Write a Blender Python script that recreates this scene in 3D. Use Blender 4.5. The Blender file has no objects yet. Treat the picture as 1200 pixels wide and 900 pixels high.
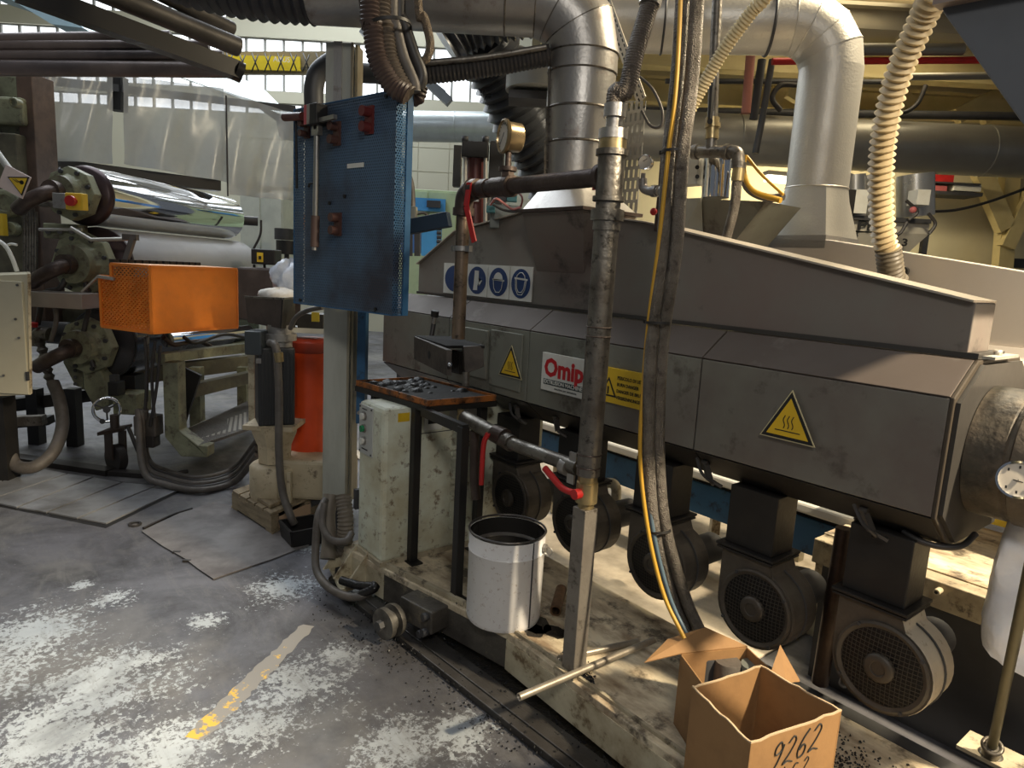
import bpy, bmesh, math, random
from mathutils import Vector, Matrix
random.seed(7)
PI = math.pi
S = bpy.context.scene
COL = S.collection
# ------------------------------------------------------------------ camera
FPX = 800.0
_x = Vector((649, -169, 800)).normalized(); _z = Vector((258, 4776, 800)).normalized()
_y = _z.cross(_x).normalized(); _x = _y.cross(_z).normalized()
R3 = Matrix((_x, _y, _z))                     # world = R3 @ cam
C0 = Vector((0, 0, 1.6))
cd = bpy.data.cameras.new('camera'); cam = bpy.data.objects.new('camera', cd); COL.objects.link(cam)
cd.sensor_width = 36; cd.lens = 36 * FPX / 1200; cd.clip_start = .05; cd.clip_end = 200
cam.matrix_world = Matrix.Translation(C0) @ R3.to_4x4()
S.camera = cam
# ------------------------------------------------------------------ world, lights, exposure
S.view_settings.view_transform = 'Standard'; S.view_settings.look = 'None'
S.view_settings.gamma = 1; S.view_settings.use_curve_mapping = False
S.view_settings.exposure = 0.12
w = bpy.data.worlds.new('world'); S.world = w; w.use_nodes = True
w.node_tree.nodes['Background'].inputs[0].default_value = (.80, .88, 1.0, 1)
w.node_tree.nodes['Background'].inputs[1].default_value = .10
def lamp(name, kind, loc, target, energy, color, size=1, size_y=None, spot=None):
    d = bpy.data.lights.new(name, kind); o = bpy.data.objects.new(name, d); COL.objects.link(o)
    d.energy = energy; d.color = color; o.location = loc
    o.rotation_euler = (Vector(target) - Vector(loc)).to_track_quat('-Z', 'Y').to_euler()
    if kind == 'AREA':
        d.size = size
        if size_y: d.shape = 'RECTANGLE'; d.size_y = size_y
    else: d.shadow_soft_size = size
    if kind == 'SPOT': d.spot_size = math.radians(spot or 80); d.spot_blend = .5
    return o
UH = Vector((.623, .782, 0)).normalized(); VH = Vector((-.782, .623, 0)).normalized()   # hall right / hall forward
def G(u, v, z=0): return UH * u + VH * v + Vector((0, 0, z))
lamp('skylight_near', 'AREA', G(-3.4, 5.5, 6.6), G(-2.6, 4.2, 0), 170, (.84, .91, 1), 4, 4)
lamp('skylight_far', 'AREA', G(-5, 12, 9), G(-4, 9, 0), 1000, (.90, .96, 1), 8, 6)
lamp('hall_lamp_right', 'AREA', G(3.6, 8.0, 4.6), G(3.4, 8.6, 0), 60, (1, .84, .56), 2.5, 1.2)
lamp('wall_fill_light', 'AREA', G(4.0, 9.5, 3.35), G(4.2, 10.6, 1.6), 75, (1, .84, .56), 2.6, .15)  # added fill light, hidden behind the long duct to brighten the wall
lamp('machine_lamp', 'SPOT', (2.0, 2.6, 3.6), (-1.1, 1.85, .3), 1700, (1, .84, .60), .09, spot=60)
lamp('machine_lamp_back', 'AREA', (-1.2, 4.0, 4.1), (-1.3, 3.2, 0), 170, (1, .85, .60), .8, .4)
lamp('aisle_lamp', 'AREA', (1.3, -.6, 3.6), (-1.6, 2.0, .9), 43, (1, .95, .88), .9, .5)

# ------------------------------------------------------------------ picture ray -> point at a real distance
def ray(px, py): return R3 @ Vector((px - 600, 450 - py, -FPX))
def X(px, py, x): r = ray(px, py); return C0 + r * ((x - C0.x) / r.x)
def Y(px, py, y): r = ray(px, py); return C0 + r * ((y - C0.y) / r.y)
def Z(px, py, z): r = ray(px, py); return C0 + r * ((z - C0.z) / r.z)
def F(px, py, D): r = ray(px, py); return C0 + r * (D / r.dot(VH))      # on the upright plane D metres ahead
# ------------------------------------------------------------------ materials
MATS = {}
def mat(name, col, rough=.6, metal=0., col2=None, amt=.5, scale=4., bump=.0, bscale=60., spots=None, spot_amt=.5, spot_scale=25., stretch=None, emit=None, alpha=None, coat=0.):
    if name in MATS: return MATS[name]
    m = bpy.data.materials.new(name); MATS[name] = m; m.use_nodes = True
    nt = m.node_tree; N = nt.nodes; L = nt.links; b = N['Principled BSDF']
    b.inputs['Roughness'].default_value = rough; b.inputs['Metallic'].default_value = metal
    b.inputs['Coat Weight'].default_value = coat
    tc = N.new('ShaderNodeTexCoord'); mp = N.new('ShaderNodeMapping'); L.new(tc.outputs['Object'], mp.inputs[0])
    if stretch: mp.inputs['Scale'].default_value = stretch
    c = (*col, 1)
    src = None
    def ramp(fac, a, bb):
        r = N.new('ShaderNodeMapRange'); r.inputs[1].default_value = a; r.inputs[2].default_value = bb
        L.new(fac, r.inputs[0]); return r.outputs[0]
    if col2 is None: col2 = tuple(v * .72 for v in col)
    n = N.new('ShaderNodeTexNoise'); n.inputs['Scale'].default_value = scale; n.inputs['Detail'].default_value = 6
    n.inputs['Roughness'].default_value = .62; L.new(mp.outputs[0], n.inputs[0])
    mx = N.new('ShaderNodeMix'); mx.data_type = 'RGBA'; mx.inputs[6].default_value = c; mx.inputs[7].default_value = (*col2, 1)
    k = N.new('ShaderNodeMath'); k.operation = 'MULTIPLY'; k.inputs[1].default_value = amt
    L.new(ramp(n.outputs[0], .42, .66), k.inputs[0]); L.new(k.outputs[0], mx.inputs[0]); src = mx.outputs[2]
    if spots:
        n2 = N.new('ShaderNodeTexNoise'); n2.inputs['Scale'].default_value = spot_scale; n2.inputs['Detail'].default_value = 5
        L.new(tc.outputs['Object'], n2.inputs[0])
        m2 = N.new('ShaderNodeMix'); m2.data_type = 'RGBA'; L.new(src, m2.inputs[6]); m2.inputs[7].default_value = (*spots, 1)
        n2.inputs['Roughness'].default_value = .72; k2 = N.new('ShaderNodeMath'); k2.operation = 'MULTIPLY'; k2.inputs[1].default_value = .85; L.new(ramp(n2.outputs[0], .63 - .20 * spot_amt, .74 - .20 * spot_amt), k2.inputs[0]); L.new(k2.outputs[0], m2.inputs[0]); src = m2.outputs[2]
    L.new(src, b.inputs['Base Color'])
    if metal < .9:
        rr = N.new('ShaderNodeMapRange'); rr.inputs[3].default_value = max(.04, rough - .12); rr.inputs[4].default_value = min(1, rough + .12)
        L.new(n.outputs[0], rr.inputs[0]); L.new(rr.outputs[0], b.inputs['Roughness'])
    if bump:
        n3 = N.new('ShaderNodeTexNoise'); n3.inputs['Scale'].default_value = bscale; n3.inputs['Detail'].default_value = 4
        L.new(tc.outputs['Object'], n3.inputs[0]); bp = N.new('ShaderNodeBump'); bp.inputs['Strength'].default_value = bump
        bp.inputs['Distance'].default_value = .01; L.new(n3.outputs[0], bp.inputs['Height']); L.new(bp.outputs[0], b.inputs['Normal'])
    if emit:
        b.inputs['Emission Color'].default_value = (*emit[0], 1); b.inputs['Emission Strength'].default_value = emit[1]
    if alpha is not None: b.inputs['Alpha'].default_value = alpha
    return m
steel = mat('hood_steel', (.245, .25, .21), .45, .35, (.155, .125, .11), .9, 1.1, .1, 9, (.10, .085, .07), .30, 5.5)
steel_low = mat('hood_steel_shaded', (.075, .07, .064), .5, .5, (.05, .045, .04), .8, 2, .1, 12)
galv = mat('galvanised_duct', (.40, .385, .36), .42, .75, (.30, .28, .26), .7, 3, .12, 70, (.24, .2, .17), .3, 6)
alu = mat('aluminium_coating', (.52, .50, .45), .45, .6, (.42, .40, .36), .5, 3, .15, 90)
alu_b = mat('aluminium_far_duct', (.34, .33, .29), .42, .55, (.24, .22, .19), .6, 1.2)
pipe = mat('oily_pipe_steel', (.20, .185, .16), .42, .75, (.10, .085, .07), .9, 9, .25, 50, (.035, .03, .025), .42, 30)
pipe_d = mat('dark_brown_pipe', (.095, .07, .058), .45, .6, (.05, .035, .03), .8, 9, .25, 60)
brass = mat('brass', (.42, .33, .17), .4, .8, (.22, .17, .09), .7, 20)
chrome = mat('chrome', (.86, .87, .88), .045, 1., (.80, .82, .84), .5, 1)
rollgrey = mat('roller_grey', (.42, .42, .43), .42, .3, (.36, .36, .37), .6, 3)
black = mat('black_metal', (.014, .013, .0125), .5, .1, (.026, .023, .02), .6, 8, .1)
blackp = mat('black_grease', (.012, .011, .010), .35, .1, (.03, .024, .02), .5, 14, .5, 70)
dgrey = mat('dark_grey', (.055, .055, .058), .55, .1, (.035, .035, .035), .6, 5)
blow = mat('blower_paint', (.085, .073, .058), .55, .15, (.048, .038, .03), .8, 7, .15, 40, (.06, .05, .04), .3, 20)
cream = mat('cream_paint', (.62, .56, .40), .5, 0, (.36, .29, .18), .95, 5, .1, 40, (.12, .075, .035), .45, 10)
creamd = mat('cream_dirty', (.46, .40, .28), .6, 0, (.25, .20, .13), .9, 5, .3, 35, (.06, .045, .03), .42, 14)
cabm = mat('cabinet_paint', (.68, .71, .58), .5, 0, (.47, .42, .27), .85, 3.5, .08, 40, (.16, .10, .05), .38, 16)
platm = mat('platform_top_paint', (.72, .62, .44), .6, 0, (.30, .22, .14), 1, 5, .4, 22, (.06, .042, .03), .55, 6, stretch=(1, 2.2, 1))
green = mat('machine_green', (.26, .27, .17), .5, 0, (.11, .10, .065), .9, 5, .25, 30, (.07, .05, .035), .4, 12)
blue = mat('blue_paint', (.035, .13, .27), .5, 0, (.02, .07, .15), .7, 3, .1, 30, (.02, .03, .05), .3, 12)
bluel = mat('light_blue_paint', (.07, .33, .70), .5, 0)
orange = mat('orange_guard', (.86, .24, .022), .5, 0, (.55, .16, .03), .5, 4, .1, 60)
orangeb = mat('orange_red_cylinder', (.80, .085, .015), .38, 0, (.55, .05, .01), .5, 4)
rust = mat('rusty_orange_edge', (.40, .13, .025), .6, .1, (.07, .04, .025), 1, 14, .5, 40, (.02, .015, .012), .5, 35)
red = mat('red_paint', (.50, .02, .018), .45, 0, (.3, .015, .012), .5, 10)
redd = mat('dark_red_paint', (.13, .02, .018), .5, 0)
white = mat('white_paint', (.80, .79, .78), .45, 0, (.70, .67, .64), .5, 5, .05, 40, (.4, .32, .26), .22, 45)
signw = mat('sign_white', (.72, .72, .66), .5, 0, (.6, .58, .5), .5, 14)
signy = mat('sign_yellow', (.72, .47, .02), .5, 0, (.6, .38, .02), .5, 10)
signb = mat('sign_blue', (.01, .045, .16), .5, 0)
signr = mat('sign_red', (.55, .015, .02), .5, 0)
ink = mat('ink_black', (.012, .012, .012), .6)
yellow = mat('yellow_paint', (.82, .56, .04), .5, 0, (.6, .4, .03), .5, 6)
yhose = mat('yellow_hose', (.50, .28, .025), .45, 0, (.42, .24, .03), .6, 8)
rub = mat('black_rubber', (.03, .028, .027), .5, 0, (.06, .05, .045), .6, 10)
rubg = mat('grey_hose', (.13, .115, .10), .55, .1, (.07, .06, .05), .7, 12, .2, 50)
braid = mat('braided_steel_hose', (.19, .17, .145), .36, .6, (.08, .07, .055), .9, 14, .8, 240, (.04, .03, .025), .36, 30)
clear = mat('blue_clear_hose', (.10, .15, .19), .3, .1, (.06, .08, .1), .6, 9)
beigeh = mat('beige_corrugated_hose', (.52, .41, .235), .5, 0, (.36, .28, .16), .6, 8)
gearb = mat('gearbox_cream', (.58, .49, .33), .55, 0, (.38, .31, .2), .7, 6, .15, 40, (.14, .1, .06), .3, 16)
wood = mat('pallet_wood', (.34, .27, .17), .75, 0, (.17, .13, .08), .8, 5, .4, 40, None, stretch=(1, 6, 6))
card = mat('cardboard', (.30, .165, .065), .8, 0, (.18, .095, .04), .7, 5, .12, 30)
cardl = mat('torn_cardboard_edge', (.56, .42, .26), .9, 0)
postm = mat('grey_post_paint', (.44, .45, .40), .5, .1, (.30, .30, .26), .7, 2.5, .1, 40, None, stretch=(3, 3, .6))
plate = mat('steel_floor_plate', (.34, .35, .37), .38, .3, (.14, .135, .13), 1, 2.2, .2, 20)
sheetm = mat('steel_mat_sheet', (.235, .22, .21), .6, .1, (.12, .108, .105), 1, 3.2, .15, 18)
bronze = mat('bronze_gauge_case', (.36, .27, .15), .3, .8)
dial = mat('gauge_dial', (.62, .56, .47), .4)
wallc = mat('wall_cream', (.66, .60, .40), .8, 0, (.56, .48, .28), .6, .8, .1, 6)
ceilc = mat('ceiling_beige', (.40, .36, .27), .8, 0, (.33, .29, .21), .5, 1)
beamc = mat('beam_cream', (.62, .52, .26), .6, 0, (.45, .36, .16), .6, 2)
hallp = mat('hall_panel', (.54, .52, .41), .7, 0, (.52, .49, .38), .5, .5)
hood2m = mat('bright_steel_hood', (.62, .56, .49), .38, .5, (.54, .48, .42), .5, 1.5)
stain = mat('stainless', (.50, .49, .46), .3, .8, (.40, .38, .35), .6, 4)
towel = mat('silver_grey_box', (.50, .50, .46), .5, .3)
pelletm = mat('black_pellets', (.015, .015, .016), .3)
glow = mat('daylight_window_pane', (.9, .95, 1), .5, emit=((.92, .96, 1), 1.5))
lampg = mat('lit_lamp_lens', (1, 1, 1), .5, emit=((1, .95, .8), 5))
bagm = mat('white_plastic_bag', (.92, .92, .93), .35, 0, (.70, .70, .74), .5, 9, .6, 16)
# film curtain
fm = bpy.data.materials.new('clear_plastic_film'); fm.use_nodes = True; MATS['film'] = fm
_n = fm.node_tree; _b = _n.nodes['Principled BSDF']; _b.inputs['Base Color'].default_value = (.40, .42, .42, 1)
_b.inputs['Roughness'].default_value = .25; 
_t = _n.nodes.new('ShaderNodeTexNoise'); _t.inputs['Scale'].default_value = 2.4; _t.inputs['Detail'].default_value = 5
_c = _n.nodes.new('ShaderNodeTexCoord'); _n.links.new(_c.outputs['Object'], _t.inputs[0])
_r = _n.nodes.new('ShaderNodeMapRange'); _r.inputs[1].default_value = .3; _r.inputs[2].default_value = .7; _r.inputs[3].default_value = .62; _r.inputs[4].default_value = .9
_n.links.new(_t.outputs[0], _r.inputs[0]); _n.links.new(_r.outputs[0], _b.inputs['Alpha'])
# perforated sheets (round holes are let through by alpha)
def perf(name, col, pitch, hole, ax=(0, 2), rect=False, open_=True):
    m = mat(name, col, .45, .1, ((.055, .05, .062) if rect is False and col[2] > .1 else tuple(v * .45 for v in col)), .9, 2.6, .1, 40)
    nt = m.node_tree; N = nt.nodes; L = nt.links; b = N['Principled BSDF']
    tc = N.new('ShaderNodeTexCoord'); sp = N.new('ShaderNodeSeparateXYZ'); L.new(tc.outputs['Object'], sp.inputs[0])
    def M(op, a, bb=None):
        k = N.new('ShaderNodeMath'); k.operation = op
        for i, v in enumerate((a, bb)):
            if v is None: continue
            if isinstance(v, (int, float)): k.inputs[i].default_value = v
            else: L.new(v, k.inputs[i])
        return k.outputs[0]
    px_, pz_ = pitch
    z = M('DIVIDE', sp.outputs[ax[1]], pz_); row = M('FLOOR', z); fz = M('SUBTRACT', M('SUBTRACT', z, row), .5)
    x = M('ADD', M('DIVIDE', sp.outputs[ax[0]], px_), M('MULTIPLY', M('MODULO', M('ABSOLUTE', row), 2.), .5))
    fx = M('SUBTRACT', M('SUBTRACT', x, M('FLOOR', x)), .5)
    if rect: s = M('MULTIPLY', M('LESS_THAN', M('ABSOLUTE', fx), hole[0]), M('LESS_THAN', M('ABSOLUTE', fz), hole[1]))
    else:
        d = M('ADD', M('POWER', M('MULTIPLY', fx, px_), 2.), M('POWER', M('MULTIPLY', fz, pz_), 2.)); s = M('LESS_THAN', d, hole * hole)
    if open_: L.new(M('SUBTRACT', 1., s), b.inputs['Alpha'])
    return m
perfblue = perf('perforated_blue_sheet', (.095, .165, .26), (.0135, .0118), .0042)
perforange = perf('perforated_orange_sheet', (.86, .24, .022), (.017, .0145), .0042, (1, 2))
perftray = perf('slotted_tray_steel', (.42, .40, .35), (.03, .05), (.22, .36), (0, 2), True)
# ------------------------------------------------------------------ floor material
def floor_material():
    m = bpy.data.materials.new('worn_grey_floor_paint'); m.use_nodes = True; nt = m.node_tree; N = nt.nodes; L = nt.links
    b = N['Principled BSDF']; tc = N.new('ShaderNodeTexCoord')
    def noise(sc, det=6, ro=.6, dist=0, stretch=None):
        n = N.new('ShaderNodeTexNoise'); n.inputs['Scale'].default_value = sc; n.inputs['Detail'].default_value = det
        n.inputs['Roughness'].default_value = ro; n.inputs['Distortion'].default_value = dist
        if stretch:
            mp = N.new('ShaderNodeMapping'); mp.inputs['Rotation'].default_value = (0, 0, math.radians(-33)); mp.inputs['Scale'].default_value = stretch
            L.new(tc.outputs['Object'], mp.inputs[0]); L.new(mp.outputs[0], n.inputs[0])
        else: L.new(tc.outputs['Object'], n.inputs[0])
        return n.outputs[0]
    def rng(f, a, bb, c=0, d=1):
        r = N.new('ShaderNodeMapRange'); L.new(f, r.inputs[0])
        for i, v in enumerate((a, bb, c, d)): r.inputs[i + 1].default_value = v
        return r.outputs[0]
    def M(op, a, bb):
        k = N.new('ShaderNodeMath'); k.operation = op
        for i, v in enumerate((a, bb)):
            if isinstance(v, (int, float)): k.inputs[i].default_value = v
            else: L.new(v, k.inputs[i])
        return k.outputs[0]
    def mix(f, a, bb):
        x = N.new('ShaderNodeMix'); x.data_type = 'RGBA'; L.new(f, x.inputs[0])
        for i, v in ((6, a), (7, bb)):
            if isinstance(v, tuple): x.inputs[i].default_value = (*v, 1)
            else: L.new(v, x.inputs[i])
        return x.outputs[2]
    base = mix(rng(noise(1.6, 9, .72, .5), .40, .62), (.135, .135, .152), (.045, .043, .046))
    base = mix(rng(noise(.8, 6, .7), .5, .62), base, (.17, .165, .16))
    # places where the paint has worn through
    tot = None
    for px, py, r in ((40, 740, .34), (120, 800, .42), (60, 860, .42), (200, 880, .30), (330, 690, .26), (370, 640, .16), (300, 850, .24),
                      (350, 800, .28), (400, 770, .16), (470, 870, .26), (540, 860, .22), (130, 700, .17), (95, 685, .08), (240, 730, .12), (420, 690, .10), (-60, 800, .5)):
        p = Z(px, py, 0); v = N.new('ShaderNodeVectorMath'); v.operation = 'DISTANCE'; L.new(tc.outputs['Object'], v.inputs[0]); v.inputs[1].default_value = p
        k = rng(v.outputs['Value'], 0, r * 1.3, 1, 0)
        tot = k if tot is None else M('MAXIMUM', tot, k)
    fine = noise(38, 8, .78, .3); mid = noise(9, 6, .65, 0, (1, .45, 1))
    s = M('ADD', M('MULTIPLY', tot, .28), M('MULTIPLY', mid, .34)); s = M('ADD', s, M('MULTIPLY', fine, .85))
    worn = rng(s, .765, .81)
    base = mix(worn, base, mix(rng(noise(3), .4, .6), (.42, .46, .49), (.52, .56, .58)))
    sp = rng(noise(85, 3, .5), .70, .73)
    base = mix(M('MULTIPLY', sp, .7), base, (.36, .38, .40))
    oil = rng(noise(.9, 6, .7, .6), .58, .70)
    base = mix(M('MULTIPLY', oil, .6), base, (.055, .05, .046))
    scuff = rng(noise(7, 7, .75, .8, (.35, 1.6, 1)), .52, .62); base = mix(M('MULTIPLY', scuff, .35), base, (.19, .185, .18))
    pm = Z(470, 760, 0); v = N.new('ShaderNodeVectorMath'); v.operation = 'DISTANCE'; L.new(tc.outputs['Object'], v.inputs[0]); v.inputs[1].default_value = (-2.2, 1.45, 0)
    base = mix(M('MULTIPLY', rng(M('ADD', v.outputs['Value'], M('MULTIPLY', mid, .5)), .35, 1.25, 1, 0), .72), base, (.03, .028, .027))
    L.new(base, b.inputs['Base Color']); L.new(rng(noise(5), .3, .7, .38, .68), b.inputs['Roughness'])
    bp = N.new('ShaderNodeBump'); bp.inputs['Strength'].default_value = .25; bp.inputs['Distance'].default_value = .004
    L.new(fine, bp.inputs['Height']); L.new(bp.outputs[0], b.inputs['Normal'])
    return m
floorm = floor_material()
# ------------------------------------------------------------------ mesh building
def cross_frame(t):
    t = t.normalized(); a = Vector((0, 0, 1)) if abs(t.z) < .9 else Vector((1, 0, 0))
    n = t.cross(a).normalized(); return n, t.cross(n).normalized()
def cr(pts, n=8):
    P = [Vector(p) for p in pts]
    if len(P) < 3: return P
    P = [P[0] * 2 - P[1]] + P + [P[-1] * 2 - P[-2]]; out = []
    for i in range(1, len(P) - 2):
        a, b, c, d = P[i - 1:i + 3]
        for k in range(n):
            t = k / n; out.append(.5 * ((2 * b) + (c - a) * t + (2 * a - 5 * b + 4 * c - d) * t * t + (3 * b - a - 3 * c + d) * t ** 3))
    out.append(P[-2]); return out
def resample(P, step):
    out = [P[0].copy()]; acc = 0
    for a, b in zip(P, P[1:]):
        l = (b - a).length
        if l < 1e-9: continue
        while acc + l >= step:
            t = (step - acc) / l; a = a.lerp(b, t); out.append(a.copy()); l = (b - a).length; acc = 0
            if l < 1e-9: break
        acc += l
    return out
class MB:
    def __init__(s): s.v = []; s.f = []; s.sm = []
    def add(s, vs, fs, smooth=False):
        o = len(s.v); s.v += [Vector(v) for v in vs]; s.f += [tuple(i + o for i in f) for f in fs]; s.sm += [smooth] * len(fs); return s
    def box(s, c, ex, ey, ez):
        c = Vector(c); ex = Vector(ex); ey = Vector(ey); ez = Vector(ez)
        if ex.cross(ey).dot(ez) < 0: ex = -ex
        vs = [c + ex * i + ey * j + ez * k for k in (-1, 1) for j in (-1, 1) for i in (-1, 1)]
        return s.add(vs, [(0, 2, 3, 1), (4, 5, 7, 6), (0, 1, 5, 4), (2, 6, 7, 3), (0, 4, 6, 2), (1, 3, 7, 5)])
    def aabb(s, x0, x1, y0, y1, z0, z1):
        return s.box(((x0 + x1) / 2, (y0 + y1) / 2, (z0 + z1) / 2), ((x1 - x0) / 2, 0, 0), (0, (y1 - y0) / 2, 0), (0, 0, (z1 - z0) / 2))
    def bar(s, a, b, w, h, up=(0, 0, 1)):
        a = Vector(a); b = Vector(b); t = (b - a).normalized(); up = Vector(up)
        if abs(t.dot(up.normalized())) > .98: up = UH
        n = t.cross(up).normalized(); u = n.cross(t).normalized()
        return s.box((a + b) / 2, t * ((b - a).length / 2), n * (w / 2), u * (h / 2))
    def prism(s, poly, vec):
        P = [Vector(p) for p in poly]; vec = Vector(vec); n = len(P)
        nn = Vector((0, 0, 0))
        for i in range(n): nn += P[i].cross(P[(i + 1) % n])
        if nn.dot(vec) > 0: P.reverse()
        vs = P + [p + vec for p in P]
        return s.add(vs, [tuple(range(n)), tuple(range(2 * n - 1, n - 1, -1))] + [(i, i + n, (i + 1) % n + n, (i + 1) % n) for i in range(n)])
    def tube(s, pts, r, n=12, cap=True):
        P = [Vector(p) for p in pts]; m = len(P); rs = r if isinstance(r, (list, tuple)) else [r] * m
        T = [(P[min(i + 1, m - 1)] - P[max(i - 1, 0)]).normalized() for i in range(m)]
        a, b = cross_frame(T[0]); vs = []
        for i in range(m):
            a = (a - T[i] * a.dot(T[i])).normalized(); b = T[i].cross(a)
            for k in range(n):
                q = 2 * PI * k / n; vs.append(P[i] + (a * math.cos(q) + b * math.sin(q)) * rs[i])
        fs = [(i * n + k, i * n + (k + 1) % n, (i + 1) * n + (k + 1) % n, (i + 1) * n + k) for i in range(m - 1) for k in range(n)]
        s.add(vs, fs, True)
        if cap:
            o = len(s.v) - len(vs); s.f += [tuple(o + k for k in range(n - 1, -1, -1)), tuple(o + (m - 1) * n + k for k in range(n))]; s.sm += [False, False]
        return s
    def ribbed(s, pts, r, pitch, depth, n=14):
        P = resample(cr(pts, 10), pitch / 4); rs = [r - depth * (0, .5, 1, .5)[i % 4] for i in range(len(P))]
        return s.tube(P, rs, n)
    def rev(s, o, ax, prof, n=24, smooth=True):
        o = Vector(o); ax = Vector(ax).normalized(); a, b = cross_frame(ax); m = len(prof)
        vs = [o + ax * t + (a * math.cos(2 * PI * k / n) + b * math.sin(2 * PI * k / n)) * max(r, 1e-4) for t, r in prof for k in range(n)]
        fs = [(i * n + k, i * n + (k + 1) % n, (i + 1) * n + (k + 1) % n, (i + 1) * n + k) for i in range(m - 1) for k in range(n)]
        return s.add(vs, fs, smooth)
    def cyl(s, a, b, r, n=20, r2=None):
        a = Vector(a); b = Vector(b); l = (b - a).length; r2 = r if r2 is None else r2
        s.rev(a, b - a, [(0, r), (l, r2)], n); o = len(s.v) - 2 * n
        s.f += [tuple(o + k for k in range(n - 1, -1, -1)), tuple(o + n + k for k in range(n))]; s.sm += [False, False]; return s
    def ring(s, c, ax, R, r, n=28, m=8):
        return s.rev(c, ax, [(r * math.sin(2 * PI * i / m), R + r * math.cos(2 * PI * i / m)) for i in range(m + 1)], n)
    def sphere(s, c, r, n=12):
        m = n // 2; return s.rev(c, (0, 0, 1), [(-r * math.cos(PI * i / m), r * math.sin(PI * i / m)) for i in range(m + 1)], n)
    def quad(s, *p): return s.add(p, [tuple(range(len(p)))])
def build(name, mb, m, parent=None, inv=None, bev=0., kind=None, label=None):
    me = bpy.data.meshes.new(name); vs = mb.v if inv is None else [inv @ v for v in mb.v]
    me.from_pydata([tuple(v) for v in vs], [], mb.f); me.materials.append(m)
    me.polygons.foreach_set('use_smooth', mb.sm); me.update()
    o = bpy.data.objects.new(name, me); COL.objects.link(o)
    if any(mb.sm) and len(mb.f) < 20000:
        bm = bmesh.new(); bm.from_mesh(me)
        for e in bm.edges:
            if len(e.link_faces) == 2 and e.calc_face_angle(0) > .9: e.smooth = False
        bm.to_mesh(me); bm.free()
    if bev:
        k = o.modifiers.new('bevel', 'BEVEL'); k.width = bev; k.segments = 2; k.limit_method = 'ANGLE'; k.angle_limit = .7
    if parent: o.parent = parent
    if kind: o['kind'] = kind
    if label: o['label'] = label
    return o
class Thing:
    def __init__(s, name, label, cat, loc=(0, 0, 0), rot=None, group=None, kind=None):
        s.M = Matrix.Translation(Vector(loc)) @ (rot.to_4x4() if rot is not None else Matrix()); s.inv = s.M.inverted()
        s.o = bpy.data.objects.new(name, None); COL.objects.link(s.o); s.o.matrix_world = s.M; s.o.empty_display_size = .05
        if label: s.o['label'] = label
        if cat: s.o['category'] = cat
        if group: s.o['group'] = group
        if kind: s.o['kind'] = kind
    def part(s, name, mb, m, parent=None, bev=0., kind=None, label=None, local=False):
        return build(name, mb, m, parent or s.o, None if local else s.inv, bev, kind, label)
def single(name, mb, m, label, cat, group=None, bev=0., kind=None):
    c = sum(mb.v, Vector()) / len(mb.v); c.z = min(v.z for v in mb.v)
    o = build(name, mb, m, None, Matrix.Translation(-c), bev, kind); o.location = c
    o['label'] = label; o['category'] = cat
    if group: o['group'] = group
    return o
def struct(name, mb, m, parent=None, bev=0.):
    o = build(name, mb, m, parent, None, bev)
    if parent is None: o['kind'] = 'structure'
    return o
def bF(px0, py0, px1, py1, D, dep, mb=None):
    """upright box whose near face fills these picture corners at D metres ahead"""
    a = F(px0, py1, D); b = F(px1, py1, D); c = F(px0, py0, D); d = F(px1, py0, D)
    z0 = (a.z + b.z) / 2; z1 = (c.z + d.z) / 2; u0 = ((a + c) / 2).dot(UH); u1 = ((b + d) / 2).dot(UH)
    mb = mb or MB(); return mb.box(G((u0 + u1) / 2, D + dep / 2, (z0 + z1) / 2), UH * abs(u1 - u0) / 2, VH * dep / 2, Vector((0, 0, abs(z1 - z0) / 2)))
def PF(*pts): return [F(*p) for p in pts]
def text(parent, name, txt, o, ex, ey, size, m, align='LEFT', bold=.0, label=None, stretch=1., shear=0.):
    cu = bpy.data.curves.new(name, 'FONT'); cu.body = txt; cu.size = size; cu.align_x = align; cu.offset = bold; cu.shear = shear; cu.extrude = .0004
    cu.resolution_u = 2
    t = bpy.data.objects.new('tmp', cu); COL.objects.link(t); dg = bpy.context.evaluated_depsgraph_get()
    me = bpy.data.meshes.new_from_object(t.evaluated_get(dg)); bpy.data.objects.remove(t); bpy.data.curves.remove(cu)
    ex = Vector(ex).normalized(); ey = Vector(ey); ey = (ey - ex * ey.dot(ex)).normalized(); ez = ex.cross(ey)
    Mx = Matrix((ex * stretch, ey, ez)).transposed().to_4x4(); Mx.translation = Vector(o)
    inv = parent.matrix_world.inverted() if isinstance(parent, bpy.types.Object) else parent.inv
    me.transform(inv @ Mx); me.materials.clear(); me.materials.append(m)
    ob = bpy.data.objects.new(name, me); COL.objects.link(ob); ob.parent = parent.o if not isinstance(parent, bpy.types.Object) else parent
    if label: ob['label'] = label
    return ob
def child(parent, name, mb, m, label=None): return build(name, mb, m, parent, Matrix.Translation(-parent.location), label=label)
def copy_tree(o, parent=None):
    c = o.copy(); COL.objects.link(c)
    if parent: c.parent = parent
    for ch in list(o.children): copy_tree(ch, c)
    return c
# ================================================================== SETTING
m = MB(); m.quad(G(-14, -4), G(14, -4), G(14, 26), G(-14, 26)); struct('floor', m, floorm)
def zF(px, py, D): return F(px, py, D).z
WD = 16.0
def wallbox(mb, px0, py0, px1, py1, D=WD, dep=.3):
    return bF(px0, py0, px1, py1, D, dep, mb)
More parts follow.
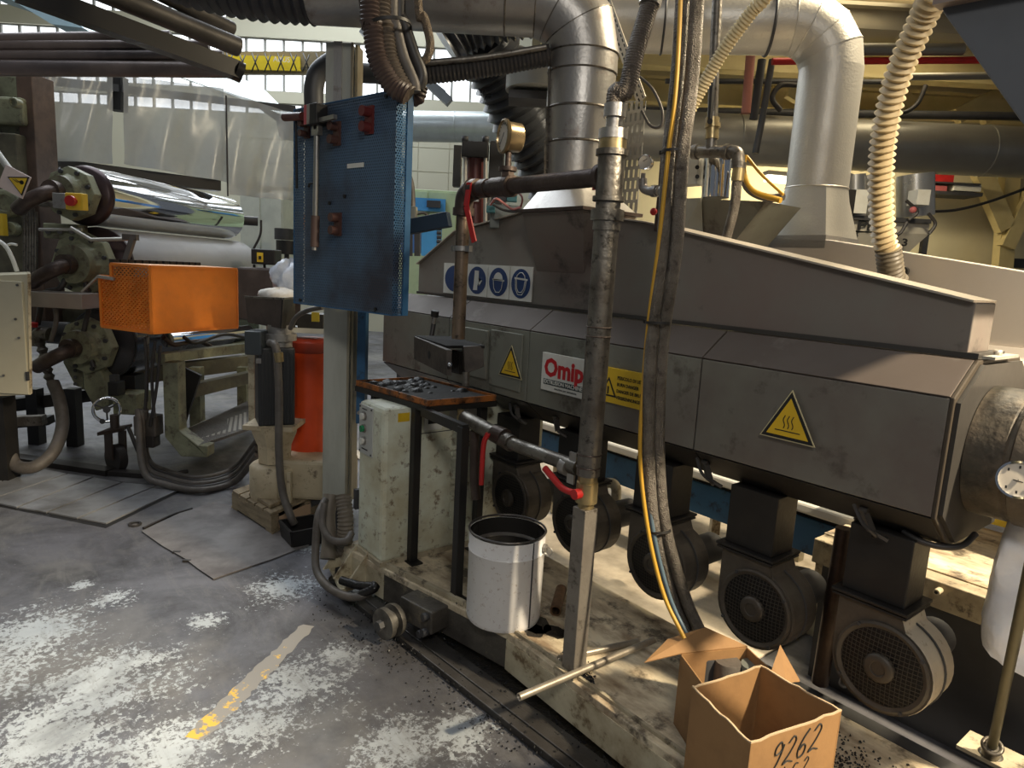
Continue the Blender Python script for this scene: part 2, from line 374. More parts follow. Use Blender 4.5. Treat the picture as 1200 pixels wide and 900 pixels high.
# the window wall at the far end of the hall
m = MB()
zz = lambda py: zF(270, py, WD)
u0, u1 = -13.6, 3.0
def wslab(mb, pt, pb, dep=.3, D=WD):
    return mb.box(G((u0 + u1) / 2, D + dep / 2, (zz(pt) + zz(pb)) / 2), UH * ((u1 - u0) / 2), VH * dep / 2, Vector((0, 0, (zz(pt) - zz(pb)) / 2)))
wslab(m, 20, 41, .5); wslab(m, 104, 117, .4)
z_low = zz(131); m.box(G((u0 + u1) / 2, WD + .15, z_low / 2), UH * ((u1 - u0) / 2), VH * .15, Vector((0, 0, z_low / 2)))
wslab(m, -130, -90, .4)
wb = struct('wall_back', m, hallp)
# raised panels and seams on the lower wall
for i in range(14):
    for j in range(6):
        zc = z_low - .28 - j * .52
        if i > 4 or j < 3:
            q = MB(); q.box(G(-6.1 + i * .7, WD - .008, zc), UH * .342, VH * .008, Vector((0, 0, .252)))
            struct('wall_panel', q, hallp, wb)
wi = 0
for pt, pb in ((-90, 20), (41, 104), (117, 131)):
    wi += 1
    e = bpy.data.objects.new('window_%d' % wi, None); COL.objects.link(e); e['kind'] = 'structure'
    n = 40; du = (u1 - u0) / n; zt, zb = zz(pt), zz(pb); rows = 2 if pb - pt > 50 else 1
    pm = MB(); pm.box(G(0, 0, 0), UH * (du / 2 - .02), VH * .02, Vector((0, 0, (zt - zb) / rows / 2 - .02)))
    first = None
    for i in range(n):
        for r in range(rows):
            if first is None: o = build('pane', pm, glow, e); first = o
            else: o = first.copy(); COL.objects.link(o)
            o.location = G(u0 + du * (i + .5), WD + .16, zb + (zt - zb) * (r + .5) / rows)
    k = MB()
    for i in range(n + 1): k.bar(G(u0 + du * i, WD + .1, zb), G(u0 + du * i, WD + .1, zt), .045, .045, VH)
    for r in range(rows + 1): k.bar(G(u0, WD + .1, zb + (zt - zb) * r / rows), G(u1, WD + .1, zb + (zt - zb) * r / rows), .05, .05)
    build('window_frame', k, mat('window_frame_grey', (.30, .30, .28), .6), e)
# side walls and roof close the hall
m = MB(); m.box(G(-13.8, 8, 4.5), UH * .1, VH * 12, Vector((0, 0, 4.5))); struct('wall_left', m, hallp)
RD = 10.6
m = MB(); m.box(G(6.2, RD + .1, 2.3), UH * 5.5, VH * .1, Vector((0, 0, 2.3))); struct('wall_right', m, wallc)
m = MB(); m.box(G(6.0, 5.6, 4.66), UH * 5.9, VH * 5.1, Vector((0, 0, .06))); struct('ceiling', m, ceilc)
m = MB(); m.box(G(-6.9, 14.0, 9.6), UH * 7, VH * 5, Vector((0, 0, .08))); struct('ceiling_hall', m, hallp)
# wall columns and braces of the right wall
def rodF(mb, a, b, r, n=10): return mb.tube([F(*a), F(*b)], r, n)
t = Thing('wall_brace', 'cream steel knee brace and column on right wall', 'brace', Vector((F(1175, 300, 10.3).x, F(1175, 300, 10.3).y, 0)))
q = MB(); q.bar(F(1186, 170, 10.3), F(1172, 345, 10.3), .22, .16, VH); t.part('column', q, beamc)
q = MB(); q.bar(F(1148, 198, 10.2), F(1178, 268, 10.2), .24, .14, VH); t.part('brace', q, beamc)
q = MB(); q.bar(F(1222, 198, 10.2), F(1178, 290, 10.2), .2, .14, VH); t.part('brace', q, beamc)
# beams under the right ceiling
gB = 'cream beams under the right ceiling'
for i, (D, zc, h, lab) in enumerate(((6.2, 4.40, .20, 'cream ceiling beam nearest the camera above the silver elbow'), (7.6, 4.35, .22, 'cream ceiling beam above the red pipe'),
                                     (8.9, 4.28, .26, 'cream ceiling beam above the long grey duct'), (10.2, 4.2, .3, 'cream ceiling beam along the yellowish wall'))):
    q = MB(); q.box(G(5.4, D, zc + h / 2), UH * 5.2, VH * .11, Vector((0, 0, .018))); q.box(G(5.4, D, zc - h / 2), UH * 5.2, VH * .11, Vector((0, 0, .018)))
    q.box(G(5.4, D, zc), UH * 5.2, VH * .02, Vector((0, 0, h / 2))); single('ceiling_beam', q, beamc if i != 1 else ceilc, lab, 'beam', gB)
for i, (a, b, lab) in enumerate((((1005, 165, 9.6), (1065, 110, 9.6), 'diagonal cream strut left of the ribbed beige hose'), ((1120, 137, 9.6), (1168, 112, 9.6), 'short diagonal cream strut right of the ribbed beige hose'),
                                 ((925, 105, 9.4), (985, 140, 9.4), 'diagonal cream strut behind the silver elbow'), ((1150, 138, 9.7), (1200, 112, 9.7), 'diagonal cream strut under the dark sheet panel'))):
    q = MB(); q.bar(F(*a), F(*b), .2, .12, VH); single('diagonal_strut', q, beamc, lab, 'strut', 'diagonal struts under the right ceiling')
def pipeT(name, lab, cat, pts, r, m, n=12, smooth=True, group=None, kind=None):
    q = MB(); q.tube(cr(pts, 8) if smooth and len(pts) > 2 else pts, r, n); return single(name, q, m, lab, cat, group)
pipeT('fire_pipe', 'thin red pipe running under the right ceiling', 'pipe', PF((905, 72, 7.4), (1230, 70, 7.4)), .035, red)
pipeT('ceiling_pipe', 'beige pipe just above the thin red ceiling pipe', 'pipe', PF((960, 58, 7.4), (1128, 58, 7.4)), .06, alu_b)
pipeT('ceiling_pipe', 'dark cable trunk running along above the long grey duct', 'pipe', PF((745, 130, 8.6), (1240, 137, 8.6)), .05, dgrey)
pipeT('ceiling_pipe', 'pale conduit below the red pipe, under the right ceiling', 'pipe', PF((1060, 90, 8.0), (1240, 88, 8.0)), .04, alu_b)
pipeT('ceiling_pipe', 'thin dark line of conduit left of the ribbed beige hose', 'pipe', PF((780, 95, 8.4), (1060, 96, 8.4)), .03, dgrey)
pipeT('drop_pipe', 'pinkish vertical pipe between the two silver elbows', 'pipe', PF((880, 60, 7.8), (874, 133, 7.8)), .05, mat('pink_pipe', (.45, .17, .12), .5))
pipeT('drop_pipe', 'black slanting conduit crossing behind the silver elbow', 'pipe', PF((905, 70, 7.7), (893, 140, 7.7), (885, 180, 7.7)), .035, dgrey)
pipeT('drop_pipe', 'dark slanting hanger beside the pinkish vertical pipe', 'pipe', PF((893, 70, 8.0), (883, 140, 8.0)), .045, dgrey)
pipeT('ceiling_cable', 'black looping cable above the long grey duct', 'cable', PF((935, 100, 8.2), (915, 100, 8.2), (905, 115, 8.2), (915, 130, 8.2)), .03, rub)
pipeT('ceiling_cable', 'thin black cable hanging off the right ceiling struts', 'cable', PF((1085, 100, 8.2), (1076, 120, 8.2), (1062, 131, 8.2), (1045, 133, 8.2)), .025, rub)
pipeT('wall_cable', 'black cable sagging across the yellowish wall', 'cable', PF((1088, 248, 9), (1120, 246, 9), (1160, 236, 9), (1215, 216, 9)), .018, rub)
# fluorescent fitting
t = Thing('ceiling_lamp', 'glaring lamp hanging behind the braided hose on the right', 'lamp', F(912, 212, 7.6))
q = MB(); q.bar(F(898, 207, 7.6), F(925, 210, 7.6), .12, .09); t.part('lens', q, lampg)
q = MB(); q.bar(F(896, 203, 7.6), F(927, 206, 7.6), .2, .04); t.part('housing', q, ceilc)
# long ducts of the hall
def duct_straight(name, lab, a, b, r, m, joints=()):
    t = Thing(name, lab, 'duct', (a + b) / 2)
    q = MB(); q.cyl(a, b, r, 32); t.part('duct_tube', q, m)
    for k in joints:
        q = MB(); q.ring(a.lerp(b, k), b - a, r, .008, 32, 6); t.part('joint_ring', q, m)
    return t
duct_straight('ventilation_duct', 'long grey round duct crossing behind both silver elbows', F(715, 157, 8.4), F(1260, 182, 8.4), .285, alu_b, (.2, .27, .55, .8))
duct_straight('ventilation_duct', 'pale round duct running behind the black elbow hose', F(330, 146, 12.6), F(700, 151, 12.6), .26, mat('pale_duct', (.55, .60, .62), .35, .4), (.3, .55, .8))
q = MB(); q.bar(F(-60, 74, 13.5), F(392, 73, 13.5), .4, .27, (0, 0, 1)); cr_o = Thing('overhead_crane', 'yellow overhead crane beam with dark end below the windows', 'crane', F(160, 90, 13.5))
cr_o.part('beam', q, mat('crane_grey', (.28, .22, .12), .6))
q = MB(); q.bar(F(262, 73, 13.27), F(352, 75, 13.27), .04, .24, (0, 0, 1)); cr_o.part('yellow_panel', q, mat('crane_yellow', (.90, .66, .02), .5))
text(cr_o, 'lettering', 'ABUS', F(320, 72, 13.2), UH, (0, 0, 1), .13, mat('crane_letters', (.9, .9, .9), .5))
q = MB(); q.bar(F(-60, 84, 13.4), F(640, 86, 13.4), .12, .06); cr_o.part('rail', q, mat('crane_grey', (.28, .22, .12), .6))
q = MB()
for i in range(20):
    a = F(265 + i * 7.5, 62 + (i % 2) * 2, 13.1); q.tube([a, a + Vector((0, 0, -.3)) + UH * .12 * (-1) ** i], .012, 5)
cr_o.part('festoon_cable', q, rub)
# hall roof trusses seen between hoses
for i, (a, b) in enumerate((((425, 35, 14), (520, 112, 14)), ((500, 95, 13.4), (527, 120, 13.4)), ((430, 172, 14.6), (478, 192, 14.6)), ((300, 118, 12), (372, 168, 12)))):
    q = MB(); q.bar(F(*a), F(*b), .16, .22, VH)
    single('roof_strut', q, mat('strut_grey', (.16, .17, .18), .5, .3), ('long grey roof strut above the perforated blue panel', 'short punched grey strut right of the hanging hoses',
           'dark grey strut under the pale duct', 'punched grey strut left of the post')[i], 'strut', 'grey roof struts of the far hall')
# far machinery in the middle distance
def simple_box(name, lab, cat, px0, py0, px1, py1, D, dep, m, bev=.01, group=None):
    q = bF(px0, py0, px1, py1, D, dep); return single(name, q, m, lab, cat, group, bev)
def cabinet_far(lab, px0, py0, px1, py1, D, dep, m, doors=2, feet=True):
    o = F((px0 + px1) / 2, py1, D); t = Thing('control_cabinet', lab, 'cabinet', (o.x, o.y, 0))
    a = F(px0, py1, D); b = F(px1, py1, D); zt = F((px0 + px1) / 2, py0, D).z; ua, ub = a.dot(UH), b.dot(UH); zb = 0.1
    q = MB(); q.box(G((ua + ub) / 2, D + dep / 2, (zt + zb) / 2), UH * (ub - ua) / 2, VH * dep / 2, Vector((0, 0, (zt - zb) / 2))); t.part('body', q, m, bev=.01)
    q = MB(); q.box(G((ua + ub) / 2, D + dep / 2, zb / 2), UH * (ub - ua) * .48, VH * dep * .45, Vector((0, 0, zb / 2))); t.part('plinth', q, dgrey)
    w_ = (ub - ua) / doors
    for i in range(doors):
        q = MB(); q.box(G(ua + w_ * (i + .5), D - .012, (zt + zb) / 2), UH * (w_ / 2 - .015), VH * .012, Vector((0, 0, (zt - zb) / 2 - .03))); d = t.part('door', q, m, bev=.004)
        q = MB(); q.box(G(ua + w_ * (i + .85), D - .035, (zt + zb) / 2), UH * .015, VH * .012, Vector((0, 0, .06))); t.part('handle', q, dgrey, d)
    return t
cabinet_far('tall pale cream cabinet behind the chrome roller end', 283, 226, 332, 390, 9.6, .6, mat('pale_cabinet', (.68, .70, .60), .5), 2)
t = cabinet_far('pale green cabinet with blue panel, right of the blue panel', 464, 222, 530, 400, 9.5, .6, mat('pale_green_cabinet', (.50, .62, .38), .5), 2)
q = bF(470, 232, 522, 247, 9.4, .05); t.part('blue_screen_panel', q, bluel)
q = bF(500, 235, 516, 243, 9.33, .05); t.part('display', q, dgrey)
t = Thing('injection_press', 'blue press frame seen between the blue panel and pipe', 'press', (F(500, 300, 7.5).x, F(500, 300, 7.5).y, 0))
q = bF(494, 262, 512, 300, 7.5, .5); q.box(Vector((F(503, 300, 7.7).x, F(503, 300, 7.7).y, .6)), UH * .08, VH * .2, Vector((0, 0, .6))); t.part('column', q, bluel)
for i in range(7):
    q = MB(); q.cyl(F(512, 268 + i * 5, 7.5), F(517, 268 + i * 5, 7.5), .018, 8); t.part('knob', q, dgrey)
q = bF(470, 266, 490, 296, 7.8, .3); t.part('blue_tank', q, mat('blue_tank', (.12, .25, .50), .5))
for x in (480, 489):
    q = MB(); q.bar(F(x, 256, 6.5), F(x, 300, 6.5), .05, .05); t.part('leg', q, dgrey)
# orange goods on the far shelf right of the cream cabinet
t = Thing('storage_rack', 'pale storage rack holding orange bins, far behind rollers', 'rack', (F(340, 300, 10.5).x, F(340, 300, 10.5).y, 0))
for z_ in (.7, 1.35, 2.0, 2.65):
    q = MB(); q.box(G(F(345, 300, 10.5).dot(UH), 10.7, z_), UH * .55, VH * .3, Vector((0, 0, .03))); t.part('shelf', q, mat('rack_pale', (.72, .70, .58), .6))
for du in (-.55, .55):
    q = MB(); q.box(G(F(345, 300, 10.5).dot(UH) + du, 10.7, 1.5), UH * .03, VH * .3, Vector((0, 0, 1.5))); t.part('upright', q, mat('rack_pale', (.72, .70, .58), .6))
ob = mat('orange_bin', (.90, .36, .03), .5)
for (px, py, lab) in ((334, 236, 'orange bin on the upper shelf of the far rack'), (336, 259, 'orange bin on the second shelf of the far rack'), (348, 236, 'orange bin half hidden by the blue panel, upper shelf')):
    c = F(px, py, 10.42); lev = min((.7, 1.35, 2.0, 2.65), key=lambda v: abs(v + .15 - c.z)); c.z = lev + .03 + .11
    q = MB(); q.box(c, UH * .13, VH * .12, Vector((0, 0, .11))); single('storage_bin', q, ob, lab, 'bin', 'orange bins on the far rack', .01)
# hopper loader with lettering on the right
t = Thing('material_loader', 'grey steel hopper loader with black lettering on right', 'hopper', F(1030, 300, 6.2))
a, b = PF((976, 255, 6.2), (1092, 258, 6.2)); 
q = bF(977, 254, 1092, 259, 6.15, .62); t.part('lid', q, dgrey)
q = bF(980, 258, 1089, 272, 6.2, .55); t.part('body', q, mat('loader_grey', (.50, .47, .39), .5, .1))
c = [F(980, 272, 6.2), F(1089, 274, 6.2), F(1060, 300, 6.3), F(980, 300, 6.3)]; q = MB(); q.prism(c, VH * .5); t.part('funnel', q, mat('loader_grey', (.50, .47, .39), .5, .1))
text(t, 'lettering', 'PIO', F(1004, 269, 6.17), UH, (0, 0, 1), .115, ink, bold=.004, stretch=1.45)
text(t, 'lettering', '3', F(1056, 288, 6.17), UH, (0, 0, 1), .09, ink, bold=.003, stretch=1.3)
text(t, 'lettering', '214', F(989, 278, 6.17), UH, (0, 0, 1), .07, ink, bold=.001, stretch=1.2)
for x in (985, 1000, 1022, 1070):
    q = MB(); q.cyl(F(x + 2, 254, 6.4), F(x + 2, 205, 6.4), .09 if x < 1050 else .16, 24); t.part('filter_cylinder', q, stain)
q = bF(1002, 222, 1017, 250, 6.1, .15); t.part('control_box', q, signw)
q = bF(1075, 222, 1090, 240, 6.1, .15); t.part('control_box', q, signw)
q = bF(992, 222, 1002, 250, 6.1, .12); t.part('valve', q, black)
q = MB()
for a, b, c_ in (((1062, 235), (1075, 248), (1065, 258)), ((1088, 250), (1096, 262), (1089, 274)), ((1063, 260), (1056, 272), (1050, 276))):
    q.tube(cr([F(*a, 6.05), F(*b, 6.05), F(*c_, 6.05)]), .014, 6)
t.part('cable', q, rub)
for x in (985, 1085):
    q = MB(); a = F(x, 270, 6.5); q.bar(a, Vector((a.x, a.y, 0)), .05, .05); t.part('leg', q, dgrey)
q = MB(); q.sphere(F(1070, 246, 6.05), .03); t.part('red_fitting', q, mat('pinkish_red', (.45, .12, .12), .4))
# red racking behind the loader
t = Thing('wall_rack', 'shelf with red and white goods high on right wall', 'shelf', F(1110, 230, 9.9))
q = bF(1068, 224, 1152, 228, 9.9, .4); t.part('shelf', q, dgrey)
q = bF(1068, 213, 1150, 215, 9.9, .4); t.part('shelf', q, dgrey)
q = bF(1080, 204, 1118, 213, 9.95, .3); t.part('red_goods', q, red)
q = bF(1118, 216, 1150, 224, 9.95, .3); t.part('white_goods', q, signw)
q = bF(1076, 217, 1110, 224, 9.95, .3); t.part('red_goods', q, mat('pinkish_red', (.45, .12, .12), .4))
simple_box('wall_socket', 'small dark box on the right wall near the frame edge', 'socket', 1188, 303, 1202, 314, 10.4, .1, dgrey)
# ================================================================== PLATFORM, RAIL
EX, EY, EZ = Vector((1, 0, 0)), Vector((0, 1, 0)), Vector((0, 0, 1))
t = Thing('machine_platform', 'dirty cream steel platform on wheels carrying the extruder', 'platform', (-1.5, 1.8, 0))
top = [(-3.02, 1.40), (-2.66, 1.45), (-1.90, 1.585), (-1.17, 1.565), (.9, 1.54), (.9, 2.2), (-3.1, 2.2)]
q = MB(); q.prism([(x, y, .17) for x, y in top], (0, 0, .03)); t.part('deck_plate', q, platm, bev=.003)
q = MB(); dkg = mat('greasy_edge', (.10, .09, .075), .5, .1, (.035, .03, .026), .9, 6, .4, 40, (.22, .19, .13), .3, 9)
q.bar((-2.66, 1.465, .11), (-1.91, 1.60, .11), .03, .125); t.part('edge_beam', q, dkg, label='dark greasy edge beam')
q = MB(); q.bar((-1.90, 1.595, .11), (-1.17, 1.577, .11), .03, .125); q.bar((-1.17, 1.577, .11), (.9, 1.555, .11), .03, .125); t.part('edge_beam', q, cream)
q = MB(); q.bar((-3.02, 1.415, .11), (-2.66, 1.465, .11), .03, .125); t.part('edge_beam', q, cream)
q = MB(); q.bar((-2.66, 1.47, .212), (-1.91, 1.61, .212), .02, .024); q.bar((-1.90, 1.61, .206), (.9, 1.57, .206), .012, .012); t.part('rim_strip', q, creamd)
q = MB(); q.aabb(-1.3, .5, 2.2, 2.26, .02, .2); t.part('rear_beam', q, dgrey)
for x in (-2.9, -1.0, .4):
    q = MB(); q.aabb(x, x + .1, 1.62, 2.2, .06, .17); t.part('cross_beam', q, black)
# gusset foot at the left end
q = MB(); q.prism([(-3.06, 1.36, .06), (-2.80, 1.30, .06), (-2.80, 1.44, .06), (-3.06, 1.44, .06)], (0, 0, .018)); t.part('foot_plate', q, cream)
for x in (-3.05, -2.93, -2.81):
    q = MB(); q.prism([(x, 1.32, .078), (x, 1.44, .078), (x, 1.44, .23)], (.012, 0, 0)); t.part('gusset', q, cream)
q = MB(); q.cyl((-2.95, 1.36, 0), (-2.95, 1.36, .06), .05, 16); q.cyl((-2.95, 1.36, .078), (-2.95, 1.36, .11), .02, 6); t.part('levelling_foot', q, blackp)
# wheel set on the rail
def wheel_set(c, ax, lab_parent, scale=1.):
    c = Vector(c); ax = Vector(ax).normalized(); sd = ax.cross(EZ).normalized(); r = .07 * scale
    q = MB(); q.rev(c - sd * 0, sd, [(-.015, .001), (-.015, r * .93), (-.005, r), (.01, r), (.012, r * .62), (.035, r * .62), (.038, r * .95), (.062, r * .95), (.066, .02)], 28)
    wh = lab_parent.part('wheel', q, mat('worn_wheel_steel', (.20, .19, .17), .4, .6, (.05, .045, .04), .8, 12))
    q = MB(); q.cyl(c + sd * -.03, c + sd * .09, .022 * scale, 6); q.cyl(c + sd * -.022, c + sd * -.012, .036 * scale, 20)
    lab_parent.part('axle_bolt', q, dgrey, wh)
    return sd
sd = wheel_set((-2.385, 1.355, .102), (.98, .18, 0), t)
q = MB(); q.box((-2.33, 1.50, .135), Vector((.10, .018, 0)), Vector((-.018, .085, 0)), (0, 0, .05)); t.part('wheel_block', q, dkg, bev=.006, label='greasy wheel bracket block')
for dx, dz in ((.09, .05), (.09, -.02), (.06, -.04)):
    q = MB(); q.cyl((-2.33 + dx, 1.405, .13 + dz - .02), (-2.33 + dx, 1.44, .13 + dz - .02), .018, 6); t.part('bolt', q, dgrey)
wheel_set((-.98, 1.44, .095), (.98, -.05, 0), t)
q = MB(); q.box((-.90, 1.53, .13), (.11, 0, 0), (0, .07, 0), (0, 0, .045)); t.part('wheel_block', q, creamd, bev=.006)
# floor rail
a = Z(424, 710, 0); b = Z(672, 905, 0); di = (b - a).normalized(); b = b + di * 1.6
q = MB(); q.bar(a + EZ * .015 + di.cross(EZ) * -.03, b + EZ * .015 + di.cross(EZ) * -.03, .13, .03); q.bar(a + EZ * .033 + di.cross(EZ) * -.03, b + EZ * .033 + di.cross(EZ) * -.03, .045, .008)
single('floor_rail', q, mat('rail_steel', (.055, .05, .046), .42, .5, (.12, .115, .11), .6, 5, .2, 40), 'dark flat steel rail on the floor under the platform wheels', 'rail', bev=.003)
# spilled black pellets
def pellets(name, lab, n, fn, size=.006):
    q = MB()
    for i in range(n):
        c = fn(); s_ = size * random.uniform(.6, 1.3)
        a_ = random.random() * 6
        ex = Vector((math.cos(a_), math.sin(a_), 0)) * s_; ey = Vector((-math.sin(a_), math.cos(a_), random.uniform(-.4, .4))) * s_ * .8
        q.add([c + ex, c + ey, c - ex, c - ey, c + EZ * s_ * 1.2, c - EZ * s_ * .4], [(0, 1, 4), (1, 2, 4), (2, 3, 4), (3, 0, 4), (1, 0, 5), (2, 1, 5), (3, 2, 5), (0, 3, 5)])
    o = single(name, q, pelletm, lab, 'pellets', kind='stuff'); return o
def f1():
    u = random.random(); p = Vector((-2.75, 1.42, 0)).lerp(Vector((-.7, 1.52, 0)), u); return p + Vector((0, random.gauss(-.0, .036), .004 + abs(random.gauss(0, .012))))
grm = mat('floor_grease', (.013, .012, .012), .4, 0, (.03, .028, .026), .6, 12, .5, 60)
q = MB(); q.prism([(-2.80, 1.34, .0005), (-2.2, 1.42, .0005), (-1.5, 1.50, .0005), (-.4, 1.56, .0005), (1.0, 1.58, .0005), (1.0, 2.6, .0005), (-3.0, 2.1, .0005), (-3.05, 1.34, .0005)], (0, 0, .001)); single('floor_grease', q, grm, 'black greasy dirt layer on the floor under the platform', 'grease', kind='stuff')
pellets('spilled_pellets', 'black plastic pellets spilled along the floor under the platform edge', 4200, f1, .0055)
def f2():
    u = random.random() ** 1.3; return Vector((-2.8 + random.gauss(0, .22) + 1.7 * u, 1.24 + .16 * u + random.gauss(0, .05), .003))
pellets('scattered_pellets', 'loose black pellets scattered on the floor before the rail', 260, f2, .004)
def f3(): return Vector((-.80 + random.uniform(-.12, .35), 1.93 + random.gauss(.02, .07), .204 + abs(random.gauss(0, .006))))
pellets('deck_pellets', 'black pellets lying on the platform under the last blower', 900, f3, .0045)
def f4():
    c = random.choice([(-1.62, 1.66), (-1.50, 1.61), (-1.55, 1.60)]); return Vector((c[0] + random.gauss(0, .022), c[1] + abs(random.gauss(0, .018)) , .204 + abs(random.gauss(0, .004))))
pellets('post_pellets', 'small heap of black pellets at the foot of the square post', 260, f4, .0045)
q = MB()
for cx, cy, r in ((-1.90, 1.72, .09), (-1.80, 1.75, .06), (-1.86, 1.68, .06)):
    q.prism([(cx + r * math.cos(i * PI / 8) * random.uniform(.8, 1.2), cy + .7 * r * math.sin(i * PI / 8) * random.uniform(.8, 1.2), .2005) for i in range(16)], (0, 0, .0008))
single('oil_stain', q, mat('oil', (.035, .03, .024), .25), 'dark oil puddle on the platform behind the white bucket', 'puddle')

# ================================================================== EXTRUDER HOOD
ex = Thing('extruder_hood', 'long grey steel extruder hood with warning signs', 'extruder', (-1.8, 2.3, .9))
XE, XL = -.638, -3.75
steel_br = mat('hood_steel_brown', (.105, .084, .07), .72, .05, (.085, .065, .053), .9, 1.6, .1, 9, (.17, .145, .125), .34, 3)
steel_fl = mat('flue_steel', (.215, .20, .17), .55, .25, (.20, .135, .12), .9, .9, .08, 9, (.08, .07, .06), .25, 4)
sec = [(2.0, 1.0), (2.0, 1.331), (2.133, 1.425), (2.475, 1.425), (2.60, 1.331), (2.60, 1.0), (2.475, .895), (2.133, .895)]
def seg(x0, x1, name, mm, inset=0., cap=False):
    q = MB(); q.prism([(x0, y + (inset if y < 2.3 else -inset), z + (inset if z < 1.16 else -inset)) for y, z in sec], (x1 - x0, 0, 0)); return q
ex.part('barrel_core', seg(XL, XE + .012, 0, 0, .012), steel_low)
xs = [XL, -3.02, -2.36, -1.425, XE]           # cover joints
for i in range(4):
    x0, x1 = xs[i] + .003, xs[i + 1] - .003
    if i == 3: x1 = XE - .012
    q = MB(); q.prism([(x0, 2.0, 1.003), (x0, 2.0, 1.328), (x0, 2.01, 1.328), (x0, 2.01, 1.003)], (x1 - x0, 0, 0)); ex.part('front_panel', q, steel, bev=.002)
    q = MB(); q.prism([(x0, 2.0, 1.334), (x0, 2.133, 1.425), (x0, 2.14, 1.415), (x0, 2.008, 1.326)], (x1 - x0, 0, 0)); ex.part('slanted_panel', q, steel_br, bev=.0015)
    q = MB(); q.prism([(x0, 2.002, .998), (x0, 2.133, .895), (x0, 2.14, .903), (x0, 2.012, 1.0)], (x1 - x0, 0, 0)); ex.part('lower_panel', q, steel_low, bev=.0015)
q = MB(); q.prism([(XE - .012, y, z) for y, z in sec], (.012, 0, 0)); ex.part('end_plate', q, mat('end_plate_steel', (.055, .042, .028), .6, .1, (.035, .026, .018), .8, 2.5, .15, 20), bev=.003)
# raised smaller covers near the left end
q = MB(); q.aabb(-2.96, -2.66, 1.985, 2.0, 1.06, 1.30); ex.part('access_panel', q, steel, bev=.003)
q = MB(); q.aabb(-2.64, -2.40, 1.99, 2.0, 1.04, 1.31); ex.part('access_panel', q, steel, bev=.003)
q = None
# tension latches under the hood
for x in (-2.93, -2.78, -2.48, -2.2, -1.40, -.84):
    q = MB(); q.bar((x, 2.045, .955), (x + .035, 2.03, .905), .022, .012); q.bar((x + .035, 2.03, .905), (x + .075, 2.05, .885), .012, .01); q.cyl((x - .01, 2.045, .955), (x + .012, 2.045, .955), .012, 10)
    ex.part('latch', q, mat('latch_steel', (.12, .11, .10), .4, .7))
for x0 in (-2.95, -2.5, -.86, -1.42):
    q = MB(); q.tube(cr([(x0, 2.02, .97), (x0 + .04, 2.0, .93), (x0 + .07, 2.02, .90), (x0 + .05, 2.06, .88)]), .006, 6); ex.part('wire', q, rub)
# flue hood on top: sloping gable sheet
ys, yb = 2.15, 2.30
R = [Y(1145, 355, ys).x, Y(690, 252, ys), Y(616, 249, ys), Y(470, 297, ys)]
zr = Y(1145, 355, ys).z
xr = XE - .035
fp = [(xr, ys, 1.44), (xr, ys, zr), (Y(760, 262, ys).x, ys, Y(760, 262, ys).z), (R[1].x, ys, R[1].z), (R[2].x, ys, R[2].z), (Y(535, 272, ys).x, ys, Y(535, 272, ys).z), (-3.6, ys, 1.60), (-3.6, ys, 1.44)]
q = MB(); q.prism(fp, (0, .16, 0)); ex.part('flue_hood', q, steel_fl, bev=.003)
q = MB()
for a, b in zip(fp[1:7], fp[2:7]):
    q.bar(Vector(a) + Vector((0, .07, .004)), Vector(b) + Vector((0, .07, .004)), .18, .006, (0, 0, 1))
ex.part('top_flange', q, mat('bright_flange', (.50, .44, .36), .4, .4))
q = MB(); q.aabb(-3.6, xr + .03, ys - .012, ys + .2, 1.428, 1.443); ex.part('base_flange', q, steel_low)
q = MB(); q.aabb(xr - .02, xr + .06, ys + .02, ys + .22, 1.428, 1.436); q.cyl((xr + .035, ys + .12, 1.436), (xr + .035, ys + .12, 1.45), .012, 6); ex.part('flange_tab', q, alu)
# flue chute on its front
c1 = [Y(614, 247, 2.04), Y(685, 249, 2.04), Y(682, 322, 2.14), Y(627, 321, 2.14)]
z0 = (c1[0].z + c1[1].z) / 2; xa, xb = c1[0].x, c1[1].x; z1 = 1.60; xa2, xb2 = c1[3].x, c1[2].x
q = MB(); q.add([(xa, 2.03, z0), (xb, 2.03, z0), (xb2, 2.148, z1), (xa2, 2.148, z1), (xa, 2.36, z0), (xb, 2.36, z0), (xb2, 2.32, z1), (xa2, 2.32, z1)],
                [(0, 3, 2, 1), (4, 5, 6, 7), (0, 1, 5, 4), (3, 7, 6, 2), (0, 4, 7, 3), (1, 2, 6, 5)]); ex.part('flue_chute', q, steel_fl, bev=.002)
q = MB(); q.aabb(xa - .02, xb + .02, 2.01, 2.38, z0, z0 + .014); ex.part('chute_flange', q, pipe_d)
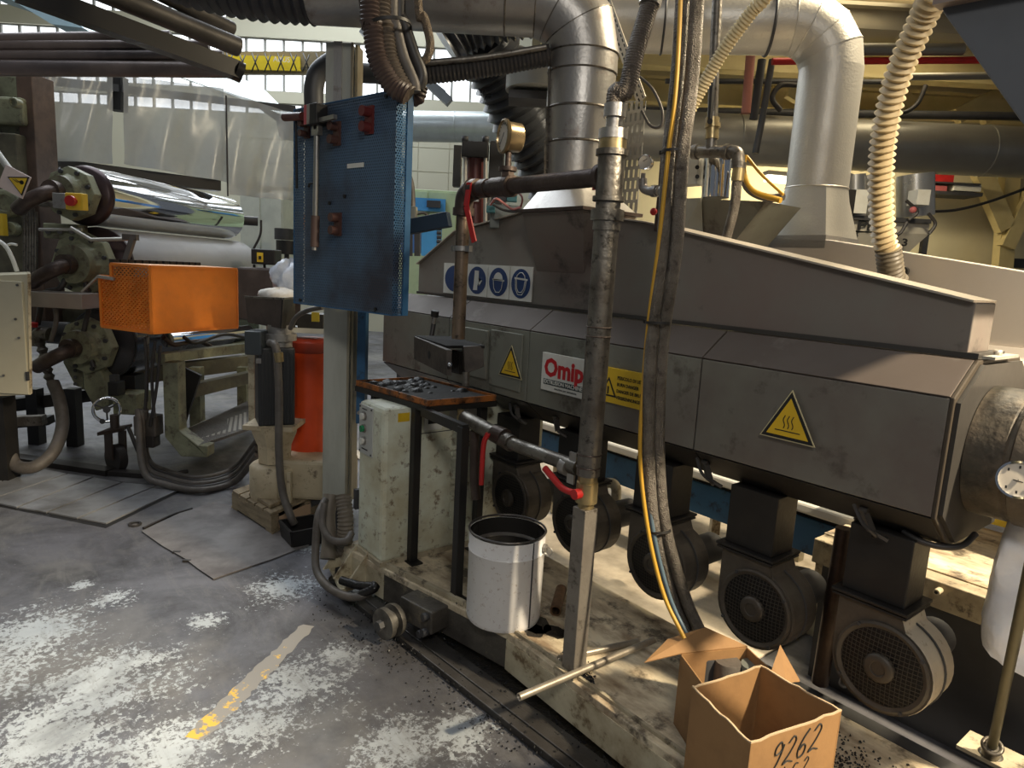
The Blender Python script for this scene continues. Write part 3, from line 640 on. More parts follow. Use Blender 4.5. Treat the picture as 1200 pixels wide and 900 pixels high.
# signs ------------------------------------------------------------
def heat_sign(x, z, s):
    h = s * .866; y = 1.983
    def tri(k, yy, d=.0012): c = z + h / 3; return [(x - s / 2 * k, yy, c - h / 3 * k), (x + s / 2 * k, yy, c - h / 3 * k), (x, yy, c + 2 * h / 3 * k)]
    q = MB(); q.prism(tri(1.06, y), (0, .003, 0)); a = ex.part('heat_warning_sign', q, mat('sign_edge_pale', (.62, .55, .32), .5), label='yellow triangle warning of hot surface')
    q = MB(); q.prism(tri(1.0, y - .0008), (0, .0008, 0)); ex.part('black_border', q, ink, a)
    q = MB(); q.prism(tri(.80, y - .0016), (0, .0008, 0)); ex.part('yellow_field', q, signy, a)
    q = MB(); yy = y - .0024
    q.aabb(x - s * .24, x + s * .24, yy, yy + .0008, z + h * .165, z + h * .185)
    for dx in (-.08, 0, .08):
        pts = [(x + s * (dx + .018 * math.sin(k * .9)), yy, z + h * (.23 + .034 * k)) for k in range(9)]
        for a_, b_ in zip(pts, pts[1:]): q.bar(a_, b_, s * .016, .0008, (0, 1, 0)) if False else q.bar(a_, b_, .0008, s * .016, Vector((1, 0, 0)))
    ex.part('heat_symbol', q, ink, a)
p = Y(924, 520, 1.985); heat_sign((Y(891, 511, 1.985).x + Y(954, 528, 1.985).x) / 2, 1.122, .175)
p = Y(595, 440, 1.97); heat_sign(p.x, 1.105, .165)
# white maker's plate
y0 = 1.984
def plate_sign(x0, x1, za, zb, m, name, label):
    q = MB(); q.aabb(x0, x1, y0, y0 + .014, za, zb); return ex.part(name, q, m, bev=.001, label=label)
pa = Y(636, 414, y0); pb = Y(636, 455, y0); xw = pa.x; 
pl = plate_sign(xw, xw + .335, 1.085, 1.25, signw, 'maker_plate', 'white plate with red lettering')
text(ex, 'lettering', 'Omipa', (xw + .018, y0 - .001, 1.152), EX, EZ, .108, signr, bold=.0045, stretch=.98)
q = MB(); q.aabb(xw + .016, xw + .32, y0 - .001, y0, 1.112, 1.136); ex.part('black_strip', q, mat('sign_teal_black', (.03, .05, .05), .5))
text(ex, 'lettering', 'EXTRUSION MACHINERY', (xw + .02, y0 - .0016, 1.117), EX, EZ, .0235, signw, bold=.0005, stretch=1.02)
text(ex, 'lettering', 'macchine per estrusione', (xw + .09, y0 - .001, 1.096), EX, EZ, .014, ink)
xq = Y(705, 436, y0).x
plate_sign(xq, xq + .245, 1.10, 1.24, signy, 'danger_plate', 'yellow plate with black warning text')
for i, s_ in enumerate(('PERICOLO DI USTIONE', 'BURN DANGER', 'DANGER DE BRULURE', 'VERBRENNUNGSGEFAHR')):
    text(ex, 'lettering', s_, (xq + .088, y0 - .001, 1.199 - i * .026), EX, EZ, .0185, ink, bold=.0004, stretch=.86)
q = MB(); cx, cz, s_ = xq + .044, 1.125, .09
for k_, mm_, yy in ((1., ink, y0 - .001), (.72, signy, y0 - .0016)):
    q = MB(); q.prism([(cx - s_ / 2 * k_, yy, cz + .026 - .026 * k_), (cx + s_ / 2 * k_, yy, cz + .026 - .026 * k_), (cx, yy, cz + .026 + .052 * k_)], (0, .0006, 0)); ex.part('warning_triangle', q, mm_)
q = MB(); q.aabb(cx - .004, cx + .004, y0 - .0024, y0 - .0016, 1.135, 1.165); ex.part('symbol', q, ink)
# four blue mandatory signs on the flue hood
yb_ = 2.146
px_ = [522, 548.5, 573.5, 600]; 
for i in range(4):
    ta = Y(px_[i] + (0 if i else 2), 309 + i * 1.2, yb_); 
    xa_ = Y((520, 547.5, 572, 598)[i], 330, yb_).x; xb_ = Y((547, 571.5, 597, 624)[i], 330, yb_).x
    zt_ = Y(585, 311, yb_).z; zb_ = Y(585, 350, yb_).z
    q = MB(); q.aabb(xa_ + .001, xb_ - .001, yb_ - .002, yb_ + .004, zb_, zt_); sg = ex.part('protection_sign', q, signw, label='white sign with blue protection symbol')
    cx, cz, rx, rz = (xa_ + xb_) / 2, (zt_ + zb_) / 2, (xb_ - xa_) * .43, (zt_ - zb_) * .43
    def ell(kx, kz, yy, ox=0, oz=0, a0=0, a1=2 * PI, n=28): return [(cx + ox * rx + kx * rx * math.cos(a0 + (a1 - a0) * k / n), yy, cz + oz * rz + kz * rz * math.sin(a0 + (a1 - a0) * k / n)) for k in range(n + (a1 < 6))]
    q = MB(); q.prism(ell(1, 1, yb_ - .003), (0, .001, 0)); ex.part('blue_disc', q, signb, sg)
    q = MB(); yy = yb_ - .0045
    if i == 1:
        q.prism([(cx + a_ * rx, yy, cz + b_ * rz) for a_, b_ in ((-.38, -.72), (.1, -.72), (.1, -.35), (.5, .05), (.62, 0), (.3, -.4), (.22, .2), (.2, .7), (-.25, .72), (-.3, -.1))], (0, .001, 0))
    elif i == 2:
        q.prism(ell(.5, .55, yy, 0, .12, 0, PI), (0, .001, 0)); q.prism([(cx + a_ * rx, yy, cz + b_ * rz) for a_, b_ in ((-.62, .12), (.68, .06), (.66, .16), (-.6, .22))], (0, .001, 0))
        q.tube([(cx + a_ * rx, yy, cz + b_ * rz) for a_, b_ in ((-.5, .1), (-.42, -.45), (-.2, -.72), (.2, -.72), (.42, -.45), (.52, .08))], .0022, 6)
    elif i == 3:
        q.tube([(cx + a_ * rx, yy, cz + b_ * rz) for a_, b_ in ((-.45, .25), (-.38, .55), (-.1, .74), (.15, .74), (.4, .55), (.48, .25))], .0022, 6)
        q.prism([(cx + a_ * rx, yy, cz + b_ * rz) for a_, b_ in ((-.65, .3), (.72, .22), (.72, .34), (-.65, .42))], (0, .001, 0))
        for k_ in (1, .78): q.tube([(cx + a_ * rx * k_, yy, cz + b_ * rz * k_) for a_, b_ in ((-.55, .3), (-.48, -.4), (-.22, -.75), (.2, -.75), (.48, -.4), (.6, .25))], .002, 6)
    else:
        q.prism([(cx + a_ * rx, yy, cz + b_ * rz) for a_, b_ in ((.1, .1), (.35, .7), (.55, .6), (.5, -.7), (.2, -.7))], (0, .001, 0))
    ex.part('white_symbol', q, signw, sg)
# barrel end with dial gauge, right edge
t = Thing('adaptor_cylinder', 'thick dark steel cylinder with dial leaving the hood end', 'cylinder', (-.45, 2.3, 1.0))
cy, cz = 2.265, 1.165; rb = .185
q = MB(); q.rev((XE + .002, cy, cz), EX, [(0, .002), (0, rb - .02), (.012, rb), (.10, rb), (.105, rb - .007), (.115, rb - .007), (.12, rb + .004), (.6, rb + .004), (.6, .002)], 48); t.part('barrel', q, mat('barrel_steel', (.10, .08, .058), .6, .1, (.03, .032, .026), 1, 5, .3, 60, (.015, .013, .011), .6, 6))
gc = Y(1193, 562, 1.93); t.part('dial_case', MB().rev(gc, (.35, -1, .15), [(-.09, .002), (-.09, .028), (-.01, .03), (-.008, .045), (.008, .045), (.008, .040), (.003, .039)], 30), chrome)
t.part('dial', MB().rev(gc + Vector((.35, -1, .15)).normalized() * .003, (.35, -1, .15), [(0, .040), (.001, .001)], 30), dial)
q = MB(); n_ = Vector((.35, -1, .15)).normalized(); q.bar(gc + n_ * .006 - EX * .035, gc + n_ * .006 + EX * .01 - EZ * .004, .003, .002); 
for a_ in range(7):
    an = PI * .75 - a_ * PI / 4; u_ = n_.cross(EZ).normalized() * -1; w_ = u_.cross(n_) * -1
    q.box(gc + n_ * .005 + u_ * .03 * math.cos(an) + w_ * .03 * math.sin(an), u_ * .002, w_ * .0035, n_ * .0005)
t.part('needle', q, ink)

# ================================================================== BLOWERS under the hood
def scroll(r, n=26):
    pts = [(-r * 1.02, .17), (-r * 1.02, 0)]
    for k in range(1, n):
        a = PI + k * (PI * 1.38) / (n - 1); rr = r * (1.02 - .06 * k / n)
        pts.append((rr * math.cos(a), rr * math.sin(a)))
    pts.append((.035, .17)); return pts
def make_blower(label):
    t = Thing('blower', label, 'blower', (0, 0, 0), None, 'blowers hanging under the extruder hood'); r = .145; W_ = .155
    q = MB(); q.prism([(x, 0, z) for x, z in scroll(r)], (0, W_, 0)); body = t.part('scroll_housing', q, litblow, bev=.006)
    q = MB(); q.prism([(x * .985, -.002, z * .985) for x, z in scroll(r)], (0, .004, 0)); t.part('front_plate', q, blow)
    t.part('housing_seam', MB().rev((0, W_ * .5, 0), (0, 1, 0), [(-.004, r * .985), (-.003, r * 1.012), (.003, r * 1.012), (.004, r * .985)], 40), dgrey, body)
    t.part('inlet_ring', MB().rev((0, 0, 0), (0, -1, 0), [(-.002, r * .93), (.008, r * .93), (.012, r * .88), (.006, r * .80), (-.002, r * .80)], 44), blow)
    t.part('inlet', MB().rev((0, -.003, 0), (0, -1, 0), [(0, r * .8), (.0005, .001)], 40), ink)
    q = MB(); R_ = r * .8; st = .0125; k = int(R_ / st)
    for i in range(-k, k + 1):
        c = i * st; h = math.sqrt(max(R_ * R_ - c * c, 0))
        if h < .01: continue
        for s_ in (0, 1):
            P_ = []
            for j in range(7):
                e = -h + 2 * h * j / 6; d = .014 * (1 - (c * c + e * e) / R_ ** 2); P_.append((c, -.006 - d, e) if s_ else (e, -.007 - d, c))
            for a, b in zip(P_, P_[1:]): q.bar(a, b, .0016, .0016, (0, 1, 0))
    t.part('wire_grille', q, mat('grille_wire', (.06, .052, .043), .5, .3))
    t.part('hub', MB().rev((0, -.012, 0), (0, -1, 0), [(0, .045), (.010, .043), (.016, .036), (.016, .022), (.012, .02), (.012, .001)], 30), mat('hub_paint', (.07, .058, .045), .5, .2))
    q = MB()
    for a in range(4): q.cyl((r * .9 * math.cos(a * PI / 2 + .6), -.012, r * .9 * math.sin(a * PI / 2 + .6)), (r * .9 * math.cos(a * PI / 2 + .6), -.018, r * .9 * math.sin(a * PI / 2 + .6)), .006, 6)
    t.part('screw', q, dgrey)
    q = MB(); q.aabb(-.165, .05, -.012, .165, .168, .176); q.aabb(-.168, .053, -.015, .168, .18, .19); t.part('flange', q, black, bev=.002)
    q = MB(); q.aabb(-.148, .033, .01, .143, .19, .40); t.part('duct', q, black, bev=.004)
    q = MB(); q.cyl((.02, W_ + .0, 0), (.02, W_ + .19, 0), .062, 24); q.cyl((.02, W_ + .19, 0), (.02, W_ + .21, 0), .05, 24); t.part('motor', q, dgrey)
    return t
litblow = mat('lit_blower_shell', (.50, .44, .34), .5, .05, (.42, .36, .28), .6, 8, .1, 40, (.2, .16, .11), .3, 20)  # nearest blower's shell only: lamplight on it is put into the paint colour
b0 = make_blower('dark blower nearest the camera with shell painted as lit, behind the torn box')
bl = [((-.735, 2.06, .50), None), ((-1.155, 2.06, .50), 'second blower from the right, above the flapped cardboard box'), ((-1.59, 2.06, .495), 'third blower from the right, partly behind the hanging hoses'),
      ((-2.05, 2.06, .505), 'blower behind the square steel post and red valve lever'), ((-2.51, 2.06, .487), 'blower directly behind the rim of the white bucket'), ((-3.0, 2.06, .487), 'leftmost blower, seen between the two black table legs')]
for i, (p, lab) in enumerate(bl):
    o = b0.o if i == 0 else copy_tree(b0.o)
    o.location = p
    if i == 0: pass
    else:
        for ch in o.children:
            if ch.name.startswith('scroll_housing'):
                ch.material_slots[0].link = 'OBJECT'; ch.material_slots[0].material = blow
    if lab: o['label'] = lab
# small elbow pipes and cables behind the blowers
pipeT('elbow_pipe', 'cream bent pipe behind the blower near the bucket', 'pipe', [Y(700, 575, 2.4), Y(712, 566, 2.4), Y(722, 572, 2.4), Y(720, 600, 2.4)], .025, cream)
pipeT('blower_cable', 'black cable hanging behind the last two blowers', 'cable', [(-.95, 2.3, .88), (-.98, 2.32, .6), (-.93, 2.3, .3), (-.95, 2.35, .22)], .016, rub)
pipeT('blower_cable', 'thick brown pipe running down between the last two blowers', 'pipe', [(-.99, 2.28, .80), (-1.0, 2.28, .22)], .028, pipe_d)
pipeT('hood_cable', 'black cable drooping below the hood end by the yellow strip', 'cable', [Y(1058, 622, 2.1), Y(1078, 634, 2.1), Y(1105, 641, 2.12), Y(1128, 639, 2.16), Y(1143, 626, 2.22)], .009, rub)
# ================================================================== SECOND MACHINE BEHIND
t = Thing('rear_conveyor', 'blue beam with white rail behind the blowers', 'frame', (-2.0, 2.95, 0))
a, b = Y(548, 512, 2.95), Y(992, 640, 2.95)
za = .40
q = MB(); q.aabb(-4.2, -1.12, 2.92, 3.02, .40, .565); t.part('blue_beam', q, blue, bev=.003)
q = MB(); q.aabb(-4.2, -1.12, 2.90, 3.03, .585, .635); t.part('white_rail', q, mat('rail_white', (.80, .78, .72), .35), bev=.012)
q = MB(); q.aabb(-4.2, -1.12, 2.93, 3.0, .565, .585); t.part('black_gap_strip', q, ink)
for x in (-4.1, -3.2, -2.3, -1.4):
    q = MB(); q.aabb(x, x + .09, 2.98, 3.07, 0, .40); t.part('leg', q, cream)
q = MB(); q.aabb(-1.22, -1.1, 2.88, 3.04, .64, .78); t.part('clamp', q, black)
t = Thing('rear_machine', 'cream painted base beam with dark skirt at lower right', 'machine base', (-.5, 2.75, 0))
q = MB(); q.aabb(-1.25, .9, 2.62, 3.4, .50, .60); t.part('base_beam', q, creamd, bev=.004)
q = MB(); q.aabb(-1.25, .9, 2.70, 3.4, .60, .606); t.part('top_plate', q, platm)
q = MB(); q.aabb(-1.22, .9, 2.66, 3.3, .0, .50); t.part('skirt', q, dgrey)
p = Y(1099, 693, 2.6); q = MB(); q.cyl((p.x, 2.62, p.z), (p.x, 2.585, p.z), .011, 14); t.part('pipe_stub', q, cream)
q = MB(); q.cyl((p.x, 2.586, p.z), (p.x, 2.584, p.z), .006, 12); t.part('stub_bore', q, ink)
q = MB(); q.bar(Y(1044, 651, 2.75), Y(1075, 637, 2.75), .03, .018); t.part('bracket', q, cream)
simple_y = lambda x0, x1, y0_, y1_, z0_, z1_: MB().aabb(x0, x1, y0_, y1_, z0_, z1_)
single('yellow_beam', simple_y(-1.2, .8, 3.3, 3.36, .66, .74), yellow, 'yellow painted strip above the cream base at far right', 'beam')
single('dark_machine_block', simple_y(-.62, .6, 3.0, 3.28, .61, 1.25), dgrey, 'dark machine block under the hood end at the right edge', 'machine', bev=.01)
# second hood, brightly lit
t = Thing('rear_extruder_hood', 'bright lit steel hood of a second extruder behind', 'extruder', (-1.3, 3.4, .9))
ys2 = 3.28
A = lambda px, py: Y(px, py, ys2)
q = MB(); q.prism([A(870, 278), A(972, 281), A(1200, 318), Vector((1.2, ys2, A(1200, 318).z - .22)), Vector((1.2, ys2, 1.38)), Vector((A(870, 300).x, ys2, 1.38))], (0, .35, 0)); t.part('flue_hood', q, hood2m, bev=.004)
q = MB(); q.prism([(-3.9, y, z) for y, z in ((3.1, 1.0), (3.1, 1.28), (3.25, 1.40), (3.6, 1.40), (3.7, 1.28), (3.7, 1.0), (3.6, .9), (3.25, .9))], (5.2, 0, 0)); t.part('barrel_cover', q, hood2m, bev=.004)
for x in (-3.4, -2.9, -2.4, -1.9, -1.4):
    q = MB(); q.aabb(x, x + .13, 3.3, 3.43, .45, .92); t.part('duct', q, black)
p = A(1056, 318)
q = MB(); q.cyl((p.x + .02, ys2 - .01, p.z), (p.x + .02, ys2 - .03, p.z), .02, 12); t.part('clamp', q, black)
# clutter seen under the hood: pale floor sheet, steps
t = Thing('rear_bench', 'cream frame and valves seen under the hood behind', 'frame', (-2.4, 3.6, 0))
for x in (-3.0, -2.2, -1.9):
    q = MB(); q.aabb(x, x + .06, 3.7, 3.76, 0, .7); t.part('leg', q, cream)
q = MB(); q.aabb(-3.05, -1.8, 3.65, 3.8, .68, .74); t.part('top_rail', q, cream)
q = MB(); q.bar((-2.25, 3.45, .30), (-1.95, 3.3, .22), .06, .05); q.bar((-2.25, 3.45, .1), (-2.25, 3.45, .34), .05, .05); t.part('bracket', q, cream)
q = MB(); q.prism([(-5.2, 2.45, .004), (-1.4, 2.45, .004), (-1.4, 3.02, .004), (-.2, 3.02, .004), (-.2, 4.9, .004), (-5.2, 4.9, .004)], (0, 0, .008))
single('floor_sheet', q, mat('pale_floor_sheet', (.60, .52, .40), .6, 0, (.36, .30, .22), .9, 5, .3, 30), 'pale dirty floor plate behind the blowers', 'floor plate')
pipeT('motor_cylinder', 'grey motor lying beyond the second blower from the right', 'motor', [Z(905, 671, .065), Z(948, 680, .065)], .062, blow, 20, False)
pipeT('floor_hose', 'light grey hose lying on the floor behind the hanging hoses', 'hose', [Y(830, 632, 2.6), Y(818, 634, 2.6), Y(806, 645, 2.55), Y(800, 660, 2.5)], .02, rubg)
# vertical rod and bag at the right edge
t = Thing('stand_rod', 'slim olive rod standing at right frame edge', 'rod', (-.53, 2.16, .2))
rp = Z(1160, 888, .2); rt = Y(1236, 530, 1.62)
q = MB(); q.tube([rp, rp.lerp(rt, 1)], .013, 12); t.part('rod', q, mat('olive_rod', (.10, .09, .05), .5, .3))
q = MB(); q.cyl(rp + EZ * -.0, rp + (rt - rp) * .06, .024, 16); q.ring(rp + (rt - rp) * .06, rt - rp, .024, .006); q.ring(rp + EZ * .01, EZ, .026, .008); t.part('socket', q, pipe)
q = MB(); q.box(rp + Vector((.08, .02, .006)), (.16, 0, 0), (0, .06, 0), (0, 0, .006)); t.part('foot_plate', q, creamd)
q = MB(); bp = [Y(1178, 592, 2.0), Y(1166, 625, 2.0), Y(1157, 680, 2.0), Y(1149, 748, 2.0), Y(1176, 768, 2.0), Y(1200, 784, 2.0), Y(1240, 800, 2.0), Y(1240, 600, 2.0)]
# crumpled bag surface
bagv = []; nU, nV = 16, 22
for j in range(nV + 1):
    v = j / nV; L_ = Y(1186 - 37 * min(1, v * 1.25) , 590 + 158 * v, 2.27); R_ = Y(1270, 590 + 235 * v, 2.27)
    for i in range(nU + 1):
        u = i / nU; p = L_.lerp(R_, u); bu = math.sin(PI * u) ** .5 * .05 * (.4 + v)
        p = p + Vector((0, -bu + .018 * math.sin(9 * u + 3 * v) * math.sin(7 * v + 2) + random.uniform(-.006, .006), 0)); bagv.append(p)
nb = len(bagv); bk = [Vector((p.x, p.y + .03 + 1.2 * (2.27 - p.y), p.z)) for p in bagv]
fs = []
for j in range(nV):
    for i in range(nU):
        a = j * (nU + 1) + i; fs += [(a, a + nU + 1, a + nU + 2, a + 1), (nb + a, nb + a + 1, nb + a + nU + 2, nb + a + nU + 1)]
for j in range(nV):
    a = j * (nU + 1); c = a + nU; fs += [(a, nb + a, nb + a + nU + 1, a + nU + 1), (c, c + nU + 1, nb + c + nU + 1, nb + c)]
q = MB(); q.add(bagv + bk, fs, True); t = single('plastic_bag', q, bagm, 'crumpled white plastic bag hanging at the right edge', 'bag')
# ================================================================== SILVER DUCTS
t = Thing('exhaust_duct', 'silver duct elbow rising from the front hood', 'duct', (-2.2, 2.3, 1.9))
cx = (xa + xb) / 2
dc = Vector((Y(678, 150, 2.25).x, 2.25, 0)); 
q = MB(); zq = z0 + .014
rd = .155
# square to round transition
n = 32; vs = []; 
for k in range(n):
    a_ = 2 * PI * k / n; c_, s_ = math.cos(a_), math.sin(a_); mx_ = max(abs(c_), abs(s_))
    vs.append(Vector(((xa + xb) / 2 + c_ / mx_ * (xb - xa) / 2, 2.195 + s_ / mx_ * .165, zq)))
zt_ = zq + .13
for k in range(n):
    a_ = 2 * PI * k / n; vs.append(Vector((dc.x + rd * .88 * math.cos(a_), dc.y + rd * .88 * math.sin(a_), zt_)))
q.add(vs, [(k, (k + 1) % n, (k + 1) % n + n, k + n) for k in range(n)], True); t.part('transition', q, galv)
zs = [zt_, Y(680, 169, 2.25).z, Y(680, 130, 2.25).z, Y(680, 88, 2.25).z, Y(680, 66, 2.25).z]
for i in range(4):
    r0, r1 = ((.88, .90), (.90, .97), (.985, .985), (1.02, 1.0))[i]
    q = MB(); q.cyl((dc.x, dc.y, zs[i]), (dc.x, dc.y, zs[i + 1]), rd * r0, 40, rd * r1); t.part('duct_section', q, galv)
    q = MB(); q.ring((dc.x, dc.y, zs[i + 1]), EZ, rd * r1, .006, 40, 6); t.part('joint_ring', q, pipe)
    q = MB(); q.bar((dc.x + rd * .93 * math.cos(-1.9), dc.y + rd * .93 * math.sin(-1.9), zs[i]), (dc.x + rd * .99 * math.cos(-1.9), dc.y + rd * .99 * math.sin(-1.9), zs[i + 1]), .006, .03, EY); 
    for j in range(5):
        zz_ = zs[i] + (zs[i + 1] - zs[i]) * (j + .5) / 5; q.sphere((dc.x + rd * .97 * math.cos(-1.82), dc.y + rd * .97 * math.sin(-1.82), zz_), .004, 6)
    t.part('seam', q, pipe)
dl = Vector((-.62, -.78, 0)).normalized()
def elbow(t, base, h, d, r, m, steps=4, Rb=.30, skew=1.0, sec_name='elbow_section'):
    """gored elbow turning from vertical at base towards d"""
    rings = []; n = 40
    for i in range(steps + 1):
        a = (PI / 2) * i / steps; c = base + EZ * (Rb * math.sin(a)) + d * (Rb * (1 - math.cos(a))); tg = EZ * math.cos(a) + d * math.sin(a); rings.append((c, tg))
    sd_ = d.cross(EZ).normalized(); prev = None
    for i in range(steps + 1):
        c, tg = rings[i]; up = sd_.cross(tg).normalized(); k_ = 1 / math.cos(PI / 4 / steps) if 0 < i < steps else 1
        vs = [c + (sd_ * math.cos(2 * PI * k / n) + up * math.sin(2 * PI * k / n) * k_) * r for k in range(n)]
        if prev:
            q = MB(); q.add(prev + vs, [(k, (k + 1) % n, (k + 1) % n + n, k + n) if True else 0 for k in range(n)], True); t.part(sec_name, q, m)
            q = MB(); q.tube(vs + [vs[0]], .003, 5); t.part('joint_ring', q, pipe if m == galv else m)
        prev = vs
    return rings[-1][0]
e = elbow(t, Vector((dc.x, dc.y, zs[4])), 0, dl, rd * 1.04, galv, 3, .23)
e2 = e + dl * 1.0
q = MB(); q.cyl(e, e2, rd * 1.04, 40); t.part('duct_section', q, galv)
for k in (.13, .75):
    q = MB(); q.ring(e.lerp(e2, k), dl, rd * 1.04, .005, 40, 6); t.part('joint_ring', q, pipe)
q = MB(); q.ribbed([e2 - dl * .01, e2 + dl * .3 + EZ * .01, e2 + dl * .65 + EZ * .08, e2 + dl * 1.05 + EZ * .28], rd * 1.08, .045, .016, 36); t.part('flexible_section', q, mat('black_flex', (.035, .035, .04), .5))
# second silver duct
t = Thing('exhaust_duct', 'bright silver duct elbow rising behind the front hood', 'duct', (-1.95, 3.4, 1.9))
y2 = 3.45; d0 = Y(950, 276, y2); r2 = .150
d1 = Y(960, 80, y2); base2 = Vector((d0.x, y2, d0.z))
q = MB(); q.aabb(base2.x - .17, base2.x + .17, y2 - .17, y2 + .17, A(972, 281).z - .04, base2.z - .01); t.part('collar', q, galv)
vs = []
for k in range(n):
    a_ = 2 * PI * k / n; c_, s_ = math.cos(a_), math.sin(a_); mx_ = max(abs(c_), abs(s_)); vs.append(Vector((base2.x + c_ / mx_ * .165, y2 + s_ / mx_ * .165, base2.z - .01)))
zc = Y(945, 222, y2).z
for k in range(n):
    a_ = 2 * PI * k / n; vs.append(Vector((base2.x + r2 * math.cos(a_), y2 + r2 * math.sin(a_), zc)))
q = MB(); q.add(vs, [(k, (k + 1) % n, (k + 1) % n + n, k + n) for k in range(n)], True); t.part('transition', q, alu)
zb2 = Y(960, 85, y2).z
q = MB(); q.cyl((base2.x, y2, zc), (base2.x, y2, zb2), r2, 40); t.part('duct_section', q, alu)
q = MB(); q.ring((base2.x, y2, zc), EZ, r2, .004, 40, 6); t.part('joint_ring', q, alu)
dl2 = Vector((-.72, -.69, 0)).normalized()
e = elbow(t, Vector((base2.x, y2, zb2)), 0, dl2, r2, alu, 4, .22)
e2 = e + dl2 * 1.0
q = MB(); q.cyl(e, e2, r2, 40); t.part('duct_section', q, alu)
q = MB(); q.ring(e + dl2 * .1, dl2, r2 + .002, .008, 40, 6); t.part('clamp_ring', q, dgrey)
q = MB(); q.ring(e + dl2 * .62, dl2, r2 + .002, .006, 40, 6); t.part('joint_ring', q, dgrey)
# dark flexible hose behind, round fan housing
q = MB(); q.ribbed(PF((528, -40, 4.3), (560, 40, 4.3), (590, 90, 4.4), (612, 140, 4.5), (640, 190, 4.6), (660, 240, 4.7)), .20, .062, .03, 30)
single('flexible_duct', q, mat('dark_shiny_flex', (.10, .105, .115), .3, .5), 'large dark ribbed flexible duct behind the dial gauge', 'duct')
q = MB(); q.ribbed(PF((520, 48, 4.0), (545, 30, 4.0), (590, 15, 4.0), (640, 8, 4.0)), .15, .05, .024, 30)
single('flexible_duct', q, mat('dark_shiny_flex', (.10, .105, .115), .3, .5), 'ribbed flexible duct just under the silver elbow', 'duct')
t = Thing('fan_housing', 'round grey fan housing left of the silver duct', 'fan', F(625, 100, 3.9))
q = MB(); c_ = F(632, 96, 3.9); q.cyl(c_ + EZ * -.05, c_ + EZ * .05, .18, 36); t.part('housing', q, towel)
q = MB(); q.box(c_ + EZ * -.09, UH * .16, VH * .1, EZ * .02); t.part('slotted_bracket', q, dgrey)
q = MB(); q.ribbed(PF((470, 88, 3.2), (520, 84, 3.2), (580, 76, 3.2), (645, 64, 3.2)), .048, .018, .005, 16)
t = single('ribbed_conduit', q, rub, 'black ribbed cable trunk crossing behind the silver elbow', 'conduit')
pipeT('grey_tube', 'grey tube tied along the top of the black cable trunk', 'pipe', PF((465, 76, 3.15), (520, 72, 3.15), (575, 66, 3.15), (640, 55, 3.15)), .014, pipe)
# ================================================================== RIGHT SIDE HOSES AND FITTINGS
def ribhose(name, lab, pts, r, pitch, dep, m, n=22, cat='hose'):
    q = MB(); q.ribbed(pts, r, pitch, dep, n); return single(name, q, m, lab, cat)
bh = ribhose('corrugated_hose', 'thick beige corrugated hose plugged into the rear hood', [Y(1215, -300, 2.3), Y(1110, -40, 2.5), Y(1082, 20, 2.6), Y(1052, 90, 2.7), Y(1036, 160, 2.8), Y(1032, 225, 2.9), Y(1036, 280, 3.0), Y(1042, 296, 3.03)], .049, .027, .014, beigeh)
q = MB(); q.ribbed([Y(1041, 292, 3.02), Y(1043, 310, 3.05), Y(1046, 330, 3.1)], .052, .018, .005, 22); q.ring(Y(1046, 328, 3.09), Y(1046, 330, 3.1) - Y(1041, 292, 3.02), .053, .007, 22, 6)
child(bh, 'cuff', q, mat('hose_cuff', (.13, .11, .08), .5), 'dark brown cuff')
ribhose('corrugated_hose', 'thinner beige corrugated hose running diagonally at top centre', [Y(1060, -260, 2.25), Y(912, -25, 2.25), Y(880, 15, 2.25), Y(846, 62, 2.25), Y(812, 122, 2.25), Y(800, 150, 2.25)], .026, .013, .005, mat('beige_corrugated_pale', (.60, .49, .28), .5), 18)
t = Thing('sheet_panel', 'dark grey sloping sheet panel in the top right corner', 'panel', Y(1160, 60, 1.8))
q = MB(); q.prism([Y(1105, 14, 1.9), Y(1090, -60, 1.9), Y(1300, -60, 1.9), Y(1300, 260, 1.9), Y(1196, 142, 1.9)], (0, .5, 0)); t.part('sheet', q, mat('dark_sheet', (.11, .115, .125), .5, .2), bev=.003)
q = MB(); q.bar(Y(1098, 4, 1.89), Y(1255, -28, 1.89), .02, .05, EY); t.part('edge_strip', q, mat('brown_strip', (.20, .16, .14), .5))
# white wall paper / trapezoid funnel behind hoses with chrome filter
t = Thing('feed_funnel', 'brown open funnel tray under the chrome filter', 'funnel', Y(840, 250, 2.9))
q = MB(); f_ = [Y(796, 232, 2.85), Y(898, 236, 2.85), Y(860, 284, 2.95), Y(820, 276, 2.95)]; q.prism(f_, (0, .3, 0)); t.part('funnel', q, steel)
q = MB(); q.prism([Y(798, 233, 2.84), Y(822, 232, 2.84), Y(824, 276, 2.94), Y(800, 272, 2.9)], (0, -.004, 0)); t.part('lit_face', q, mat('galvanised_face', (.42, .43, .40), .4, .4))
t = Thing('filter_unit', 'chrome filter bowl hanging beside the twin hoses', 'filter', Y(838, 200, 2.75))
q = MB(); a = Y(841, 186, 2.75); b = Y(838, 232, 2.75); q.cyl(b, a, .062, 32); q.cyl(a, a + EZ * .02, .07, 32); t.part('bowl', q, chrome)
q = MB(); q.box(Y(812, 200, 2.75), (.05, 0, 0), (0, .03, 0), (0, 0, .07)); t.part('bracket', q, alu, bev=.004)
q = MB(); q.cyl(Y(817, 196, 2.71), Y(817, 196, 2.70), .01, 10); t.part('port', q, ink); q = MB(); q.cyl(Y(817, 207, 2.71), Y(817, 207, 2.70), .01, 10); t.part('port', q, ink)
t = Thing('valve_manifold', 'steel tee with ball valve above the chrome filter', 'pipe fitting', Y(835, 180, 2.6))
q = MB(); q.tube([Y(803, 178, 2.6), Y(858, 178, 2.6)], .026, 18); q.tube([Y(833, 178, 2.6), Y(834, 160, 2.6)], .024, 18)
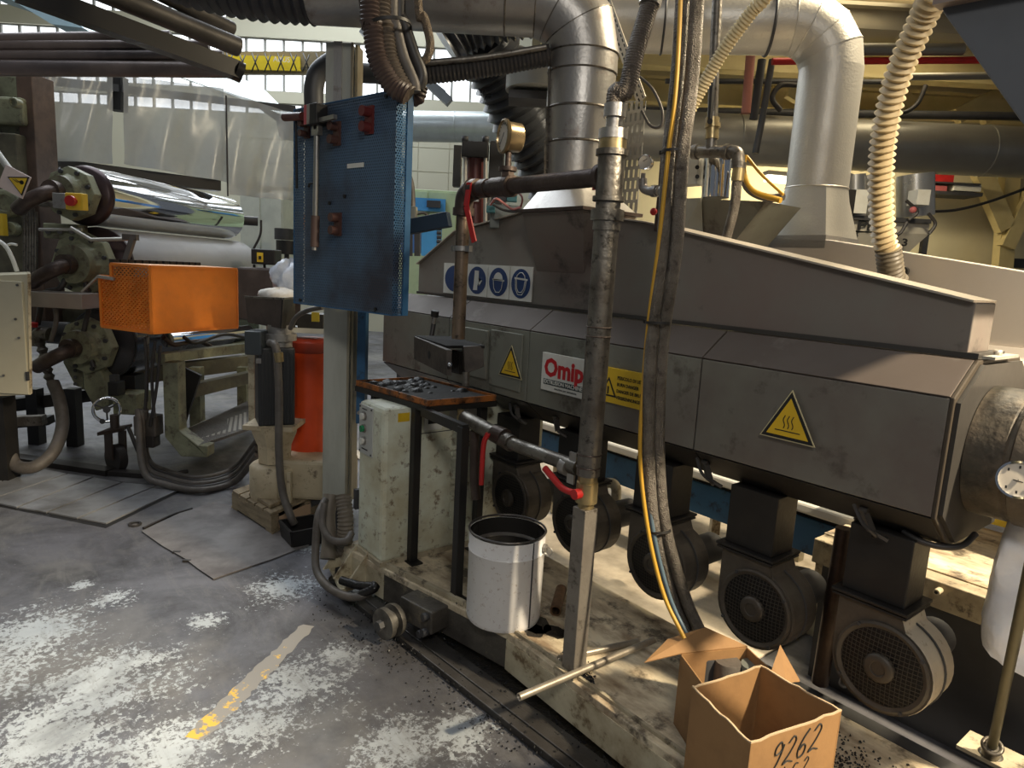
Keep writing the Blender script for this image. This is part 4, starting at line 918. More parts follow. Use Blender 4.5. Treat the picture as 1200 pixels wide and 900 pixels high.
for x in (815, 852): q.tube([Y(x - 2, 178, 2.6), Y(x + 3, 178, 2.6)], .033, 18)
t.part('tee', q, pipe)
q = MB(); q.tube([Y(834, 163, 2.6), Y(835, 138, 2.6)], .030, 8); q.tube([Y(835, 150, 2.6), Y(835, 145, 2.6)], .034, 18); t.part('valve_body', q, brass)
q = MB(); q.tube([Y(835, 138, 2.6), Y(838, 50, 2.6), Y(842, -30, 2.6), Y(850, -260, 2.6)], .022, 16); t.part('riser', q, pipe)
q = MB(); q.bar(Y(832, 142, 2.56), Y(835, 102, 2.56), .012, .018, EY); q.cyl(Y(832, 142, 2.565), Y(832, 142, 2.55), .012, 12); t.part('lever', q, black)
q = MB(); q.tube(cr([Y(856, 177, 2.6), Y(864, 180, 2.6), Y(866, 192, 2.6)]), .026, 16); q.tube([Y(866, 190, 2.6), Y(865, 197, 2.6)], .03, 16); t.part('elbow', q, pipe)
q = MB(); q.tube([Y(866, 196, 2.6), Y(864, 212, 2.6)], .026, 8); t.part('nut', q, brass)
pipeT('braided_hose', 'short silver braided hose below the brass nut', 'hose', [Y(864, 210, 2.6), Y(860, 245, 2.62), Y(850, 283, 2.66)], .021, braid, 14)
pipeT('yellow_tube', 'yellow tube looping right of the braided hose', 'hose', [Y(872, 182, 2.7), Y(872, 205, 2.7), Y(885, 225, 2.7), Y(915, 235, 2.7)], .012, yhose)
pipeT('yellow_tube', 'thin pale yellow tube slanting behind the chrome filter', 'hose', [Y(875, 183, 2.72), Y(893, 205, 2.72), Y(918, 228, 2.72)], .007, yhose)
pipeT('dark_loop_hose', 'dark olive hose curving under the lit lamp', 'hose', [Y(868, 200, 2.8), Y(878, 222, 2.8), Y(900, 232, 2.8), Y(918, 230, 2.8)], .018, rubg)
# slotted cable trays
t = Thing('cable_tray', 'upright slotted steel tray behind the tall pipe', 'cable tray', Y(745, 170, 2.45))
a = Y(757, 118, 2.45); b = Y(732, 118, 2.45); c = Y(742, 262, 2.45)
loc = Vector(((a.x + b.x) / 2, 2.45, 0)); t = Thing('cable_tray', 'upright slotted steel tray behind the tall pipe', 'cable tray', loc) if False else t
q = MB(); q.prism([b, a, Vector((a.x - .0, 2.45, c.z)), Vector((b.x, 2.45, c.z))], (0, .003, 0)); t.part('slotted_plate', q, perftray)
t2 = Thing('cable_tray', 'slanting pale slotted tray crossing above the tall pipe', 'cable tray', Y(730, 50, 2.5))
q = MB(); q.bar(Y(706, -10, 2.5), Y(752, 118, 2.5), .003, .055, EX); t2.part('slotted_plate', q, mat('pale_tray', (.50, .45, .36), .5, .3))
q = MB()
for k in range(22):
    p = Y(706, -10, 2.49).lerp(Y(752, 118, 2.49), (k + .5) / 22); dd = (Y(752, 118, 2.5) - Y(706, -10, 2.5)).normalized(); sv = dd.cross(EY)
    for s_ in (-.013, .013): q.box(p + sv * s_, dd * .008, sv * .0035, EY * .001)
t2.part('slots', q, ink)
# ================================================================== FRONT PIPEWORK
pa_ = Vector((-1.571, 1.627, 0))
t = Thing('cooling_pipework', 'oily steel pipe frame standing on the platform before the hood', 'pipework', (-1.571, 1.627, .2))
H = lambda py: Y(700, py, 1.627).z
q = MB(); q.box(pa_ + EZ * .505, (.031, 0, 0), (0, .031, 0), (0, 0, .305)); t.part('square_post', q, mat('post_steel', (.26, .235, .20), .5, .5, (.15, .13, .11), .8, 5, .2, 50, (.05, .04, .03), .4, 14), bev=.003)
q = MB(); q.box(pa_ + EZ * .205, (.05, 0, 0), (0, .05, 0), (0, 0, .005)); t.part('foot_plate', q, creamd)
q = MB(); q.cyl(pa_ + EZ * .81, pa_ + EZ * .84, .028, 8); q.cyl(pa_ + EZ * .83, pa_ + EZ * .90, .038, 20); q.cyl(pa_ + EZ * .90, pa_ + EZ * .925, .034, 8); v = t.part('ball_valve', q, brass)
q = MB(); q.tube(cr([pa_ + Vector((-.0, -.045, .865)), pa_ + Vector((-.06, -.055, .868)), pa_ + Vector((-.12, -.055, .895)), pa_ + Vector((-.16, -.055, .915))]), .012, 8); q.cyl(pa_ + Vector((0, -.03, .865)), pa_ + Vector((0, -.06, .865)), .018, 10); t.part('red_lever', q, red, v)
q = MB(); q.cyl(pa_ + EZ * .925, pa_ + EZ * 1.74, .040, 28); t.part('riser_pipe', q, pipe)
for z_ in (.955, 1.0, 1.40, 1.43): q = MB(); q.ring(pa_ + EZ * z_, EZ, .041, .0025, 28, 6); t.part('pipe_mark', q, pipe_d)
q = MB(); q.cyl(pa_ + EZ * 1.74, pa_ + EZ * 1.77, .044, 24); q.cyl(pa_ + EZ * 1.77, pa_ + EZ * 1.805, .053, 8); q.cyl(pa_ + EZ * 1.805, pa_ + EZ * 1.83, .040, 20); t.part('union_nut', q, pipe)
q = MB(); q.cyl(pa_ + EZ * 1.83, pa_ + EZ * 1.985, .043, 28); q.cyl(pa_ + EZ * 1.83, pa_ + EZ * 1.845, .051, 28); q.cyl(pa_ + EZ * 1.97, pa_ + EZ * 1.988, .051, 28); t.part('tee', q, pipe)
q = MB(); q.cyl(pa_ + EZ * 1.988, pa_ + EZ * 2.02, .044, 8); t.part('brass_union', q, brass)
q = MB(); q.cyl(pa_ + EZ * 2.02, pa_ + EZ * 2.05, .046, 8); q.cyl(pa_ + EZ * 2.05, pa_ + EZ * 2.09, .026, 20); q.cyl(pa_ + EZ * 2.085, pa_ + EZ * 2.125, .035, 20); t.part('hose_coupling', q, galv)
zh = 1.908; pl_ = Vector((-2.385, 1.627, 0))
q = MB(); q.tube([pa_ + Vector((-.04, 0, zh)), Vector((-2.10, 1.627, zh)), ], .030, 22); q.tube([Vector((-2.06, 1.627, zh)), Vector((-2.36, 1.627, zh))], .031, 22); t.part('cross_pipe', q, pipe_d)
q = MB()
for a, b, r in ((-1.62, -1.60, .042), (-2.10, -2.07, .041), (-2.19, -2.10, .037), (-2.26, -2.22, .036), (-2.33, -2.29, .041)): q = MB(); q.cyl((a, 1.627, zh), (b, 1.627, zh), r, 20); t.part('coupling', q, pipe_d)
q = MB(); q.tube(cr([Vector((-2.31, 1.627, zh)), Vector((-2.35, 1.627, zh - .004)), Vector((-2.378, 1.627, zh - .03)), Vector((-2.385, 1.627, zh - .075))], 6), .038, 20); q.cyl(pl_ + EZ * (zh - .10), pl_ + EZ * (zh - .07), .044, 20); q.ring((-2.33, 1.627, zh), EX, .038, .007); t.part('elbow', q, pipe_d)
q = MB(); q.cyl(pl_ + EZ * 1.30, pl_ + EZ * (zh - .09), .028, 24); t.part('down_pipe', q, mat('worn_bronze_pipe', (.27, .20, .14), .35, .75, (.09, .07, .055), .9, 7, .1, 50, (.03, .025, .02), .36, 18))
q = MB(); q.cyl(pl_ + EZ * 1.665, pl_ + EZ * 1.685, .036, 20); q.box(pl_ + Vector((-.05, 0, 1.675)), (.02, 0, 0), (0, .008, 0), (0, 0, .012)); q.box(pl_ + Vector((.048, 0, 1.675)), (.016, 0, 0), (0, .008, 0), (0, 0, .012)); t.part('clamp', q, galv)
# pressure gauge on the cross pipe
gx = Y(597, 158, 1.627).x; 
q = MB(); q.cyl((gx, 1.627, zh + .03), (gx, 1.627, zh + .055), .026, 6); q.cyl((gx, 1.627, zh + .055), (gx, 1.627, zh + .07), .034, 20); q.cyl((gx, 1.627, zh + .07), (gx, 1.627, zh + .16), .012, 12); t.part('gauge_stem', q, pipe_d)
gcn = Vector((gx, 1.615, Y(597, 158, 1.6).z)); ga = Vector((-.30, -1, .0)).normalized()
g = t.part('gauge_case', MB().rev(gcn, ga, [(-.055, .002), (-.055, .048), (-.05, .052), (.0, .054), (.006, .062), (.016, .062), (.02, .056), (.012, .053)], 36), bronze)
t.part('gauge_dial', MB().rev(gcn + ga * .012, ga, [(0, .054), (.0005, .001)], 32), dial, g)
q = MB(); gu = ga.cross(EZ).normalized(); 
for k in range(15):
    an = -PI * .25 + k * PI * 1.5 / 14; dd = gu * math.cos(an) + EZ * math.sin(an); q.bar(gcn + ga * .014 + dd * .042, gcn + ga * .014 + dd * .048, .0018, .0018, ga)
q.bar(gcn + ga * .016 - (gu - EZ) * .012, gcn + ga * .016 + (gu - EZ) * .028, .003, .001, ga); t.part('needle', q, ink, g)
# red strap lever hanging off the cross pipe
q = MB(); q.bar((-2.30, 1.592, 1.93), (-2.305, 1.585, 1.84), .03, .006, EY); q.bar((-2.305, 1.585, 1.84), (-2.26, 1.60, 1.70), .028, .006, EY); t.part('red_strap', q, red)
# lower oblique pipe
la, lb = Y(678, 548, 1.69), Y(555, 500, 1.69) + Vector((-.1, .0, 0))
q = MB(); q.tube([la, Y(600, 520, 1.70)], .027, 20); q.tube([Y(600, 520, 1.70), Y(560, 498, 1.74), Y(545, 490, 1.76)], .034, 20); t.part('lower_pipe', q, pipe)
q = MB(); q.tube([Y(660, 545, 1.69), Y(667, 548, 1.69)], .033, 20); q.box(Y(672, 536, 1.68), (.018, 0, 0), (0, .004, 0), (0, 0, .018)); q.box(Y(669, 561, 1.68), (.018, 0, 0), (0, .004, 0), (0, 0, .018)); t.part('clamp', q, galv)
q = MB(); q.tube([Y(580, 508, 1.71), Y(592, 513, 1.71)], .038, 14); q.tube([Y(556, 505, 1.74), Y(556, 560, 1.74), Y(558, 585, 1.74)], .022, 14); t.part('coupling', q, pipe_d)
q = MB(); q.tube(cr([Y(572, 508, 1.66), Y(567, 520, 1.65), Y(565, 545, 1.65), Y(564, 568, 1.65)]), .011, 8); t.part('red_lever', q, red)
# hose from the top tee upward
P_ = [pa_ + EZ * 2.11, pa_ + Vector((-.0, 0, 2.16))] + [Y(734, 105, 1.64), Y(745, 60, 1.66), Y(760, 10, 1.7), Y(772, -40, 1.72), Y(800, -300, 1.8)]
q = MB(); q.ribbed(P_, .029, .008, .002, 18); bh = single('braided_hose', q, mat('dark_braid', (.17, .145, .12), .45, .6, (.08, .07, .06), .9, 10, .8, 260), 'dark braided hose curving up from the brass union', 'hose')
q = MB(); q.tube([Y(761, 6, 1.7), Y(770, -30, 1.72)], .034, 18); child(bh, 'ferrule', q, galv, 'steel ferrule')
# small gauge and elbow behind
t = Thing('small_gauge', 'small silver pressure gauge on a white elbow', 'gauge', Y(757, 190, 2.0))
gc2 = Y(756, 190, 2.0); ga2 = Vector((.3, -1, .05)).normalized()
g = t.part('case', MB().rev(gc2, ga2, [(-.025, .002), (-.025, .024), (0, .027), (.006, .027), (.004, .024)], 28), chrome)
t.part('dial', MB().rev(gc2 + ga2 * .004, ga2, [(0, .024), (.0005, .001)], 28), dial)
q = MB(); q.bar(gc2 + ga2 * .006 - EX * .012, gc2 + ga2 * .006 + EX * .012 + EZ * .01, .002, .001, ga2); t.part('needle', q, ink)
q = MB(); q.tube([Y(754, 203, 2.02), Y(753, 212, 2.02)], .009, 12); q.tube(cr([Y(753, 210, 2.02), Y(754, 220, 2.02), Y(762, 224, 2.02), Y(772, 224, 2.02)]), .017, 16); t.part('elbow', q, galv)
q = MB(); q.tube([Y(765, 224, 2.02), Y(770, 224, 2.02)], .022, 16); q.tube([Y(775, 224, 2.02), Y(779, 224, 2.02)], .022, 16); t.part('nut', q, galv)
bh = pipeT('thin_tube', 'brown tube with red cap behind the twin hoses', 'pipe', [Y(790, 150, 2.05), Y(780, 180, 2.05), Y(776, 220, 2.05), Y(771, 270, 2.1)], .016, pipe_d)
q = MB(); q.sphere(Y(766, 248, 2.03), .014, 12); child(bh, 'cap', q, red, 'red cap')
pipeT('black_cable', 'thin black cable looping right of the slotted tray', 'cable', [Y(750, 90, 2.3), Y(765, 105, 2.3), Y(776, 130, 2.3), Y(774, 148, 2.3), Y(762, 147, 2.3), Y(752, 130, 2.3)], .006, rubg)
single('red_tag', MB().box(Y(698, 219, 1.62), (.014, 0, 0), (0, .001, 0), (0, 0, .01)), red, 'tiny red square label tag hanging under the tall pipe tee', 'tag')
# twin hoses, yellow hose and blue tube
def bundle(name, lab, pts, r, m, dx=0, n=14, tie=None):
    P = cr(pts, 8); q = MB(); q.tube(P, r, n); return single(name, q, m, lab, 'hose')
hp = [(822, -300), (805, 50), (792, 180), (784, 290), (772, 378), (766, 450), (765, 540), (773, 620), (795, 700), (812, 741)]
yy_ = lambda k: 1.70 + .03 * max(0, k - 5) + (.08 if k > 7 else 0)
bundle('twin_hose', 'left grey braided hose of the long hanging pair', [Y(px - (8, 8, 8, 7, 6, 5, 5, 6, 7, 8)[k], py, yy_(k)) for k, (px, py) in enumerate(hp)], .0215, braid)
bundle('twin_hose', 'right grey braided hose of the long hanging pair', [Y(px + (9, 9, 8, 8, 7, 7, 7, 7, 8, 9)[k], py, yy_(k) + (.0, 0, 0, .02, .03, .035, .035, .03, .02, .01)[k]) for k, (px, py) in enumerate(hp)], .021, braid)
bundle('inner_hose', 'dark inner hose between the braided pair at the bottom', [Y(px + 4, py, yy_(k) + .05) for k, (px, py) in enumerate(hp)], .02, rubg)
bundle('yellow_hose', 'yellow air hose running along the hanging braided pair', [Y(px, py, 1.665 + .005 * k) for k, (px, py) in enumerate([(806, -300), (795, 60), (783, 180), (772, 285), (760, 378), (754, 450), (750, 520), (753, 575), (763, 640), (779, 700), (802, 748)])], .0068, yhose)
bundle('blue_tube', 'slim bluish tube between yellow hose and braided hoses', [Y(px, py, 1.69 + .012 * k) for k, (px, py) in enumerate([(766, 385), (760, 440), (757, 500), (758, 560), (767, 630), (785, 700), (806, 746)])], .007, clear)
for (px, py, r, lab) in ((792, 178, .040, 'black cable tie round the twin hoses beside the tee'), (771, 378, .036, 'black cable tie round the twin hoses over the hood'), (772, 622, .038, 'black cable tie round the twin hoses above the platform')):
    q = MB(); c_ = Y(px, py, 1.71 + (.06 if py > 600 else 0)); q.rev(c_, (.05 if py < 600 else .25, 0, -1), [(-.004, r), (-.004, r + .003), (.004, r + .003), (.004, r)], 24); q.box(c_ + Vector((-r - .004, -.01, 0)), (.007, 0, 0), (0, .006, 0), (0, 0, .006))
    single('cable_tie', q, black, lab, 'cable tie')
# ================================================================== TABLE with die block
t = Thing('small_table', 'small black steel table with greasy rusty orange-edged top', 'table', (-2.45, 1.7, .2))
ta, tb, tcn = Vector((-3.168, 1.542, 1)), Vector((-2.565, 1.602, 1)), Vector((-2.55, 1.97, 1))
ta = tb + (ta - tb).normalized() * .60
td = ta + (tcn - tb)
q = MB(); q.prism([p - EZ * .03 for p in (ta, tb, tcn, td)], (0, 0, .022)); t.part('table_top', q, mat('table_grease', (.010, .009, .008), .85, 0, (.02, .018, .015), .6, 9, .5, 50))
def rim(a, b, m, nm, h=.028): q = MB(); q.bar(a - EZ * .01, b - EZ * .01, .006, h); return t.part(nm, q, m)
rim(ta, tb, rust, 'rim'); rim(tb, tcn, rust, 'rim'); rim(tcn, td, rust, 'rim'); rim(td, ta, rust, 'rim')
q = MB()
for a, b in ((ta, tb), (tb, tcn), (tcn, td), (td, ta)): q.bar(a - EZ * .038, b - EZ * .038, .02, .026)
t.part('frame', q, black)
ft = [(-2.65, 1.548), (-2.213, 1.564)]
for x, y in ((-2.655, 1.60), (-2.26, 1.645)):
    pass
for i, (p, z0_) in enumerate(((Vector((-2.66, 1.60, 0)), .2), (Vector((-2.245, 1.575, 0)), .2), (Vector((-3.10, 1.62, 0)), .2), (Vector((-2.60, 1.93, 0)), .2))):
    zt2 = .955; q = MB(); q.box(p + EZ * ((z0_ + zt2) / 2), (.019, 0, 0), (0, .019, 0), (0, 0, (zt2 - z0_) / 2)); t.part('leg', q, black, bev=.002)
    q = MB(); q.box(p + EZ * .204, (.05, 0, 0), (0, .03, 0), (0, 0, .004)); t.part('foot', q, black)
q = MB(); q.bar((-2.60, 1.60, .945), (-2.23, 1.575, .945), .03, .04); t.part('side_bracket', q, black)
q = MB(); q.cyl(Y(540, 480, 1.75), Y(539, 505, 1.75), .016, 14); q.cyl(Y(540, 486, 1.75), Y(540, 492, 1.75), .021, 6); t.part('drain_fitting', q, brass)
# lumpy grease on top
random.seed(11)
q = MB()
for k in range(34):
    u, v_ = random.random(), random.random(); p = ta.lerp(tb, .05 + .62 * u) + (td - ta) * (.1 + .8 * v_) + EZ * -.008; r = random.uniform(.012, .035)
    o_ = len(q.v); q.sphere(p, r, 8)
    for i in range(o_, len(q.v)): q.v[i].z = p.z + (q.v[i].z - p.z) * .55
single('scrap_lumps', q, mat('black_scrap', (.012, .011, .010), .5, 0, None, .3, 20, .7, 60), 'black plastic scrap and grease lumps on the small table', 'scrap', kind='stuff')
# die block hanging from the down pipe
t = Thing('clamp_block', 'dark steel hinged clamp block under the left down pipe', 'block', (-2.5, 1.66, 1.15))
oilst = mat('oily_block_steel', (.075, .062, .05), .6, .2, (.035, .028, .024), .9, 8, .2, 40)
A4 = [Y(485, 394, 1.66), Y(523, 410, 1.60), Y(523, 440, 1.60), Y(485, 421, 1.66)]
q = MB(); q.prism(A4, (.012, .02, 0)); fl = t.part('front_flap', q, oilst, bev=.002)
hc = (A4[0] + A4[2]) / 2; nrm = (A4[1] - A4[0]).cross(A4[3] - A4[0]).normalized(); nrm = -nrm if nrm.y > 0 else nrm
q = MB(); q.rev(hc + nrm * .001, nrm, [(0, .018), (.001, .001)], 24); 
for v_ in range(len(q.v)): pass
t.part('bore', q, ink, fl)
q = MB(); q.prism([Y(486, 393, 1.67), Y(523, 405, 1.63), Y(568, 405, 1.72), Y(530, 394, 1.78)], (0, 0, -.012)); t.part('top_plate', q, mat('block_top', (.012, .011, .010), 1.0))
q = MB(); q.prism([Y(543, 406, 1.66), Y(567, 405, 1.72), Y(567, 430, 1.72), Y(545, 438, 1.66)], (-.06, .03, 0)); t.part('block', q, oilst, bev=.003)
q = MB(); q.box(Y(538, 424, 1.69), (.03, 0, 0), (0, .02, 0), (0, 0, .05)); t.part('inner_core', q, blackp)
q = MB(); q.cyl(Y(527, 427, 1.62), Y(527, 427, 1.595), .009, 12); q.sphere(Y(527, 427, 1.59), .007, 10); t.part('bolt', q, chrome)
q = MB(); q.cyl(Y(546, 436, 1.67), Y(546, 452, 1.67), .016, 14); t.part('stub', q, pipe)
bh = pipeT('black_hose', 'black hose rising behind the clamp block', 'hose', [Y(505, 398, 1.78), Y(508, 380, 1.80), Y(509, 372, 1.80)], .012, rub)
q = MB(); q.cyl(Y(508, 380, 1.80), Y(510, 369, 1.80), .011, 12); child(bh, 'sleeve', q, galv, 'bright steel sleeve'); q = MB(); q.cyl(Y(509, 371, 1.80), Y(510, 364, 1.80), .02, 8); child(bh, 'nut', q, black)

# ================================================================== BUCKET, ROD, TUBES
bc = Vector((-1.94, 1.70, .2)); 
bc = Z(590, 724, .2) + Vector((-.0, .06, 0)); bc = Vector((-2.02, 1.655, .2))
t = Thing('metal_bucket', 'white metal bucket with dark inside standing on the platform', 'bucket', bc)
rb_ = .152; hb = .375
q = MB(); q.rev(bc, EZ, [(.001, .001), (.001, rb_ - .006), (.01, rb_ - .002), (.02, rb_), (.295, rb_ + .001), (.298, rb_ + .004), (.302, rb_ + .001), (hb - .01, rb_ + .003)], 56); q.rev(bc, EZ, [(hb - .01, rb_ + .003), (hb - .01, rb_ - .0)], 56); t.part('body', q, white)
q = MB(); q.rev(bc, EZ, [(hb - .01, rb_), (.30, rb_ - .004), (.295, rb_ - .012), (.285, rb_ - .010), (.02, rb_ - .01), (.02, .001)], 56); t.part('inside', q, mat('bucket_inside', (.07, .065, .058), .25, .6))
q = MB(); q.rev(bc, EZ, [(.30, rb_ - .005), (.296, rb_ - .017), (.290, rb_ - .017)], 56); t.part('inner_ledge', q, galv)
q = MB(); q.rev(bc, EZ, [(.245, rb_ - .010), (.246, .001)], 40); t.part('oil', q, blackp)
t.part('rim', MB().ring(bc + EZ * hb, EZ, rb_ + .002, .0045, 56, 8), mat('rim_steel', (.14, .13, .12), .35, .7))
sd0 = Vector((.80, -.60, 0)).normalized()
sa = math.radians(8); d_ = Vector((math.cos(sa), math.sin(sa), 0)); 
q = MB(); d_ = Vector((.96, .05, 0)).normalized(); q.bar(bc + d_ * (rb_ + .003) + EZ * .012, bc + d_ * (rb_ + .003) + EZ * (hb - .01), .004, .004, d_); t.part('seam', q, dgrey)
d2 = Vector((.86, .5, 0)).normalized(); e_ = bc + d2 * (rb_ + .004) + EZ * .325
q = MB(); q.cyl(e_, e_ + d2 * .012, .016, 14); q.ring(e_ + d2 * .02 - EZ * .012, d2.cross(EZ), .016, .003, 20, 6); t.part('handle_ear', q, galv)
q = MB(); rp0 = Z(651, 716, .222); rp1 = rp0 + Vector((-.19, -.06, 0)).normalized() * .0 + Vector((-.12, .14, 0)); 
q.rev(rp0, (rp1 - rp0), [(0, .018), (0, .024), (.2, .024), (.2, .001)], 20); q.rev(rp0, rp1 - rp0, [(0, .018), (.06, .018), (.06, .001)], 20)
single('pipe_offcut', q, mat('rusty_pipe', (.30, .17, .09), .5, .4, (.12, .08, .05), .8, 12), 'short rusty pipe offcut lying behind the white bucket', 'pipe')
def rod(a, b, r, lab):
    q = MB(); ax = b - a; l = ax.length; q.rev(a, ax, [(.02, .001), (.0, r * .7), (0, r), (l, r), (l, r * .7), (l - .02, .001)], 16); return single('steel_tube', q, mat('dull_tube', (.46, .41, .33), .4, .6, (.25, .21, .16), .8, 10), lab, 'tube', 'loose tubes on the platform')
rod(Z(608, 817, .245), Z(766, 750, .262), .0125, 'long thin steel tube poking over the platform edge')
rod(Z(655, 772, .214), Z(748, 752, .214), .0125, 'shorter thin steel tube lying behind the square post foot')
# ================================================================== CARDBOARD BOXES
t = Thing('cardboard_box', 'open brown cardboard box marked 9262 in front', 'box', (-.84, 1.6, .2))
c4 = [Vector((-.992, 1.496, 0)), Vector((-.766, 1.425, 0)), Vector((-.700, 1.745, 0)), Vector((-.943, 1.755, 0))]; zt3, zb3 = .5, .2
for i in range(4):
    a, b = c4[i], c4[(i + 1) % 4]; nn = (b - a).cross(EZ).normalized(); q = MB(); k_ = 10
    top_ = [a.lerp(b, j / k_) + EZ * (zt3 + random.uniform(-.003, .003)) for j in range(k_ + 1)]
    poly = [a + EZ * zb3, b + EZ * zb3] + top_[::-1]; q.prism(poly, nn * -.004)
    w_ = t.part('side_wall', q, card)
    q = MB()
    for j in range(k_): q.bar(top_[j] - nn * .002, top_[j + 1] - nn * .002, .0052, .0035)
    t.part('torn_edge', q, cardl, w_)
q = MB(); q.prism([p + EZ * zb3 for p in c4], (0, 0, .004)); t.part('base', q, card)
# handwriting 9262 as felt pen strokes on the front-right face
fa, fb = c4[1], c4[2]; fx = (fb - fa).normalized(); fn = fx.cross(EZ).normalized()
def stroke(mb, pts, r=.0022, ox=0, oz=0, s=1., sh=.25):
    P = [fa + fx * (ox + (x + sh * z) * s) + EZ * (oz + z * s) + fn * .0012 for x, z in pts]; mb.tube(cr(P, 5), r, 5)
q = MB(); S_ = .075
nine = [(.35, .75), (.2, .98), (.02, .8), (.08, .55), (.3, .62), (.38, .85), (.3, .3), (.1, -.15)]
two = [(.0, .78), (.18, .98), (.34, .8), (.2, .4), (-.02, .04), (.2, .1), (.45, .02)]
six = [(.32, 1.0), (.12, .7), (.0, .3), (.12, .02), (.32, .1), (.34, .38), (.18, .46), (.05, .3)]
for k, g_ in enumerate((nine, two, six, two)): stroke(q, g_, .0021, .075 + k * .046, .40 + k * .004, S_)
for g_, ox in (([(.05, .9), (.0, .1), (.35, .05)], .12), ([(.4, .8), (.15, .85), (0, .45), (.12, .08), (.4, .12)], .155), (two, .195)): stroke(q, g_, .0014, ox, .356, .045)
t.part('handwriting', q, ink)
q = MB()
for (x, z, h) in ((.14, .325, .006), (.15, .312, .006), (.16, .30, .006), (.13, .288, .008), (.17, .27, .007), (.15, .255, .006), (.16, .24, .01)):
    q.box(fa + fx * (x + .03) + EZ * z + fn * .0006, fx * random.uniform(.03, .05), fn * .0004, EZ * h * .4)
t.part('printing', q, mat('faded_print', (.12, .06, .03), .8))
# rear box with flaps
t = Thing('cardboard_box', 'dark cardboard box with open flaps behind the 9262 box', 'box', (-1.1, 1.75, .2))
d4 = [Vector((-1.175, 1.69, 0)), Vector((-1.01, 1.60, 0)), Vector((-.90, 1.83, 0)), Vector((-1.08, 1.91, 0))]; zt4 = .44
for i in range(4):
    a, b = d4[i], d4[(i + 1) % 4]; nn = (b - a).cross(EZ).normalized(); q = MB(); q.prism([a + EZ * zb3, b + EZ * zb3, b + EZ * zt4, a + EZ * zt4], nn * -.004); t.part('side_wall', q, card)
q = MB(); q.prism([p + EZ * zb3 for p in d4], (0, 0, .004)); t.part('base', q, card)
q = MB(); q.prism([d4[0] + EZ * zt4, Z(755, 777, .43), Z(782, 750, .46), Z(826, 736, .49), d4[3] + EZ * zt4], (.001, 0, .004)); t.part('flap', q, card)
q = MB(); q.prism([d4[2] + EZ * zt4, d4[1].lerp(d4[2], .75) + EZ * zt4, Z(937, 799, .43), Z(914, 757, .50)], (0, .001, .004)); t.part('flap', q, card)
for i, (dx, dy, r, lab) in enumerate(((Z(826, 766, .41).x, Z(826, 766, .41).y, .042, 'dark round can at the left inside the flapped box'), (Z(853, 774, .41).x, Z(853, 774, .41).y, .042, 'grey plastic cup in the middle of the flapped box'), (Z(884, 779, .41).x, Z(884, 779, .41).y, .042, 'greenish grey cup at the right inside the flapped box'))):
    q = MB(); q.rev((dx, dy, .25), (0, 0, 1), [(0, .001), (0, r), (.155, r), (.16, r * .96), (.16, .001)], 28); single('plastic_cup', q, (dgrey, rubg, mat('cup_green_grey', (.16, .17, .15), .4))[i], lab, 'cup')

# ================================================================== CABINET
t = Thing('control_cabinet', 'pale green cream motor cabinet with push buttons and louvres', 'cabinet', (-2.82, 1.9, .2))
cx0, cx1, cy0, cy1, cz0, cz1 = -2.945, -2.69, 1.45, 2.42, .21, .95
q = MB(); q.aabb(cx0, cx1, cy0, cy1, cz0, cz1); t.part('body', q, cabm, bev=.022)
q = MB(); q.aabb(cx0 - .01, cx1 + .012, cy0 - .012, cy1, .2, .222); t.part('base_strip', q, creamd)
q = MB(); q.aabb(cx0 + .02, cx0 + .155, cy0 - .006, cy0 + .002, .70, .935); bp_ = t.part('button_plate', q, mat('button_plate', (.55, .56, .53), .4, .3), bev=.001)
for z_, m_, nm in ((.885, signw, 'white_button'), (.825, mat('green_button', (.01, .22, .08), .3), 'green_button'), (.765, signw, 'white_button')):
    q = MB(); q.cyl((cx0 + .075, cy0 - .006, z_), (cx0 + .075, cy0 - .014, z_), .021, 20); q2 = t.part('bezel', q, galv, bp_)
    q = MB(); q.cyl((cx0 + .075, cy0 - .012, z_), (cx0 + .075, cy0 - .026, z_), .0155, 20); t.part(nm, q, m_, bp_)
q = MB(); q.aabb(cx0 + .05, cx0 + .10, cy0 - .0068, cy0 - .006, .915, .92); q.aabb(cx0 + .05, cx0 + .11, cy0 - .0068, cy0 - .006, .722, .728); t.part('engraving', q, ink, bp_)
q = MB()
for x, z_ in ((.03, .71), (.145, .71), (.03, .925), (.145, .925)): q.cyl((cx0 + x, cy0 - .006, z_), (cx0 + x, cy0 - .009, z_), .005, 8)
t.part('screw', q, dgrey, bp_)
q = MB(); q.aabb(cx1 - .001, cx1 + .004, 1.66, 1.76, .83, .955); t.part('warning_label', q, signw, label='white label with black warning triangle')
q = MB(); q.prism([(cx1 + .0045, 1.685, .90), (cx1 + .0045, 1.735, .90), (cx1 + .0045, 1.71, .945)], (.001, 0, 0)); q.prism([(cx1 + .0045, 1.68, .86), (cx1 + .0045, 1.74, .86), (cx1 + .0045, 1.74, .885), (cx1 + .0045, 1.68, .885)], (.001, 0, 0)); t.part('label_print', q, ink)
q = MB(); q.aabb(cx1 - .001, cx1 + .003, 1.52, 1.58, .885, .925); t.part('yellow_label', q, signy)
q = MB(); q.aabb(cx1 - .001, cx1 + .004, 1.80, 2.0, .84, .93); t.part('type_plate', q, mat('button_plate', (.55, .56, .53), .4, .3))
for k in range(17):
    z_ = .78 - k * .029; q = MB(); q.prism([(cx1, 1.82, z_), (cx1 + .014, 1.82, z_ - .004), (cx1, 1.82, z_ + .018)], (0, .20, 0)); t.part('louvre', q, cabm)
for k in range(3):
    z_ = .42 - k * .03; q = MB(); q.prism([(cx1, 2.22, z_), (cx1 + .012, 2.22, z_ - .004), (cx1, 2.22, z_ + .014)], (0, .12, 0)); t.part('louvre', q, cabm)
